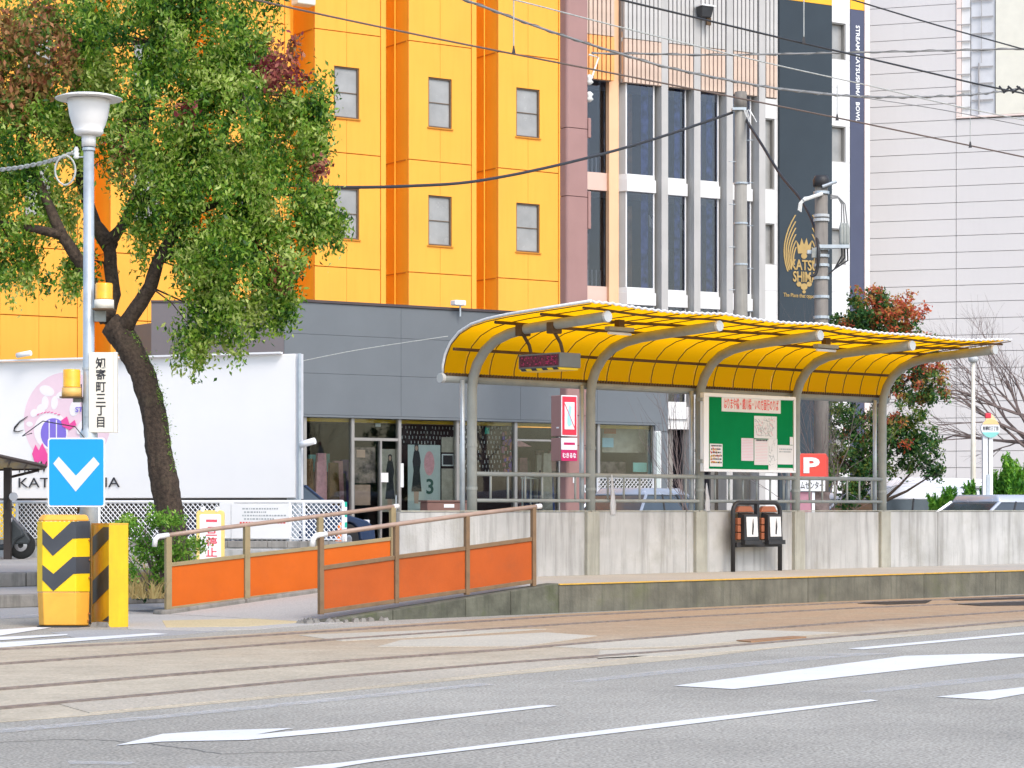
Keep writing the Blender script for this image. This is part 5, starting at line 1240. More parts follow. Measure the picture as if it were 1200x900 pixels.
for py in (93, 113): MB().lathe(u2, VQ + .05, [(.03, bh(692, py + 6, VQ)[1]), (.09, bh(692, py + 3, VQ)[1]), (.05, bh(692, py, VQ)[1]), (.09, bh(692, py - 3, VQ)[1]), (.03, bh(692, py - 6, VQ)[1])], 10).build('insulator', 'insul', mp_, smooth=True)
MB().tube([(u1, VQ, bh(690, 64, VQ)[1]), (u1 + .25, VQ, bh(690, 66, VQ)[1]), (u1 + .08, VQ, bh(690, 90, VQ)[1])], .02, 6).build('cable_arm', 'insul', mp_)
VS = VQ - .40
for k, (y0, y1) in enumerate(((463, 511), (513, 540))):
    u0s, h1 = bh(657.5, y0, VS); u1s = B.u(676, VS); h0 = bh(657.5, y1, VS)[1]
    t = thing('sign_box', ['upper mauve sign box with red bordered picture on the pylon', 'lower mauve sign box with red lettering strip on the pylon'][k], 'sign', B, (u0s, VS, h0), 'sign boxes on the mauve pylon')
    MB().box(u0s, u1s, VS, VS + .36, h0, h1).build('case', 'mauve', t, bevel=.01)
    if k == 0:
        MB().box(u0s + .0, u1s - .0, VS - .012, VS - .001, h0 + .0, h1).build('rim', 'signwhite', t)
        MB().box(u0s + .02, u1s - .02, VS - .018, VS - .013, h0 + .025, h1 - .025).build('red_face', 'red', t)
        a, b, c, d = u0s + .075, u1s - .075, h0 + .14, h1 - .14
        MB().box(a, b, VS - .023, VS - .019, c, d).build('picture', 'signwhite', t)
        mb = MB(); mb.prism([(a, d - .02), (a, d - .05), (b, c + .02), (b, c + .05)], 'y', VS - .030, VS - .027).build('red_slash', 'red', t)
        mm = (a + b) / 2; mb = MB()
        mb.prism([(mm - .02, c + .05), (mm + .05, c + .1), (mm + .02, (c + d) / 2), (mm + .05, d - .1), (mm - .01, d - .06), (mm - .05, (c + d) / 2 + .05), (mm - .06, c + .12)], 'y', VS - .027, VS - .024).build('blue_figure', 'skyprint', t)
        MB().box(u0s - .006, u0s - .001, VS + .08, VS + .16, h0 + .16, h0 + .19).build('maker_plate', 'signwhite', t)
    else:
        hm = h0 + (h1 - h0) * .48
        MB().box(u0s, u1s, VS - .012, VS - .001, hm + .003, h1).build('white_face', 'signwhite', t)
        MB().box(u0s + .06, u1s - .06, VS - .018, VS - .013, hm + (h1 - hm) * .42, hm + (h1 - hm) * .62).build('red_bar', 'crimson', t)
        MB().box(u0s, u1s, VS - .012, VS - .001, h0, hm - .003).build('red_face', 'crimson', t)
        lettering('sign_lettering', 'むきるな', 'signwhite', t, (u0s + .03, u1s - .03, h0 + .06, hm - .06), VS - .013, .004, .03)
for (x0, y0, x1, y1) in ((671.5, 559, 674, 566), (685, 568, 688, 577)):
    a, h1 = bh(x0, y0, VQ - .01); MB().box(a, B.u(x1, VQ), VQ - .012, VQ - .002, bh(x0, y1, VQ)[1], h1).build('sticker', 'signwhite', mp_)

# ------------------------------------------------------------------ GLASS BAY BLOCK (frame Cf)
def ch(px, py, v=0.): return Cf.hit(px, py, v)
gb = thing('bay_window_block', 'grey finned block with tall bay windows and louvred top storeys', 'building', Cf, (ch(800, 500)[0], 0, .16))
s0 = ch(745, 338)[1]; s1 = ch(745, 204)[1]; bandh = .48
s0 = ch(747, 358.5)[1]; perC = ch(747, 226.5)[1] - s0; bandh = ch(747, 338)[1] - s0
lv = [s0 - perC + .0, s0, s0 + perC]               # bottoms of the white bands
hL0 = ch(700, 95.5)[1]
uS = Cf.u(686, 0); uP = Cf.u(725, 0); fins = [Cf.u(725, -.10)] + [Cf.u(x, -.34) for x in (783, 821, 859, 897)]
uEnd = Cf.u(898, 0)
MB().box(uS - 2.2, uEnd, 1.6, 12, .16, 15.5).build('core_wall', 'dark', gb)
MB().box(uS - 2.2, uEnd, .45, 1.6, s0 - perC - .15, s0 - perC).build('floor_slab', 'tower_side', gb)
for l_ in (s0, s0 + perC, hL0 + .05): MB().box(uS - 2.2, uEnd, .45, 1.6, l_ + .05, l_ + .35).build('floor_slab', 'tower_side', gb)
for k, u in enumerate(fins):
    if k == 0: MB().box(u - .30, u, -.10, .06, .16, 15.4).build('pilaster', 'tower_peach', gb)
    else: MB().box(u - .21, u, -.34, .06, .16, 15.4).build('fin', 'tower_grey', gb)
# left flat bay: pink spandrels, dark windows with rail
a, b = uS - 2.0, fins[0] - .303
for l_ in (s0 - perC, s0, s0 + perC):
    MB().box(a, b, .0, .40, l_, l_ + bandh).build('spandrel', 'tower_pink', gb)
    MB().box(a, b, .12, .14, l_ + bandh + .002, l_ + perC - .02).build('glass_pane', 'towerglass', gb)
    mb = MB(); u = a + .1
    while u < b: mb.box(u, u + .02, .18, .20, l_ + bandh, l_ + bandh + .45); u += .13
    mb.build('inner_railing', 'alu', gb, kind='stuff', recalc=False)
    MB().box(a, b, .9, 1.0, l_ + .2, l_ + bandh + 1.5).build('inner_blind', 'photo', gb)
# bays between fins
for i in range(4):
    a, b = fins[i] + .012, fins[i + 1] - .215
    first = i == 0
    w_ = b - a
    for l_ in (s0 - perC, s0, s0 + perC):
        ym = -.16 if first else -.06
        c0, c1 = (a + .02, a + .16) if first else (a, a + .02)
        d0 = b - (.16 if first else .12)
        plan = [(a, .30), (a, .06), (c1, ym - .10), (d0 + .04, ym - .10), (b, .04), (b, .30)]
        MB().prism(plan, 'z', l_, l_ + bandh * .72).build('sill_box', 'tower_white', gb, bevel=.01)
        plan2 = [(a, .29), (a + .01, .08), (c1 + .02, ym - .06), (d0 + .02, ym - .06), (b - .01, .06), (b, .29)]
        MB().prism(plan2, 'z', l_ + bandh * .72 + .003, l_ + bandh).build('sill_top', 'tower_white', gb, bevel=.01)
        z0, z1 = l_ + bandh + .004, l_ + perC - .004
        gu0, gu1 = c1 + .04, d0
        MB().box(gu0, gu1, ym, ym + .012, z0, z1).build('glass_pane', 'towerglass', gb)
        MB().box(gu1 + .002, gu1 + .04, ym - .02, ym + .03, z0, z1).build('window_frame', 'tower_white', gb)
        if first: MB().box(gu0 - .045, gu0 - .002, ym - .02, ym + .03, z0, z1).build('window_frame', 'tower_white', gb)
        MB().prism([(gu1 + .042, ym), (b, .10), (b, .13), (gu1 + .042, ym + .03)], 'z', z0, z1).build('side_pane', 'tower_grey', gb)
        if first: MB().prism([(a, .10), (gu0 - .047, ym), (gu0 - .047, ym + .03), (a, .13)], 'z', z0, z1).build('side_pane', 'tower_grey', gb)
        # curtains in folds
        for (f0, f1, m_) in ((0, .2, 'curtain_blue'), (.72, 1, 'curtain_blue' if i < 3 else 'curtain_violet')) if i != 2 else ((0, .45, 'curtain_violet'), (.7, 1, 'curtain_blue')):
            mb = MB(); n = 12; q0 = gu0 + (gu1 - gu0) * f0; q1 = gu0 + (gu1 - gu0) * f1; vs = []
            for k in range(n + 1): u = q0 + (q1 - q0) * k / n; vs += [(u, ym + .22 + .03 * (k % 2), z0), (u, ym + .22 + .03 * (k % 2), z1)]
            mb.add(vs, [(2 * k, 2 * k + 2, 2 * k + 3, 2 * k + 1) for k in range(n)]); mb.build('curtain', m_, gb, recalc=False)
        MB().box(gu0 + (gu1 - gu0) * .35, gu0 + (gu1 - gu0) * .6, ym + .5, ym + .62, z0, z1 - .3).build('inner_blind', 'curtain_brown', gb)
        mb = MB(); mb.prism([(gu0, z1 - .7), (gu1, z0 + .9), (gu1, z0 + 1.15), (gu0, z1 - .45)], 'y', ym + .75, ym + .85); 
        if i in (1, 2) and l_ == s0: mb.build('stair_stringer', 'cream', gb)
# louvres; peach and orange tones paint in the yellow tower's reflection
zones = [(uS - 2.0, fins[0] - .303), (fins[0] + .01, fins[1] - .213), (fins[1] + .01, fins[2] - .213), (fins[2] + .01, fins[3] - .213), (fins[3] + .01, fins[4] - .213), (fins[4] + .01, Cf.u(913, -.3))]
for zi, (a, b) in enumerate(zones):
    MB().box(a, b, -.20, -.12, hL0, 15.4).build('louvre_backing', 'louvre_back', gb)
    hq = hL0 + 1.15
    for (q0, q1, m_) in ((hL0, hq, ('louvre_refl_orange' if zi < 1 else 'louvre_refl_peach')), (hq + .02, 15.4, 'louvre_refl_peach' if zi == 0 else 'louvre')):
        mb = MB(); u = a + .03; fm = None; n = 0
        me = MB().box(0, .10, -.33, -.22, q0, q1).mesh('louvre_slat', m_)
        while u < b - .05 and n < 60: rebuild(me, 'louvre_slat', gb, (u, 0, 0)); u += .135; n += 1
    MB().box(a, b, -.219, -.201, hq - .06, hq + .04).build('louvre_rail', 'louvre', gb)
MB().box(fins[0] + .03, fins[0] + .8, -.218, -.2, hL0 + .1, hL0 + 1.35).build('louvre_reflection_sheet', 'louvre_refl_orange', gb)  # sheet coloured orange for the yellow tower's reflection
# ground floor of the block
for px in (783, 800, 812, 832): MB().box(Cf.u(px, .3), Cf.u(px, .3) + .12, .25, .40, .16, s0 - perC - .2).build('mullion', 'alu', gb)
MB().box(uS, uEnd + .2, .32, .33, .16, s0 - perC - .2).build('glass_pane', 'towerglass', gb)
MB().box(uS, uEnd + .3, -.1, .5, ch(790, 503)[1], ch(790, 477)[1]).build('entrance_band', 'tower_white', gb)
# floodlight on the facade
fl = thing('floodlight', 'small black floodlight on the louvred facade near the top', 'floodlight', Cf, (ch(825, 20)[0], -.5, ch(825, 20)[1]))
u, h = ch(825, 14, -.5)
MB().hull([(u - .16, -.62, h - .16), (u + .16, -.62, h - .16), (u + .16, -.4, h - .16), (u - .16, -.4, h - .16)], [(u - .2, -.7, h + .12), (u + .2, -.7, h + .12), (u + .2, -.4, h + .12), (u - .2, -.4, h + .12)]).build('housing', 'black', fl, bevel=.02)
MB().box(u - .22, u + .24, -.72, -.38, h + .125, h + .16).build('visor', 'signwhite', fl); MB().tube([(u + .1, -.5, h - .3), (u + .1, -.4, h), (u + .1, .0, h)], .02, 6).build('bracket', 'darksteel', fl)
MB().box(u + .06, u + .2, -.55, -.5, h - .35, h - .15).build('mounting_plate', 'darksteel', fl)

# ------------------------------------------------------------------ WHITE TOWER with slate banner
V2 = .9
wtw = thing('white_tower', 'white building with a slate banner, gold crest and narrow blue strip', 'building', Cf, (ch(950, 500, V2)[0], V2, .16))
cu = lambda px: Cf.u(px, V2); chh = lambda px, py: Cf.hit(px, py, V2)[1]
HT2 = 17.5
uw = [cu(x) for x in (895, 911.5, 973, 996, 1012, 1018)]
MB().box(uw[0], uw[5], V2 + .25, V2 + 10, .16, HT2).build('core_wall', 'tower_white', wtw)
# white wall fields in courses with window openings
def wallfield(a, b, wins, wu0, wu1):
    hs = [.16]; 
    for (h0, h1) in wins: hs += [h0, h1]
    hs.append(HT2)
    for i in range(0, len(hs), 2):
        z0 = hs[i]
        while z0 < hs[i + 1] - .01:
            z1 = min(hs[i + 1], z0 + 1.1)
            MB().box(a + .003, b - .003, V2 + .0, V2 + .2, z0 + .003, z1 - .003).build('wall_tile', 'tower_white', wtw); z0 = z1
    for (h0, h1) in wins:
        if wu0 > a + .03: MB().box(a + .003, wu0 - .003, V2, V2 + .2, h0 + .003, h1 - .003).build('wall_tile', 'tower_white', wtw)
        if wu1 < b - .03: MB().box(wu1 + .003, b - .003, V2, V2 + .2, h0 + .003, h1 - .003).build('wall_tile', 'tower_white', wtw)
        wn = MB().box(wu0 + .03, wu1 - .03, V2 + .17, V2 + .2, h0 + .03, h1 - .03).build('window', 'winpane', wtw)
        for q in ((wu0, wu0 + .03, h0, h1), (wu1 - .03, wu1, h0, h1), (wu0 + .031, wu1 - .031, h0, h0 + .03), (wu0 + .031, wu1 - .031, h1 - .03, h1)):
            MB().box(q[0] + .001, q[1] - .001, V2 + .04, V2 + .19, q[2] + .001, q[3] - .001).build('frame', 'alu', wtw, parent=wn)
perw = chh(985, 148) - chh(985, 268)
wb = chh(985, 310)
wins = [(wb - perw * 2, wb - perw * 2 + 1.05), (wb - perw, wb - perw + 1.05), (wb, chh(985, 268)), (wb + perw, chh(985, 148)), (wb + 2 * perw, wb + 2 * perw + 1.05), (wb + 3 * perw, wb + 3 * perw + 1.05)]
wallfield(uw[2], uw[3], wins, uw[2] + .02, cu(991))
wl0 = chh(903, 310); wh1 = chh(903, 262)
wins2 = [(wl0 - perw * 2, wl0 - perw * 2 + 1.1), (wl0 - perw, wl0 - perw + 1.1), (wl0, wh1), (chh(903, 222), chh(903, 139)), (chh(903, 222) + perw * 1.6, chh(903, 139) + perw * 1.2)]
wallfield(uw[0], uw[1], wins2, cu(896.5), cu(907.5))
MB().box(uw[1], uw[2], V2 - .08, V2 + .2, .16, chh(940, 3)).build('banner', 'slate', wtw)
MB().box(uw[1], uw[2], V2 - .08, V2 + .2, chh(940, 3) + .01, HT2).build('banner_head', 'yside', wtw)
MB().box(uw[3] + .003, uw[4], V2 - .02, V2 + .2, .16, chh(1004, 12)).build('blue_strip', 'navy', wtw)
MB().box(uw[3] + .003, uw[4], V2 - .02, V2 + .2, chh(1004, 12) + .01, HT2).build('strip_head', 'yside', wtw)
MB().box(uw[4] + .003, uw[5], V2 - .05, V2 + .2, .16, HT2).build('edge_strip', 'blush', wtw)
for wd_, y0_, y1_ in (('STREAM', 30, 59), ('KATSUSHIMA', 64, 115), ('BOWL', 120, 143)): lettering('vertical_lettering', wd_, 'signwhite', wtw, (cu(1002.2), cu(1006.8), chh(1004, y1_), chh(1004, y0_)), V2 - .021, .01, .02, rot=1)
vb = V2 - .081
cb_ = lambda px, py: Cf.hit(px, py, vb)
def lr(x0, y0, x1, y1): a, h1 = cb_(x0, y0); b = cb_(x1, y0)[0]; return (a, b, cb_(x0, y1)[1], h1)
for side in (-1, 1):
    em = MB()
    for k in range(6):
        pts = []
        for j in range(9):
            f = j / 8; px = 942 + side * (8 + (15.5 - k * 2.2) * sin(f * pi * .62) + k * .9 * 0); py = 312 - f * (60 - k * 8.5)
            px = 942 + side * (9 + (15 - k * 2.3) * (1 - (f - .35) ** 2 * (2.2 if f > .35 else 2.5)) * .95)
            py = 318 - k * 1.5 - f * (66 - k * 9)
            pts.append(cb_(px, py))
        for (p, q) in zip(pts, pts[1:]): em.prism([(p[0] - .022, p[1]), (p[0] + .022, p[1]), (q[0] + .022 * (1), q[1]), (q[0] - .022, q[1])], 'y', vb - .012, vb - .002)
    em.build('crest_wing', 'gold', wtw)
em = MB(); pts = [(935, 297), (933, 282), (937, 288), (939, 279), (942, 287), (945, 279), (947, 288), (951, 282), (949, 297)]
em.prism([cb_(*p) for p in pts], 'y', vb - .012, vb - .002)
for (x, y, r_) in ((942, 300, 3.5), (937, 292, 1.5), (947, 292, 1.5), (936, 333, 3), (942, 336, 4), (948, 333, 3), (942, 342, 2)):
    em.prism([cb_(x + r_ * cos(2 * pi * k / 10), y + r_ * sin(2 * pi * k / 10)) for k in range(10)], 'y', vb - .0135 - r_ * .0003, vb - .003)
em.build('crest_crown', 'gold', wtw)
lettering('crest_lettering', 'KATSU', 'gold', wtw, lr(926, 303.5, 958, 316), vb - .002, .02, .02)
lettering('crest_lettering', 'SHIMA', 'gold', wtw, lr(929, 317.5, 957, 330), vb - .002, .02, .02)
lettering('banner_lettering', 'The Place that opportunity', 'gold', wtw, lr(918, 343, 966, 349), vb - .001, .01, .01)

# ------------------------------------------------------------------ WHITE PANEL BUILDING (frame D)
pbd = thing('panel_building', 'large windowless building clad in long pale horizontal panels', 'building', D, (D.u(1100, 0), 0, .16))
dz = lambda px, py: D.hit(px, py, 0)[1]
ua, ub_, uc = D.u(1017, 0), D.u(1120.5, 0), D.u(1420, 0)
ph_ = dz(1018, 203) - dz(1018, 222.2)
MB().box(ua - .05, uc + .05, .1, 14, .16, 18.9).build('core_wall', 'claddingjoint', pbd)
z = dz(1018, 222.2) - ph_ * 19; lim_top = 18.6; hc = dz(1121, 139)
while z < lim_top:
    for (a, b) in ((ua, ub_), (ub_, D.u(1245, 0)), (D.u(1245, 0), uc)):
        if a == ub_ and z > hc - .2: continue
        z0 = max(z, .16)
        if z + ph_ > .2: MB().box(a + .008, b - .008, 0, .09, z0 + .008, z + ph_ - .008).build('wall_panel', 'cladding', pbd)
    z += ph_
MB().box(ub_ + .01, D.u(1245, 0) - .01, -.05, .09, hc - .0, hc + .05).build('ledge', 'blush', pbd)
MB().box(ub_ + .01, ub_ + .15, -.03, .09, hc + .06, 18.6).build('recess_jamb', 'blush', pbd)
MB().box(D.u(1167, 0), D.u(1245, 0) - .01, -.03, .09, hc + .06, 18.6).build('cream_panel', 'cream', pbd)
z = hc + .3
while z < 18:
    MB().box(D.u(1121, 0) + .02, D.u(1138, 0), -.035, .0, z, z + .03).build('louvre_blade', 'claddingjoint', pbd)
    MB().box(D.u(1139, 0), D.u(1164, 0), -.035, .0, z + .2, z + .23).build('louvre_blade', 'claddingjoint', pbd); z += ph_
MB().box(D.u(1138, 0), D.u(1166, 0), .03, .09, hc + .06, 18.6).build('recess_back', 'boardside', pbd)
MB().box(ub_ + .16, D.u(1137, 0), .03, .09, hc + .06, 18.6).build('recess_back', 'tower_white', pbd)
MB().tube([(D.u(1147, -.05), -.05, dz(1147, 134)), (D.u(1147, -.05), -.05, dz(1147, 74))], .025, 6).build('conduit', 'claddingjoint', pbd)
MB().tube([(D.u(1150, -.05), -.05, dz(1150, 74)), (D.u(1150, -.05), -.05, dz(1150, -20))], .012, 6).build('conduit', 'claddingjoint', pbd)

# ------------------------------------------------------------------ BILLBOARD, FENCE (frame E)
def eh(px, py, v=0.): return E.hit(px, py, v)
bb = thing('billboard', 'long white billboard with pink artwork and black lettering behind the fence', 'billboard', E, (E.u(180, 0), 0, .345))
h0 = eh(300, 583.5)[1]; h1 = eh(345, 414.5)[1]
uB0, uB1 = E.u(-60, 0), E.u(346, 0)
MB().box(uB0, uB1, 0, .14, h0, h1).build('face', 'board', bb, bevel=.01)
MB().box(uB1 + .003, uB1 + .08, .02, .16, h0 - .02, h1).build('end_frame', 'boardside', bb)
MB().box(uB0, E.u(330, -.05), -.12, -.005, h1 + .004, h1 + .035).build('lamp_rail', 'signwhite', bb)
MB().tube([(uB1 + .1, -.02, h0 - .6), (uB1 + .1, -.02, h1)], .03, 8).build('conduit', 'galv', bb)
for uu in (uB0 + 1, E.u(60, .25), E.u(200, .25), uB1 - .2): MB().box(uu - .08, uu + .08, .2, .36, .345, h0 - .003).build('leg', 'galv', bb)
MB().tube([(E.u(20, -.2), -.2, h1 + .1), (E.u(36, -.2), -.2, h1 + .14)], .05, 10).build('spot_lamp', 'signwhite', bb, smooth=True)
MB().tube([(uB1 + .14, -.05, h0 + .95), (uB1 + .25, -.05, h0 + .98), (uB1 + .42, -.05, h0 + 1.02)], .06, 12).build('lamp_arm', 'signwhite', bb, smooth=True)
def eprint(name, pts, m, d=.004):
    MB().prism([eh(x, y, -.0) for x, y in pts][::-1], 'y', -d - .002, -d).build(name, m, bb)
def ell(cx, cy, rx, ry, n=28, rot=0): return [(cx + rx * cos(a) * cos(rot) - ry * sin(a) * sin(rot), cy + rx * cos(a) * sin(rot) + ry * sin(a) * cos(rot)) for a in [2 * pi * k / n for k in range(n)]]
eprint('art_disc', ell(79, 493, 51, 57, 40), 'artpink', .001)
for i, (x, y, rx, ry, r_) in enumerate(((55, 458, 9, 6, .4), (53, 472, 4, 8, 0), (64, 472, 4, 8, .1), (48, 480, 5, 7, .3), (40, 484, 4, 5, .5), (35, 497, 4, 3, .2), (72, 463, 6, 4, -.3), (88, 478, 6, 10, .3), (60, 505, 20, 22, 0))):
    eprint('art_shape', ell(x, y, rx, ry, 20, r_), 'artwhite', .004 + .0003 * i)
eprint('art_shape', ell(63, 508, 15, 18, 26), 'artviolet', .009)
for x in (57.5, 66): eprint('art_line', [(x, 492), (x + 1.2, 492), (x + 1.2, 525), (x, 525)], 'artwhite', .012)
eprint('art_shape', [(38, 532), (42, 521), (46, 528), (50, 519), (56, 532), (62, 522), (70, 534), (70, 546), (60, 541), (54, 548), (48, 540), (42, 544)], 'artmag', .014)
eprint('art_shape', [(72, 493), (79, 488), (82, 497), (88, 492), (90, 498), (82, 504), (74, 500)], 'artmag', .016)
for i in range(7): eprint('art_line', [(44 + i * 4, 486 - 3 * sin(i * .5)), (47 + i * 4, 485 - 3 * sin(i * .5 + .25)), (47 + i * 4, 486 - 3 * sin(i * .5 + .25)), (44 + i * 4, 487 - 3 * sin(i * .5))], 'artmag', .018)
eprint('art_shape', ell(97, 500, 5, 10, 18, .5), 'artwhite', .019)
mb = MB(); pts = [(33, 488), (24, 494), (18, 501), (17, 505), (22, 506), (28, 504)]
mb.tube([(eh(x, y)[0], -.02, eh(x, y)[1]) for x, y in pts], [.006, .012, .018, .015, .01, .004], 6); mb.build('art_stroke', 'ink', bb)
def er(x0, y0, x1, y1): a, t = eh(x0, y0); b = eh(x1, y0)[0]; return (a, b, eh(x0, y1)[1], eh(x0, y0)[1])
lettering('lettering', 'HOW', 'ink', bb, er(23, 541, 56, 554), -.021, .002, .0)
lettering('lettering', 'KATSUSHIMA', 'ink', bb, er(22.5, 560, 141, 571.5), -.021, .002, .0)
lettering('lettering', 'ST', 'artviolet', bb, er(89, 477, 98, 483), -.023, .002, .02)

VFn = -1.9
fe = thing('mesh_fence', 'white wire mesh fence on concrete blocks below the billboard', 'fence', E, (E.u(200, VFn), VFn, .345))
ef = lambda px, py: E.hit(px, py, VFn)
hft = ef(300, 588)[1]; hfb = ef(300, 633)[1]
fp = [E.u(x, VFn) for x in (-80, 20, 116, 212, 273, 340, 356, 402)]
for a in fp: MB().tube([(a, VFn, .4), (a, VFn, hft)], .028, 8).build('post', 'fencewhite', fe, smooth=True)
MB().tube([(fp[0], VFn, hft), (fp[-1], VFn, hft)], .028, 8).build('top_rail', 'fencewhite', fe, smooth=True)
MB().tube([(fp[0], VFn + .0, hfb + .02), (fp[-1], VFn + .0, hfb + .02)], .014, 6).build('bottom_rail', 'fencewhite', fe)
for a, b in zip(fp, fp[1:]):
    mb = MB(); H = hft - hfb; stp = .095; k = a - H
    while k < b:
        for sgn in (1, -1):
            x0, z0, x1, z1 = (k, hfb, k + H, hft) if sgn > 0 else (k + H, hfb, k, hft)
            pts = sorted([(x0, z0), (x1, z1)])
            (xa, za), (xb, zb_) = pts; s_ = (zb_ - za) / (xb - xa)
            if xa < a: za += (a - xa) * s_; xa = a
            if xb > b: zb_ -= (xb - b) * s_; xb = b
            if xb - xa > .02: mb.tube([(xa, VFn + .004 * sgn, za), (xb, VFn + .004 * sgn, zb_)], .0085, 4, False)
        k += stp
    mb.build('wire_mesh', 'fencewhite', fe, kind='stuff', recalc=False)
k = E.u(-60, VFn)
while k < E.u(470, VFn):
    MB().box(k + .005, k + .385, VFn - .09, VFn + .09, .345 + .2, hfb - .012).build('concrete_block', 'block', fe, bevel=.006); k += .39
MB().box(E.u(-60, VFn), k, VFn - .08, VFn + .08, .30, .343 + .2).build('footing', 'wall', fe)
MB().box(E.u(-80, 1.2), E.u(340, 1.2), 1.2, 1.4, .3, 1.75).top('low_wall', 'kerbdark', E, (E.u(100, 1.2), 1.2, .3), 'low dark wall seen through the mesh fence under the billboard', 'wall')
# notice panels on the fence
nt_ = fe
a, t_ = E.hit(271, 590, VFn - .06); b = E.u(339, VFn - .06); lo = E.hit(271, 631, VFn - .06)[1]
MB().box(a, b, VFn - .06, VFn - .045, lo, t_).build('notice_sheet', 'board', nt_, label='white notice sheet with faint grey text lines')
mb = MB(); rr = random.Random(2)
for (y, m0, m1) in ((597, 284, 325), (601, 286, 310), (605, 284, 333), (609, 286, 320)):
    x = m0
    while x < m1: w_ = rr.uniform(1, 3.2); u, h = E.hit(x, y, VFn - .061); mb.box(u, u + w_ * .0155, VFn - .0635, VFn - .0615, h, h + .025); x += w_ + .9
mb.build('text_lines', 'greyink', nt_)
mb = MB(); x = 281
while x < 334: u, h = E.hit(x, 613.5, VFn - .061); mb.box(u, u + .04, VFn - .0635, VFn - .0615, h, h + .028); x += 3.4
mb.build('text_lines', 'redink', nt_)
# white screen behind the fence centre
wsn = fe
a, t_ = E.hit(257, 589, VFn - .05); MB().box(a, E.u(270.5, VFn - .05), VFn - .05, VFn - .035, lo, t_).build('blank_sheet', 'board', wsn, bevel=.003)
# stop banner
zs_ = 40.
sb = thing('stop_banner', 'yellow rimmed white standing board with red vertical Japanese stop words', 'sign', WF, (PX(245, 660, zs_).x, zs_, .345))
g = lambda px, py: (PX(px, py, zs_).x, PX(px, py, zs_).z)
(x0, z1), (x1, z0) = g(230, 598), g(263, 668)
MB().prism(rrect(x0, x1, z0, z1, .06), 'y', zs_, zs_ + .06).build('rim', mat('pale yellow plastic', (.80, .60, .20), .5, .05), sb, bevel=.01)
(a, b), (c, d) = g(234, 602.5), g(259, 664)
MB().prism(rrect(a, c, d, b, .03), 'y', zs_ - .006, zs_ - .001).build('face', 'board', sb)
(a, b), (c, d) = g(241.5, 605), g(254.5, 654)
M['stopred'] = mat('red lettering', (.75, .08, .12), .5, .04)
for q_ in range(4): zq0 = b + (d - b) * q_ / 4; zq1 = b + (d - b) * (q_ + .86) / 4; lettering('stop_lettering', '一旦停止'[q_], 'stopred', sb, (a, c, (zq0 + zq1) / 2 - .02, (zq0 + zq1) / 2 + .02) if q_ == 0 else (a, c, zq1, zq0), zs_ - .007, .003, .015)
for x in (237, 254): MB().tube([(PX(x, 0, zs_).x, zs_ + .03, z1 - .02), (PX(x, 0, zs_).x, zs_ + .03, z1 + .06)], .04, 10).build('knob', 'signwhite', sb)
for x in (236, 257): MB().box(PX(x, 0, zs_).x - .03, PX(x, 0, zs_).x + .03, zs_, zs_ + .05, .345, z0 + .02).build('leg', 'signwhite', sb)
# green white post
zg = 43.; gpst = thing('striped_post', 'green and white striped post at the right end of the fence', 'post', WF, (PX(404, 640, zg).x, zg, .16))
x = PX(404, 0, zg).x; hh_ = lambda py: PX(404, py, zg).z
ys_ = [598, 592, 0]; edges = [588, 594, 600, 606, 612, 618]
for k, (a, b) in enumerate(zip(edges, edges[1:])): MB().lathe(x, zg, [(.042, hh_(b)), (.042, hh_(a) - .002)], 12).build('band', 'green' if k % 2 == 0 else 'signwhite', gpst)
MB().lathe(x, zg, [(.04, .16), (.04, hh_(618) - .002)], 12).build('stem', 'signwhite', gpst)
MB().lathe(x - .06, zg - .3, [(.10, hh_(640)), (.045, hh_(616)), (.02, hh_(612))], 12).top('traffic_cone', 'cone', WF, (x - .06, zg - .3, .16), 'small orange cone beside the striped post', 'cone')
# low concrete step blocks behind the railing (270-380, 645)
MB().box(E.u(262, VFn - .6), E.u(470, VFn - .6), VFn - 1.2, VFn - .1, .30, .52).top('low_plinth', 'wall', E, (E.u(300, VFn), VFn - .8, .3), 'low concrete plinth in front of the fence, behind the ramp', 'plinth')

# ------------------------------------------------------------------ cycle shelter at the left edge, scooter, orange pillar
zc0, zc1 = 39., 42.6
cs_ = thing('cycle_shelter', 'dark bronze shelter roof on a post at the left edge', 'shelter', WF, (PX(9, 640, 40).x, 40, .345))
A0 = PX(-70, 519, zc0); A1 = PX(53, 546.5, zc0 + .9); B0 = PX(-70, 551, zc1); B1 = PX(48, 549, zc1)
th_ = Vector((0, 0, .035))
for k in range(6):
    f0, f1 = k / 6, (k + 1) / 6
    q = [A0.lerp(A1, f0 + .006), A0.lerp(A1, f1 - .006), B0.lerp(B1, f1 - .006), B0.lerp(B1, f0 + .006)]
    MB().hull(q, [p + th_ for p in q]).build('roof_panel', 'shelterpanel', cs_)
    MB().tube([A0.lerp(A1, f0), B0.lerp(B1, f0)], .02, 6).build('rafter', 'shelter', cs_)
MB().tube([A0, A1], .035, 6).build('edge_beam', 'shelter', cs_); MB().tube([B0, B1], .035, 6).build('edge_beam', 'shelter', cs_); MB().tube([A1, B1], .035, 6).build('edge_beam', 'shelter', cs_)
xp = PX(9, 0, 41).x; MB().box(xp - .06, xp + .06, 40.94, 41.06, .345, PX(9, 548, 41).z).build('post', 'shelter', cs_)
MB().tube([(xp, 41, PX(9, 560, 41).z), PX(45, 551, 41.6)], .025, 6).build('brace', 'shelter', cs_)
op = PX(0, 600, 44.6); MB().box(PX(-30, 0, 44.6).x, PX(19, 0, 44.6).x, 44.6, 44.8, .345, PX(0, 587, 44.6).z).top('orange_pillar', 'sig_yellow', WF, (op.x, 44.6, .345), 'low orange panel behind the scooter at the left edge', 'panel', bevel=.01)
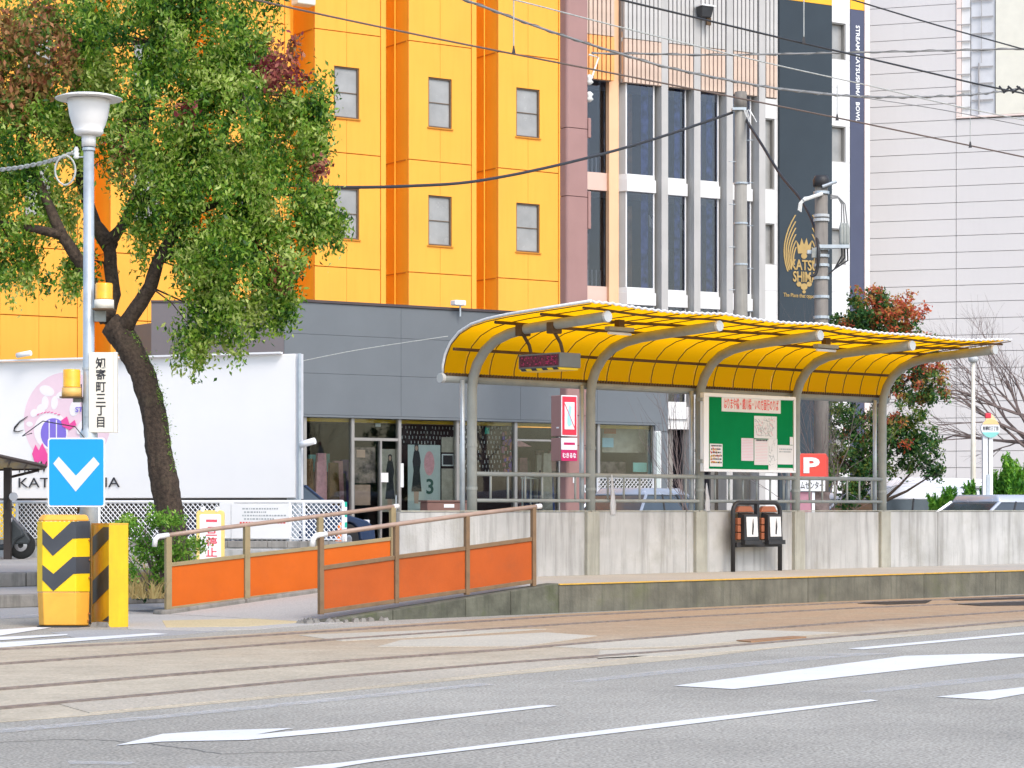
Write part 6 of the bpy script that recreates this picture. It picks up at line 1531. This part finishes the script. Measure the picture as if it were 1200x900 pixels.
zq = 41.2; so_ = thing('scooter', 'dark parked motor scooter under the shelter at the left edge', 'scooter', WF, (PX(0, 650, zq).x, zq, .345))
sx = lambda px: PX(px, 0, zq).x; sz = lambda py: max(.345, PX(0, py, zq).z)
for cx in (sx(25), sx(-42)):
    cz = .345 + .24
    wh_ = MB().lathey(cx, cz, [(.15, zq - .05), (.22, zq - .055), (.24, zq - .03), (.24, zq + .03), (.22, zq + .055), (.15, zq + .05)], 22).build('wheel', 'tyre', so_, smooth=True)
    MB().lathey(cx, cz, [(.14, zq - .045), (.05, zq - .06), (.05, zq + .06), (.14, zq + .045)], 16).build('rim', 'rim', so_, parent=wh_)
MB().prism([(sx(20), .66), (sx(30), .74), (sx(28), .86), (sx(14), 1.08), (sx(8), 1.16), (sx(4), 1.1), (sx(12), .86), (sx(10), .62), (sx(-4), .58), (sx(-4), .5), (sx(14), .5)], 'y', zq - .16, zq + .16).build('front_shield', 'scooter', so_, bevel=.04)
MB().prism([(sx(-4), .5), (sx(-4), .74), (sx(-14), .98), (sx(-48), 1.04), (sx(-58), .92), (sx(-40), .7), (sx(-30), .52)], 'y', zq - .15, zq + .15).build('rear_body', 'scooter', so_, bevel=.04)
MB().prism([(sx(-8), 1.0), (sx(-14), 1.10), (sx(-48), 1.14), (sx(-50), 1.05)], 'y', zq - .13, zq + .13).build('seat', 'seat', so_, bevel=.03)
MB().prism([(sx(15), .60), (sx(34), .60), (sx(37), .68), (sx(30), .83), (sx(20), .84)], 'y', zq - .08, zq + .08).build('front_mudguard', 'scooter', so_, bevel=.03)
MB().tube([(sx(10), zq - .33, 1.24), (sx(7), zq - .12, 1.22), (sx(7), zq + .12, 1.22), (sx(10), zq + .33, 1.24)], .022, 8).build('handlebar', 'black', so_, smooth=True)
MB().tube([(sx(9), zq - .25, 1.24), (sx(14), zq - .3, 1.45)], .008, 6).build('mirror_stalk', 'black', so_)
MB().lathey(sx(27) - .1, 1.42, [(.02, zq - .33), (.075, zq - .32), (.075, zq - .30), (.03, zq - .27)], 14).build('mirror', 'headl', so_)
MB().box(sx(10), sx(15), zq - .17, zq - .12, .62, .76).build('kick_panel', 'signwhite', so_); MB().box(sx(9), sx(11), zq - .20, zq - .18, .36, .6).build('stand', 'signwhite', so_)
MB().lathey(sx(12), 1.02, [(.02, zq - .2), (.07, zq - .19), (.07, zq - .14)], 14).build('headlight', 'headl', so_)

# ------------------------------------------------------------------ CARS
M['carglassmid'] = mat('grey car glazing', (.09, .105, .105), .15, .2, 2, spec=.35)
def car(name, label, fr, px, z, L, W, H, paint, rz, ground=.16, van=False, cat='car', glz='carglassdark'):
    o = fr.loc(PX(px, 0, z)); o.z = ground
    t = thing(name, label, cat, fr, tuple(o)); t.ob.rotation_euler = (0, 0, fr.rz + rz); T = Th(t.ob, fr, (0, 0, 0))
    hL = L / 2; bl = H * (.56 if not van else .50)
    body = [(-hL, .28), (-hL + .03, bl * .82), (-hL + .12, bl), (hL - (1.0 if not van else .35), bl), (hL - .25, bl * .82), (hL - .03, bl * .66), (hL, .30)]
    x = hL - .78; arch = []
    def wheelarc(cx): return [(cx + .36 * cos(a), .30 + .36 * sin(a)) for a in [pi * k / 8 for k in range(9)]]
    lower = [(hL, .24)] + [(p[0], max(.2, p[1])) for p in wheelarc(hL - .80)] + [(p[0], max(.2, p[1])) for p in wheelarc(-hL + .78)] + [(-hL, .24)]
    poly = body[::1]; ring_ = [(-hL, .24)] + body + lower[:0]
    P = body + lower
    mb = MB(); mb.prism(P, 'y', -W / 2, W / 2); mb.build('body', paint, T, bevel=.05, smooth=True)
    if van: cb0, cb1, ct0, ct1 = -hL + .08, hL - .55, -hL + .22, hL - 1.25
    else: cb0, cb1, ct0, ct1 = -hL + .15 + .35, hL - 1.05, -hL + 1.0, hL - 1.85
    w0, w1 = W / 2 - .06, W / 2 - .22
    bot = [(cb0, -w0, bl), (cb1, -w0, bl), (cb1, w0, bl), (cb0, w0, bl)]; HR = H - (.25 if van else .13); tp_ = [(ct0, -w1, HR), (ct1, -w1, HR), (ct1, w1, HR), (ct0, w1, HR)]
    MB().hull([(x_ * 1, y_, z_ - .01) for x_, y_, z_ in bot], tp_).build('cabin', glz, T, bevel=.03)
    rt_ = [(x_ * 1.0 + (-.03 if i in (0, 3) else .03), y_ * 1.03, z_ - .015) for i, (x_, y_, z_) in enumerate(tp_)]
    MB().hull(rt_, [(x_ * .93, y_ * .85, H) for x_, y_, z_ in tp_]).build('roof', paint, T, bevel=.04, smooth=True)
    def lerp(a, b, f): return tuple(a[i] + (b[i] - a[i]) * f for i in range(3))
    for sgn in (-1, 1):
        for fb, ft in ((0, 0), (.36, .40), (.68, .74), (1, 1)):
            a = lerp((cb0, sgn * w0, bl), (cb1, sgn * w0, bl), fb); b = lerp((ct0, sgn * w1, HR), (ct1, sgn * w1, HR), ft)
            MB().tube([a, b], .032 if fb in (0, 1) else .022, 6).build('pillar', paint if fb in (0, 1) else 'black', T)
        MB().box(hL - .02 - .16, hL - .015, sgn * (W / 2 - .3) - .16, sgn * (W / 2 - .3) + .16, bl * .68, bl * .84).build('headlight', 'headl', T, bevel=.02)
        MB().box(-hL - .005, -hL + .10, sgn * (W / 2 - .16) - .1, sgn * (W / 2 - .16) + .1, bl * .62, bl * .92).build('tail_lamp', 'taill', T, bevel=.02)
        MB().box(cb1 - .35, cb1 - .2, sgn * (W / 2 + .06) - .07, sgn * (W / 2 + .06) + .07, bl + .02, bl + .15).build('wing_mirror', paint, T, bevel=.03)
        for cx in (hL - .80, -hL + .78):
            wh = MB().lathey(cx, .31, [(.20, sgn * (W / 2 - .20)), (.30, sgn * (W / 2 - .2)), (.31, sgn * (W / 2 - .18)), (.31, sgn * (W / 2 - .03)), (.29, sgn * (W / 2 - .01)), (.2, sgn * (W / 2 - .015))], 22).build('wheel', 'tyre', T, smooth=True)
            MB().lathey(cx, .31, [(.19, sgn * (W / 2 - .03)), (.06, sgn * (W / 2 - .01))], 14).build('rim', 'rim', T, parent=wh)
    return t
M['carglassdark'] = mat('dark car glazing', (.05, .06, .065), .08, .2, 2, spec=.9)
M['carglasslight'] = mat('pale car glazing', (.13, .155, .15), .08, .2, 2, spec=.9)
car('parked_car', 'white estate car parked beyond the wall right of the last shelter post', A, 1050, 48, 4.4, 1.7, 1.60, 'carwhite', radians(176), .06, True, 'car', 'carglassmid')
car('parked_car', 'silver car with dark rear window just above the wall at the right edge', A, 1158, 42.5, 4.3, 1.7, 1.44, 'carsilver', radians(168), .02)
car('parked_car', 'dark blue car added for a reflection in the shop glass, between billboard end and door', A, 322, 46.2, 4.1, 1.65, 1.48, 'cardark', radians(10), .30)  # solid car put in for the dark reflection in the shop windows
car('parked_car', 'white minivan parked behind the white estate car', A, 1085, 58, 4.6, 1.75, 1.80, 'carwhite', radians(190), .16, True)
car('parked_car', 'pale blue car seen through the railing right of the pylon', A, 765, 47.5, 4.2, 1.7, 1.46, 'carpale', radians(8), .16)
car('parked_car', 'white car partly hidden behind the last shelter posts', A, 1000, 50, 4.2, 1.7, 1.45, 'carwhite', radians(170), .10)

# ------------------------------------------------------------------ P sign, poles, bus stop
zP = 42.; ps_ = thing('parking_sign', 'red box sign with white letter P above a white strip', 'sign', WF, (PX(955, 600, zP).x, zP, .16))
g = lambda px, py, z=zP: PX(px, py, z)
def pbox(name, x0, y0, x1, y1, z, d, m, th, side=None, par=None, bev=0):
    a, b = g(x0, y0, z), g(x1, y1, z); return MB().box(a.x, b.x, z, z + d, b.z, a.z).build(name, m, th, parent=par, bevel=bev)
M['signred'] = mat('coral red sign', (.78, .07, .05), .4, .06, 2)
a, b = g(927, 531.5), g(968, 559.5)
MB().hull([(a.x, zP, b.z), (b.x, zP, b.z), (b.x + .10, zP + .45, b.z + .0), (a.x, zP + .45, b.z)], [(a.x, zP, a.z), (b.x, zP, a.z), (b.x + .10, zP + .45, a.z - .06), (a.x, zP + .45, a.z)]).build('red_box', 'signred', ps_, bevel=.01)
(a, b) = g(941.5, 536), g(960.5, 554.5); lettering('letter', 'P', 'signwhite', ps_, (a.x, b.x, b.z, a.z), zP - .003, .01, .045)
pbox('white_strip', 927, 561, 967, 575.5, zP, .4, 'signwhite', ps_); (a, b) = g(927, 564), g(965, 573); lettering('strip_lettering', 'ゲームセンター', 'ink', ps_, (a.x, b.x, b.z, a.z), zP - .002, .003, .01)
pbox('pink_panel', 927, 577, 951, 612, zP + .05, .3, 'artpinkdull', ps_) if False else None
M['dullpink'] = mat('dull pink panel', (.46, .22, .27), .6, .06)
pbox('pink_panel', 927, 576.5, 951, 625, zP + .05, .3, 'dullpink', ps_); pbox('white_post', 951.5, 577, 955, 628, zP + .03, .1, 'signwhite', ps_); pbox('support_post', 955.5, 577, 972, 630, zP + .25, .2, 'photo', ps_)

def upole(px, top, z, r0, r1, m, name, label):
    x = PX(px, 0, z).x; ht_ = PX(px, top, z).z
    t = thing(name, label, 'utility pole', WF, (x, z, .16))
    MB().tube([(x, z, .16), (x, z, ht_)], [r0, r1], 18).build('shaft', m, t, smooth=True); return t, x
t1, x1_ = upole(868, 108, 48, .17, .115, 'pole', 'utility_pole', 'plain concrete pole carrying the thick black cable over the shelter')
hh1 = lambda py, z=48: PX(0, py, z).z
MB().box(x1_ - .18, x1_ + .10, 47.86, 48.1, hh1(130), hh1(127)).build('cap_bracket', 'galv', t1)
MB().lathe(x1_, 48, [(.135, hh1(128)), (.12, hh1(108)), (.05, hh1(107))], 14).build('cap', 'pole_dark', t1, smooth=True)
for k in range(9): py = 165 + k * 25; MB().tube([(x1_ + .1 * (-1) ** k, 47.95, hh1(py)), (x1_ + .24 * (-1) ** k, 47.9, hh1(py))], .010, 6).build('step_bolt', 'galv', t1)
for py in (215, 262, 310): MB().lathe(x1_, 48, [(.145, hh1(py + 1)), (.145, hh1(py - 1))], 14).build('band', 'galv', t1)
mb = MB(); 
for k in range(5): mb.tube([(x1_ + .05 + k * .03, 47.85, hh1(130)), (x1_ + .1 + .05 * k, 47.8, hh1(139 + 6 * (k % 3)))], .008, 5)
mb.build('tie_wires', 'insul', t1)
t2, x2_ = upole(962.5, 208, 44, .142, .118, 'pole_dark', 'utility_pole', 'banded pole with cable fittings standing before the slate banner')
hh2 = lambda py, z=44: PX(0, py, z).z; px2 = lambda px: PX(px, 0, 44).x
MB().lathe(x2_, 44, [(.15, hh2(219)), (.155, hh2(211)), (.12, hh2(206))], 14).build('cap', 'cable', t2, smooth=True)
for py, m_ in ((226, 'galv'), (253, 'endcap'), (258, 'endcap'), (292, 'galv'), (300, 'galv'), (311, 'galv'), (326, 'galv'), (348, 'galv'), (372, 'galv')):
    MB().lathe(x2_, 44, [(.148, hh2(py + 1.6)), (.148, hh2(py - 1.6))], 14).build('band', m_, t2)
MB().tube([(x2_, 43.85, hh2(220)), (px2(979), 43.85, hh2(214))], .03, 8).build('bracket', 'galv', t2)
MB().tube([(px2(940), 43.8, hh2(236)), (x2_, 43.85, hh2(228))], .035, 8).build('bracket', 'insul', t2)
MB().box(px2(958), px2(994), 43.8, 43.95, hh2(292), hh2(288)).build('cross_arm', 'galv', t2)
MB().box(px2(945), px2(960), 43.85, 43.95, hh2(298), hh2(294)).build('cross_arm', 'galv', t2)
for k in range(3):
    x0_ = px2(985 + k * 3.4)
    MB().lathe(x0_, 43.88, [(.03, hh2(290)), (.045, hh2(284)), (.045, hh2(268)), (.02, hh2(262))], 10).build('cable_head', 'postgrey', t2, smooth=True)
    pts = [(px2(972), 43.85, hh2(230 + k * 2)), (px2(980 + k), 43.85, hh2(231 + k)), (px2(985 + k * 2), 43.87, hh2(240)), (x0_, 43.88, hh2(263))]
    MB().tube(pts, .013, 6).build('lead', 'cablegrey', t2)
    MB().tube([(x0_, 43.88, hh2(288)), (x0_ + .01, 43.88, hh2(300 + 3 * k)), (px2(977), 43.9, hh2(316)), (px2(970), 43.9, hh2(322))], .016, 6).build('lead', 'cable', t2)
    MB().tube([(px2(958), 43.85, hh2(230)), (px2(945 - 2 * k), 43.82, hh2(233)), (px2(938 - 1.5 * k), 43.8, hh2(240)), (px2(937 - k * 1.5), 43.8, hh2(250 - k))], .012, 6).build('lead', 'insul', t2)
MB().box(px2(950), px2(957), 43.8, 43.9, hh2(303), hh2(292)).build('junction_box', 'postgrey', t2)
# white mast
mt = thing('white_mast', 'slim rust streaked cream mast with a ring fitting near its foot', 'mast', WF, (PX(1140.5, 620, 45).x, 45, .16))
xm = PX(1140.5, 0, 45).x; hm_ = lambda py: PX(0, py, 45).z
MB().tube([(xm, 45, .16), (xm, 45, hm_(560)), (xm, 45, hm_(425))], [.065, .05, .033], 12).build('shaft', 'cream_pole', mt, smooth=True)
MB().lathe(xm, 45, [(.05, hm_(425)), (.09, hm_(423)), (.10, hm_(419)), (.03, hm_(417))], 14).build('head', 'endcap', mt, smooth=True)
MB().lathe(xm, 45, [(.10, hm_(574)), (.24, hm_(572)), (.24, hm_(570)), (.10, hm_(569))], 18).build('ring', 'endcap', mt)
# bus stop
zb2 = 43.; bst = thing('bus_stop_sign', 'round bus stop sign with a red top on a double white post', 'bus stop', WF, (PX(1160, 620, zb2).x, zb2, .16))
X = lambda px: PX(px, 0, zb2).x; Z = lambda py: PX(0, py, zb2).z
MB().box(X(1152), X(1157.5), zb2, zb2 + .12, .16, Z(510)).build('post', 'signwhite', bst); MB().box(X(1159), X(1163.5), zb2, zb2 + .12, .16, Z(510)).build('post', 'signwhite', bst)
MB().box(X(1156), X(1160), zb2 - .02, zb2 + .1, .3, Z(556)).build('timetable_case', 'galv', bst)
cx, cz, rr_ = X(1160.5), Z(502), 11 * zb2 / FPX
MB().prism([(cx + rr_ * cos(2 * pi * k / 28), cz + rr_ * sin(2 * pi * k / 28)) for k in range(28)], 'y', zb2 - .03, zb2 + .05).build('disc', 'signwhite', bst)
arc_ = [(cx + rr_ * .99 * cos(a), cz + rr_ * .99 * sin(a)) for a in [radians(25 + 130 * k / 12) for k in range(13)]]; MB().prism(arc_, 'y', zb2 - .036, zb2 - .031).build('disc_top', mat('pale orange print', (.82, .55, .25), .5, .04), bst)
arc_ = [(cx + rr_ * .99 * cos(a), cz + rr_ * .99 * sin(a)) for a in [radians(205 + 130 * k / 12) for k in range(13)]]; MB().prism(arc_, 'y', zb2 - .036, zb2 - .031).build('disc_bottom', 'teal', bst)
lettering('stop_lettering', '知寄町三丁目', 'ink', bst, (cx - rr_ * .82, cx + rr_ * .82, cz - .04, cz + .04), zb2 - .031, .003, .02)
MB().prism([(cx - rr_ * .55, cz + rr_ * .75), (cx + rr_ * .75, cz + rr_ * .7), (cx + .03, cz + rr_ * 1.5), (cx - .06, cz + rr_ * 1.5)], 'y', zb2 - .028, zb2 + .03).build('peak', mat('cream orange print', (.85, .62, .36), .5, .04), bst)
MB().box(X(1154.5), X(1161), zb2 - .04, zb2 + .05, Z(490), Z(484)).build('red_lamp', 'red', bst, bevel=.01)
# small mesh gate near shop right end
mg = thing('mesh_screen', 'white mesh screen behind the pale blue car by the shop', 'fence', B, (B.u(730, -.6), -.6, .16))
u0, h1 = bh(700, 560, -.6); u1 = B.u(765, -.6); h0 = .3
mb = MB(); k = u0 - (h1 - h0)
while k < u1:
    for sg in (1, -1):
        x0, z0, x1, z1 = (k, h0, k + h1 - h0, h1) if sg > 0 else (k + h1 - h0, h0, k, h1)
        (xa, za), (xb, zb_) = sorted([(x0, z0), (x1, z1)]); s_ = (zb_ - za) / (xb - xa)
        if xa < u0: za += (u0 - xa) * s_; xa = u0
        if xb > u1: zb_ -= (xb - u1) * s_; xb = u1
        if xb - xa > .02: mb.tube([(xa, -.6 + .004 * sg, za), (xb, -.6 + .004 * sg, zb_)], .009, 4, False)
    k += .10
mb.build('wire_mesh', 'fencewhite', mg, kind='stuff', recalc=False)
MB().tube([(u0, -.6, .16), (u0, -.6, h1), (u1, -.6, h1), (u1, -.6, .16)], .025, 6).build('frame', 'fencewhite', mg)

# ------------------------------------------------------------------ OVERHEAD WIRES
def wire(label, pts, r, m, twist=0, name='overhead_wire'):
    P = [PX(*p) for p in pts]; fine = []
    for i in range(len(P) - 1):
        p0 = P[max(i - 1, 0)]; p1 = P[i]; p2 = P[i + 1]; p3 = P[min(i + 2, len(P) - 1)]
        for k in range(14):
            t = k / 14; fine.append(.5 * ((2 * p1) + (-p0 + p2) * t + (2 * p0 - 5 * p1 + 4 * p2 - p3) * t * t + (-p0 + 3 * p1 - 3 * p2 + p3) * t ** 3))
    fine.append(P[-1])
    if not twist:
        MB().tube(fine, r, 6).top(name, m, WF, tuple(P[0]), label, 'wire', 'overhead wires', smooth=True, recalc=False)
        return
    t = thing(name, label, 'wire', WF, tuple(P[0]), 'overhead wires')
    MB().tube(fine, r, 6).build('core', m, t, smooth=True)
    Lc = 0; hel = []
    for a, b in zip(fine, fine[1:]):
        d = (b - a).length; n = max(2, int(d / .05))
        for k in range(n): ph = (Lc + d * k / n) * twist; hel.append(a.lerp(b, k / n) + Vector((0, r * 1.2 * sin(ph), r * 1.25 * cos(ph))))
        Lc += d
    MB().tube(hel, r * .5, 4, False).build('spiral_wrap', 'cablepale2', t)
zW = 26.
wire('thin trolley wire crossing from the tree top across the yellow tower', [(240, -13, 20), (300, 0, 20.5), (400, 22, 21.5), (560, 55, 22.7), (800, 102, 25), (1000, 142, 27), (1200, 184, 29), (1300, 205, 30)], .009, 'cablebrown')
wire('thick spiral wrapped cable sagging across the louvred block', [(500, -14, 24), (545, 0, 24.5), (640, 35, 25.5), (730, 64, 26.5), (800, 83, 27), (913, 104, 28.5), (1017, 113.5, 30), (1120, 112, 31), (1183, 106, 32), (1300, 92, 33)], .013, 'cablegrey', 14)
wire('pale thin wire above the spiral wrapped cable', [(540, -12, 22), (603, 0, 22.5), (700, 25, 23.5), (800, 50, 24.5), (913, 77, 26), (1017, 100, 27), (1133, 127, 28), (1300, 160, 30)], .007, 'cablepale')
wire('dark trolley wire from the top centre to the right edge', [(680, -14, 22), (729, 0, 22.5), (800, 17, 23), (913, 44, 24), (973, 58, 24.6), (1080, 83, 26), (1167, 103, 27), (1300, 128, 29)], .010, 'cable')
wire('level twisted cable from the pylon to the right edge', [(693, 62.5, 40), (760, 63, 40), (800, 64, 40), (870, 64, 40), (1000, 61.5, 41), (1200, 57, 42), (1300, 55, 43)], .016, 'cablegrey', 9)
wire('thin dark wire across the top right corner', [(960, -12, 24), (1000, 0, 24.5), (1100, 30, 25.5), (1200, 58, 27), (1300, 88, 28)], .008, 'cable')
wire('thick black cable from the tree to the concrete pole', [(330, 217, 36), (400, 219.5, 37.5), (480, 218, 39), (560, 212, 41), (660, 192, 43.5), (760, 165, 46), (858, 132, 48)], .028, 'cable')
wire('thick black cable from the concrete pole down to the banded pole', [(874, 140, 48), (890, 165, 47), (915, 205, 46), (938, 233, 45), (953, 262, 44.3), (959, 290, 43.8), (957, 318, 43.8), (950, 324, 43.8)], .03, 'cable')
wire('thin pale wire low across the slate banner', [(913, 103, 40), (1000, 113, 40), (1100, 128, 40), (1200, 147, 40), (1300, 165, 40)], .008, 'cablegrey')
wire('faint wire along the grey shop fascia', [(340, 426, 44), (420, 410, 44), (525, 394, 44)], .008, 'cablepale')
for k, (x, y0, y1, z) in enumerate(((942, 0, 49, 24.2), (981, 100, 139, 26.8), (1137, 138, 171, 28.2), (602, 0, 60, 22.9))):
    t = thing('wire_dropper', ['dropper with clamp on the wires before the slate banner', 'dropper with small black clamp right of the slate banner', 'dropper with black clamp before the pale cladding', 'dropper with clamp before the yellow tower'][k], 'dropper', WF, tuple(PX(x, y1, z)), 'droppers on the trolley wires')
    MB().tube([PX(x, y0 - (30 if y0 == 0 else 0), z), PX(x, y1 - 4, z)], .006, 5).build('rod', 'cablepale', t)
    c = PX(x, y1, z); MB().hull([c + Vector((-.018, -.015, -.02)), c + Vector((.018, -.015, -.02)), c + Vector((.018, .015, -.02)), c + Vector((-.018, .015, -.02))], [c + Vector((-.006, -.01, .05)), c + Vector((.006, -.01, .05)), c + Vector((.006, .01, .05)), c + Vector((-.006, .01, .05))]).build('clamp', 'cable', t)
c = PX(1183, 105, 27.3); mb = MB()
for k in range(5): mb.tube([c + Vector((-.12 + .05 * k, 0, .04 * (-1) ** k)), c + Vector((-.06 + .06 * k, 0, -.03 * (-1) ** k))], .012, 5)
mb.top('wire_clamp', 'cable', WF, tuple(c), 'knotted black clamp where two wires meet at the right', 'clamp')
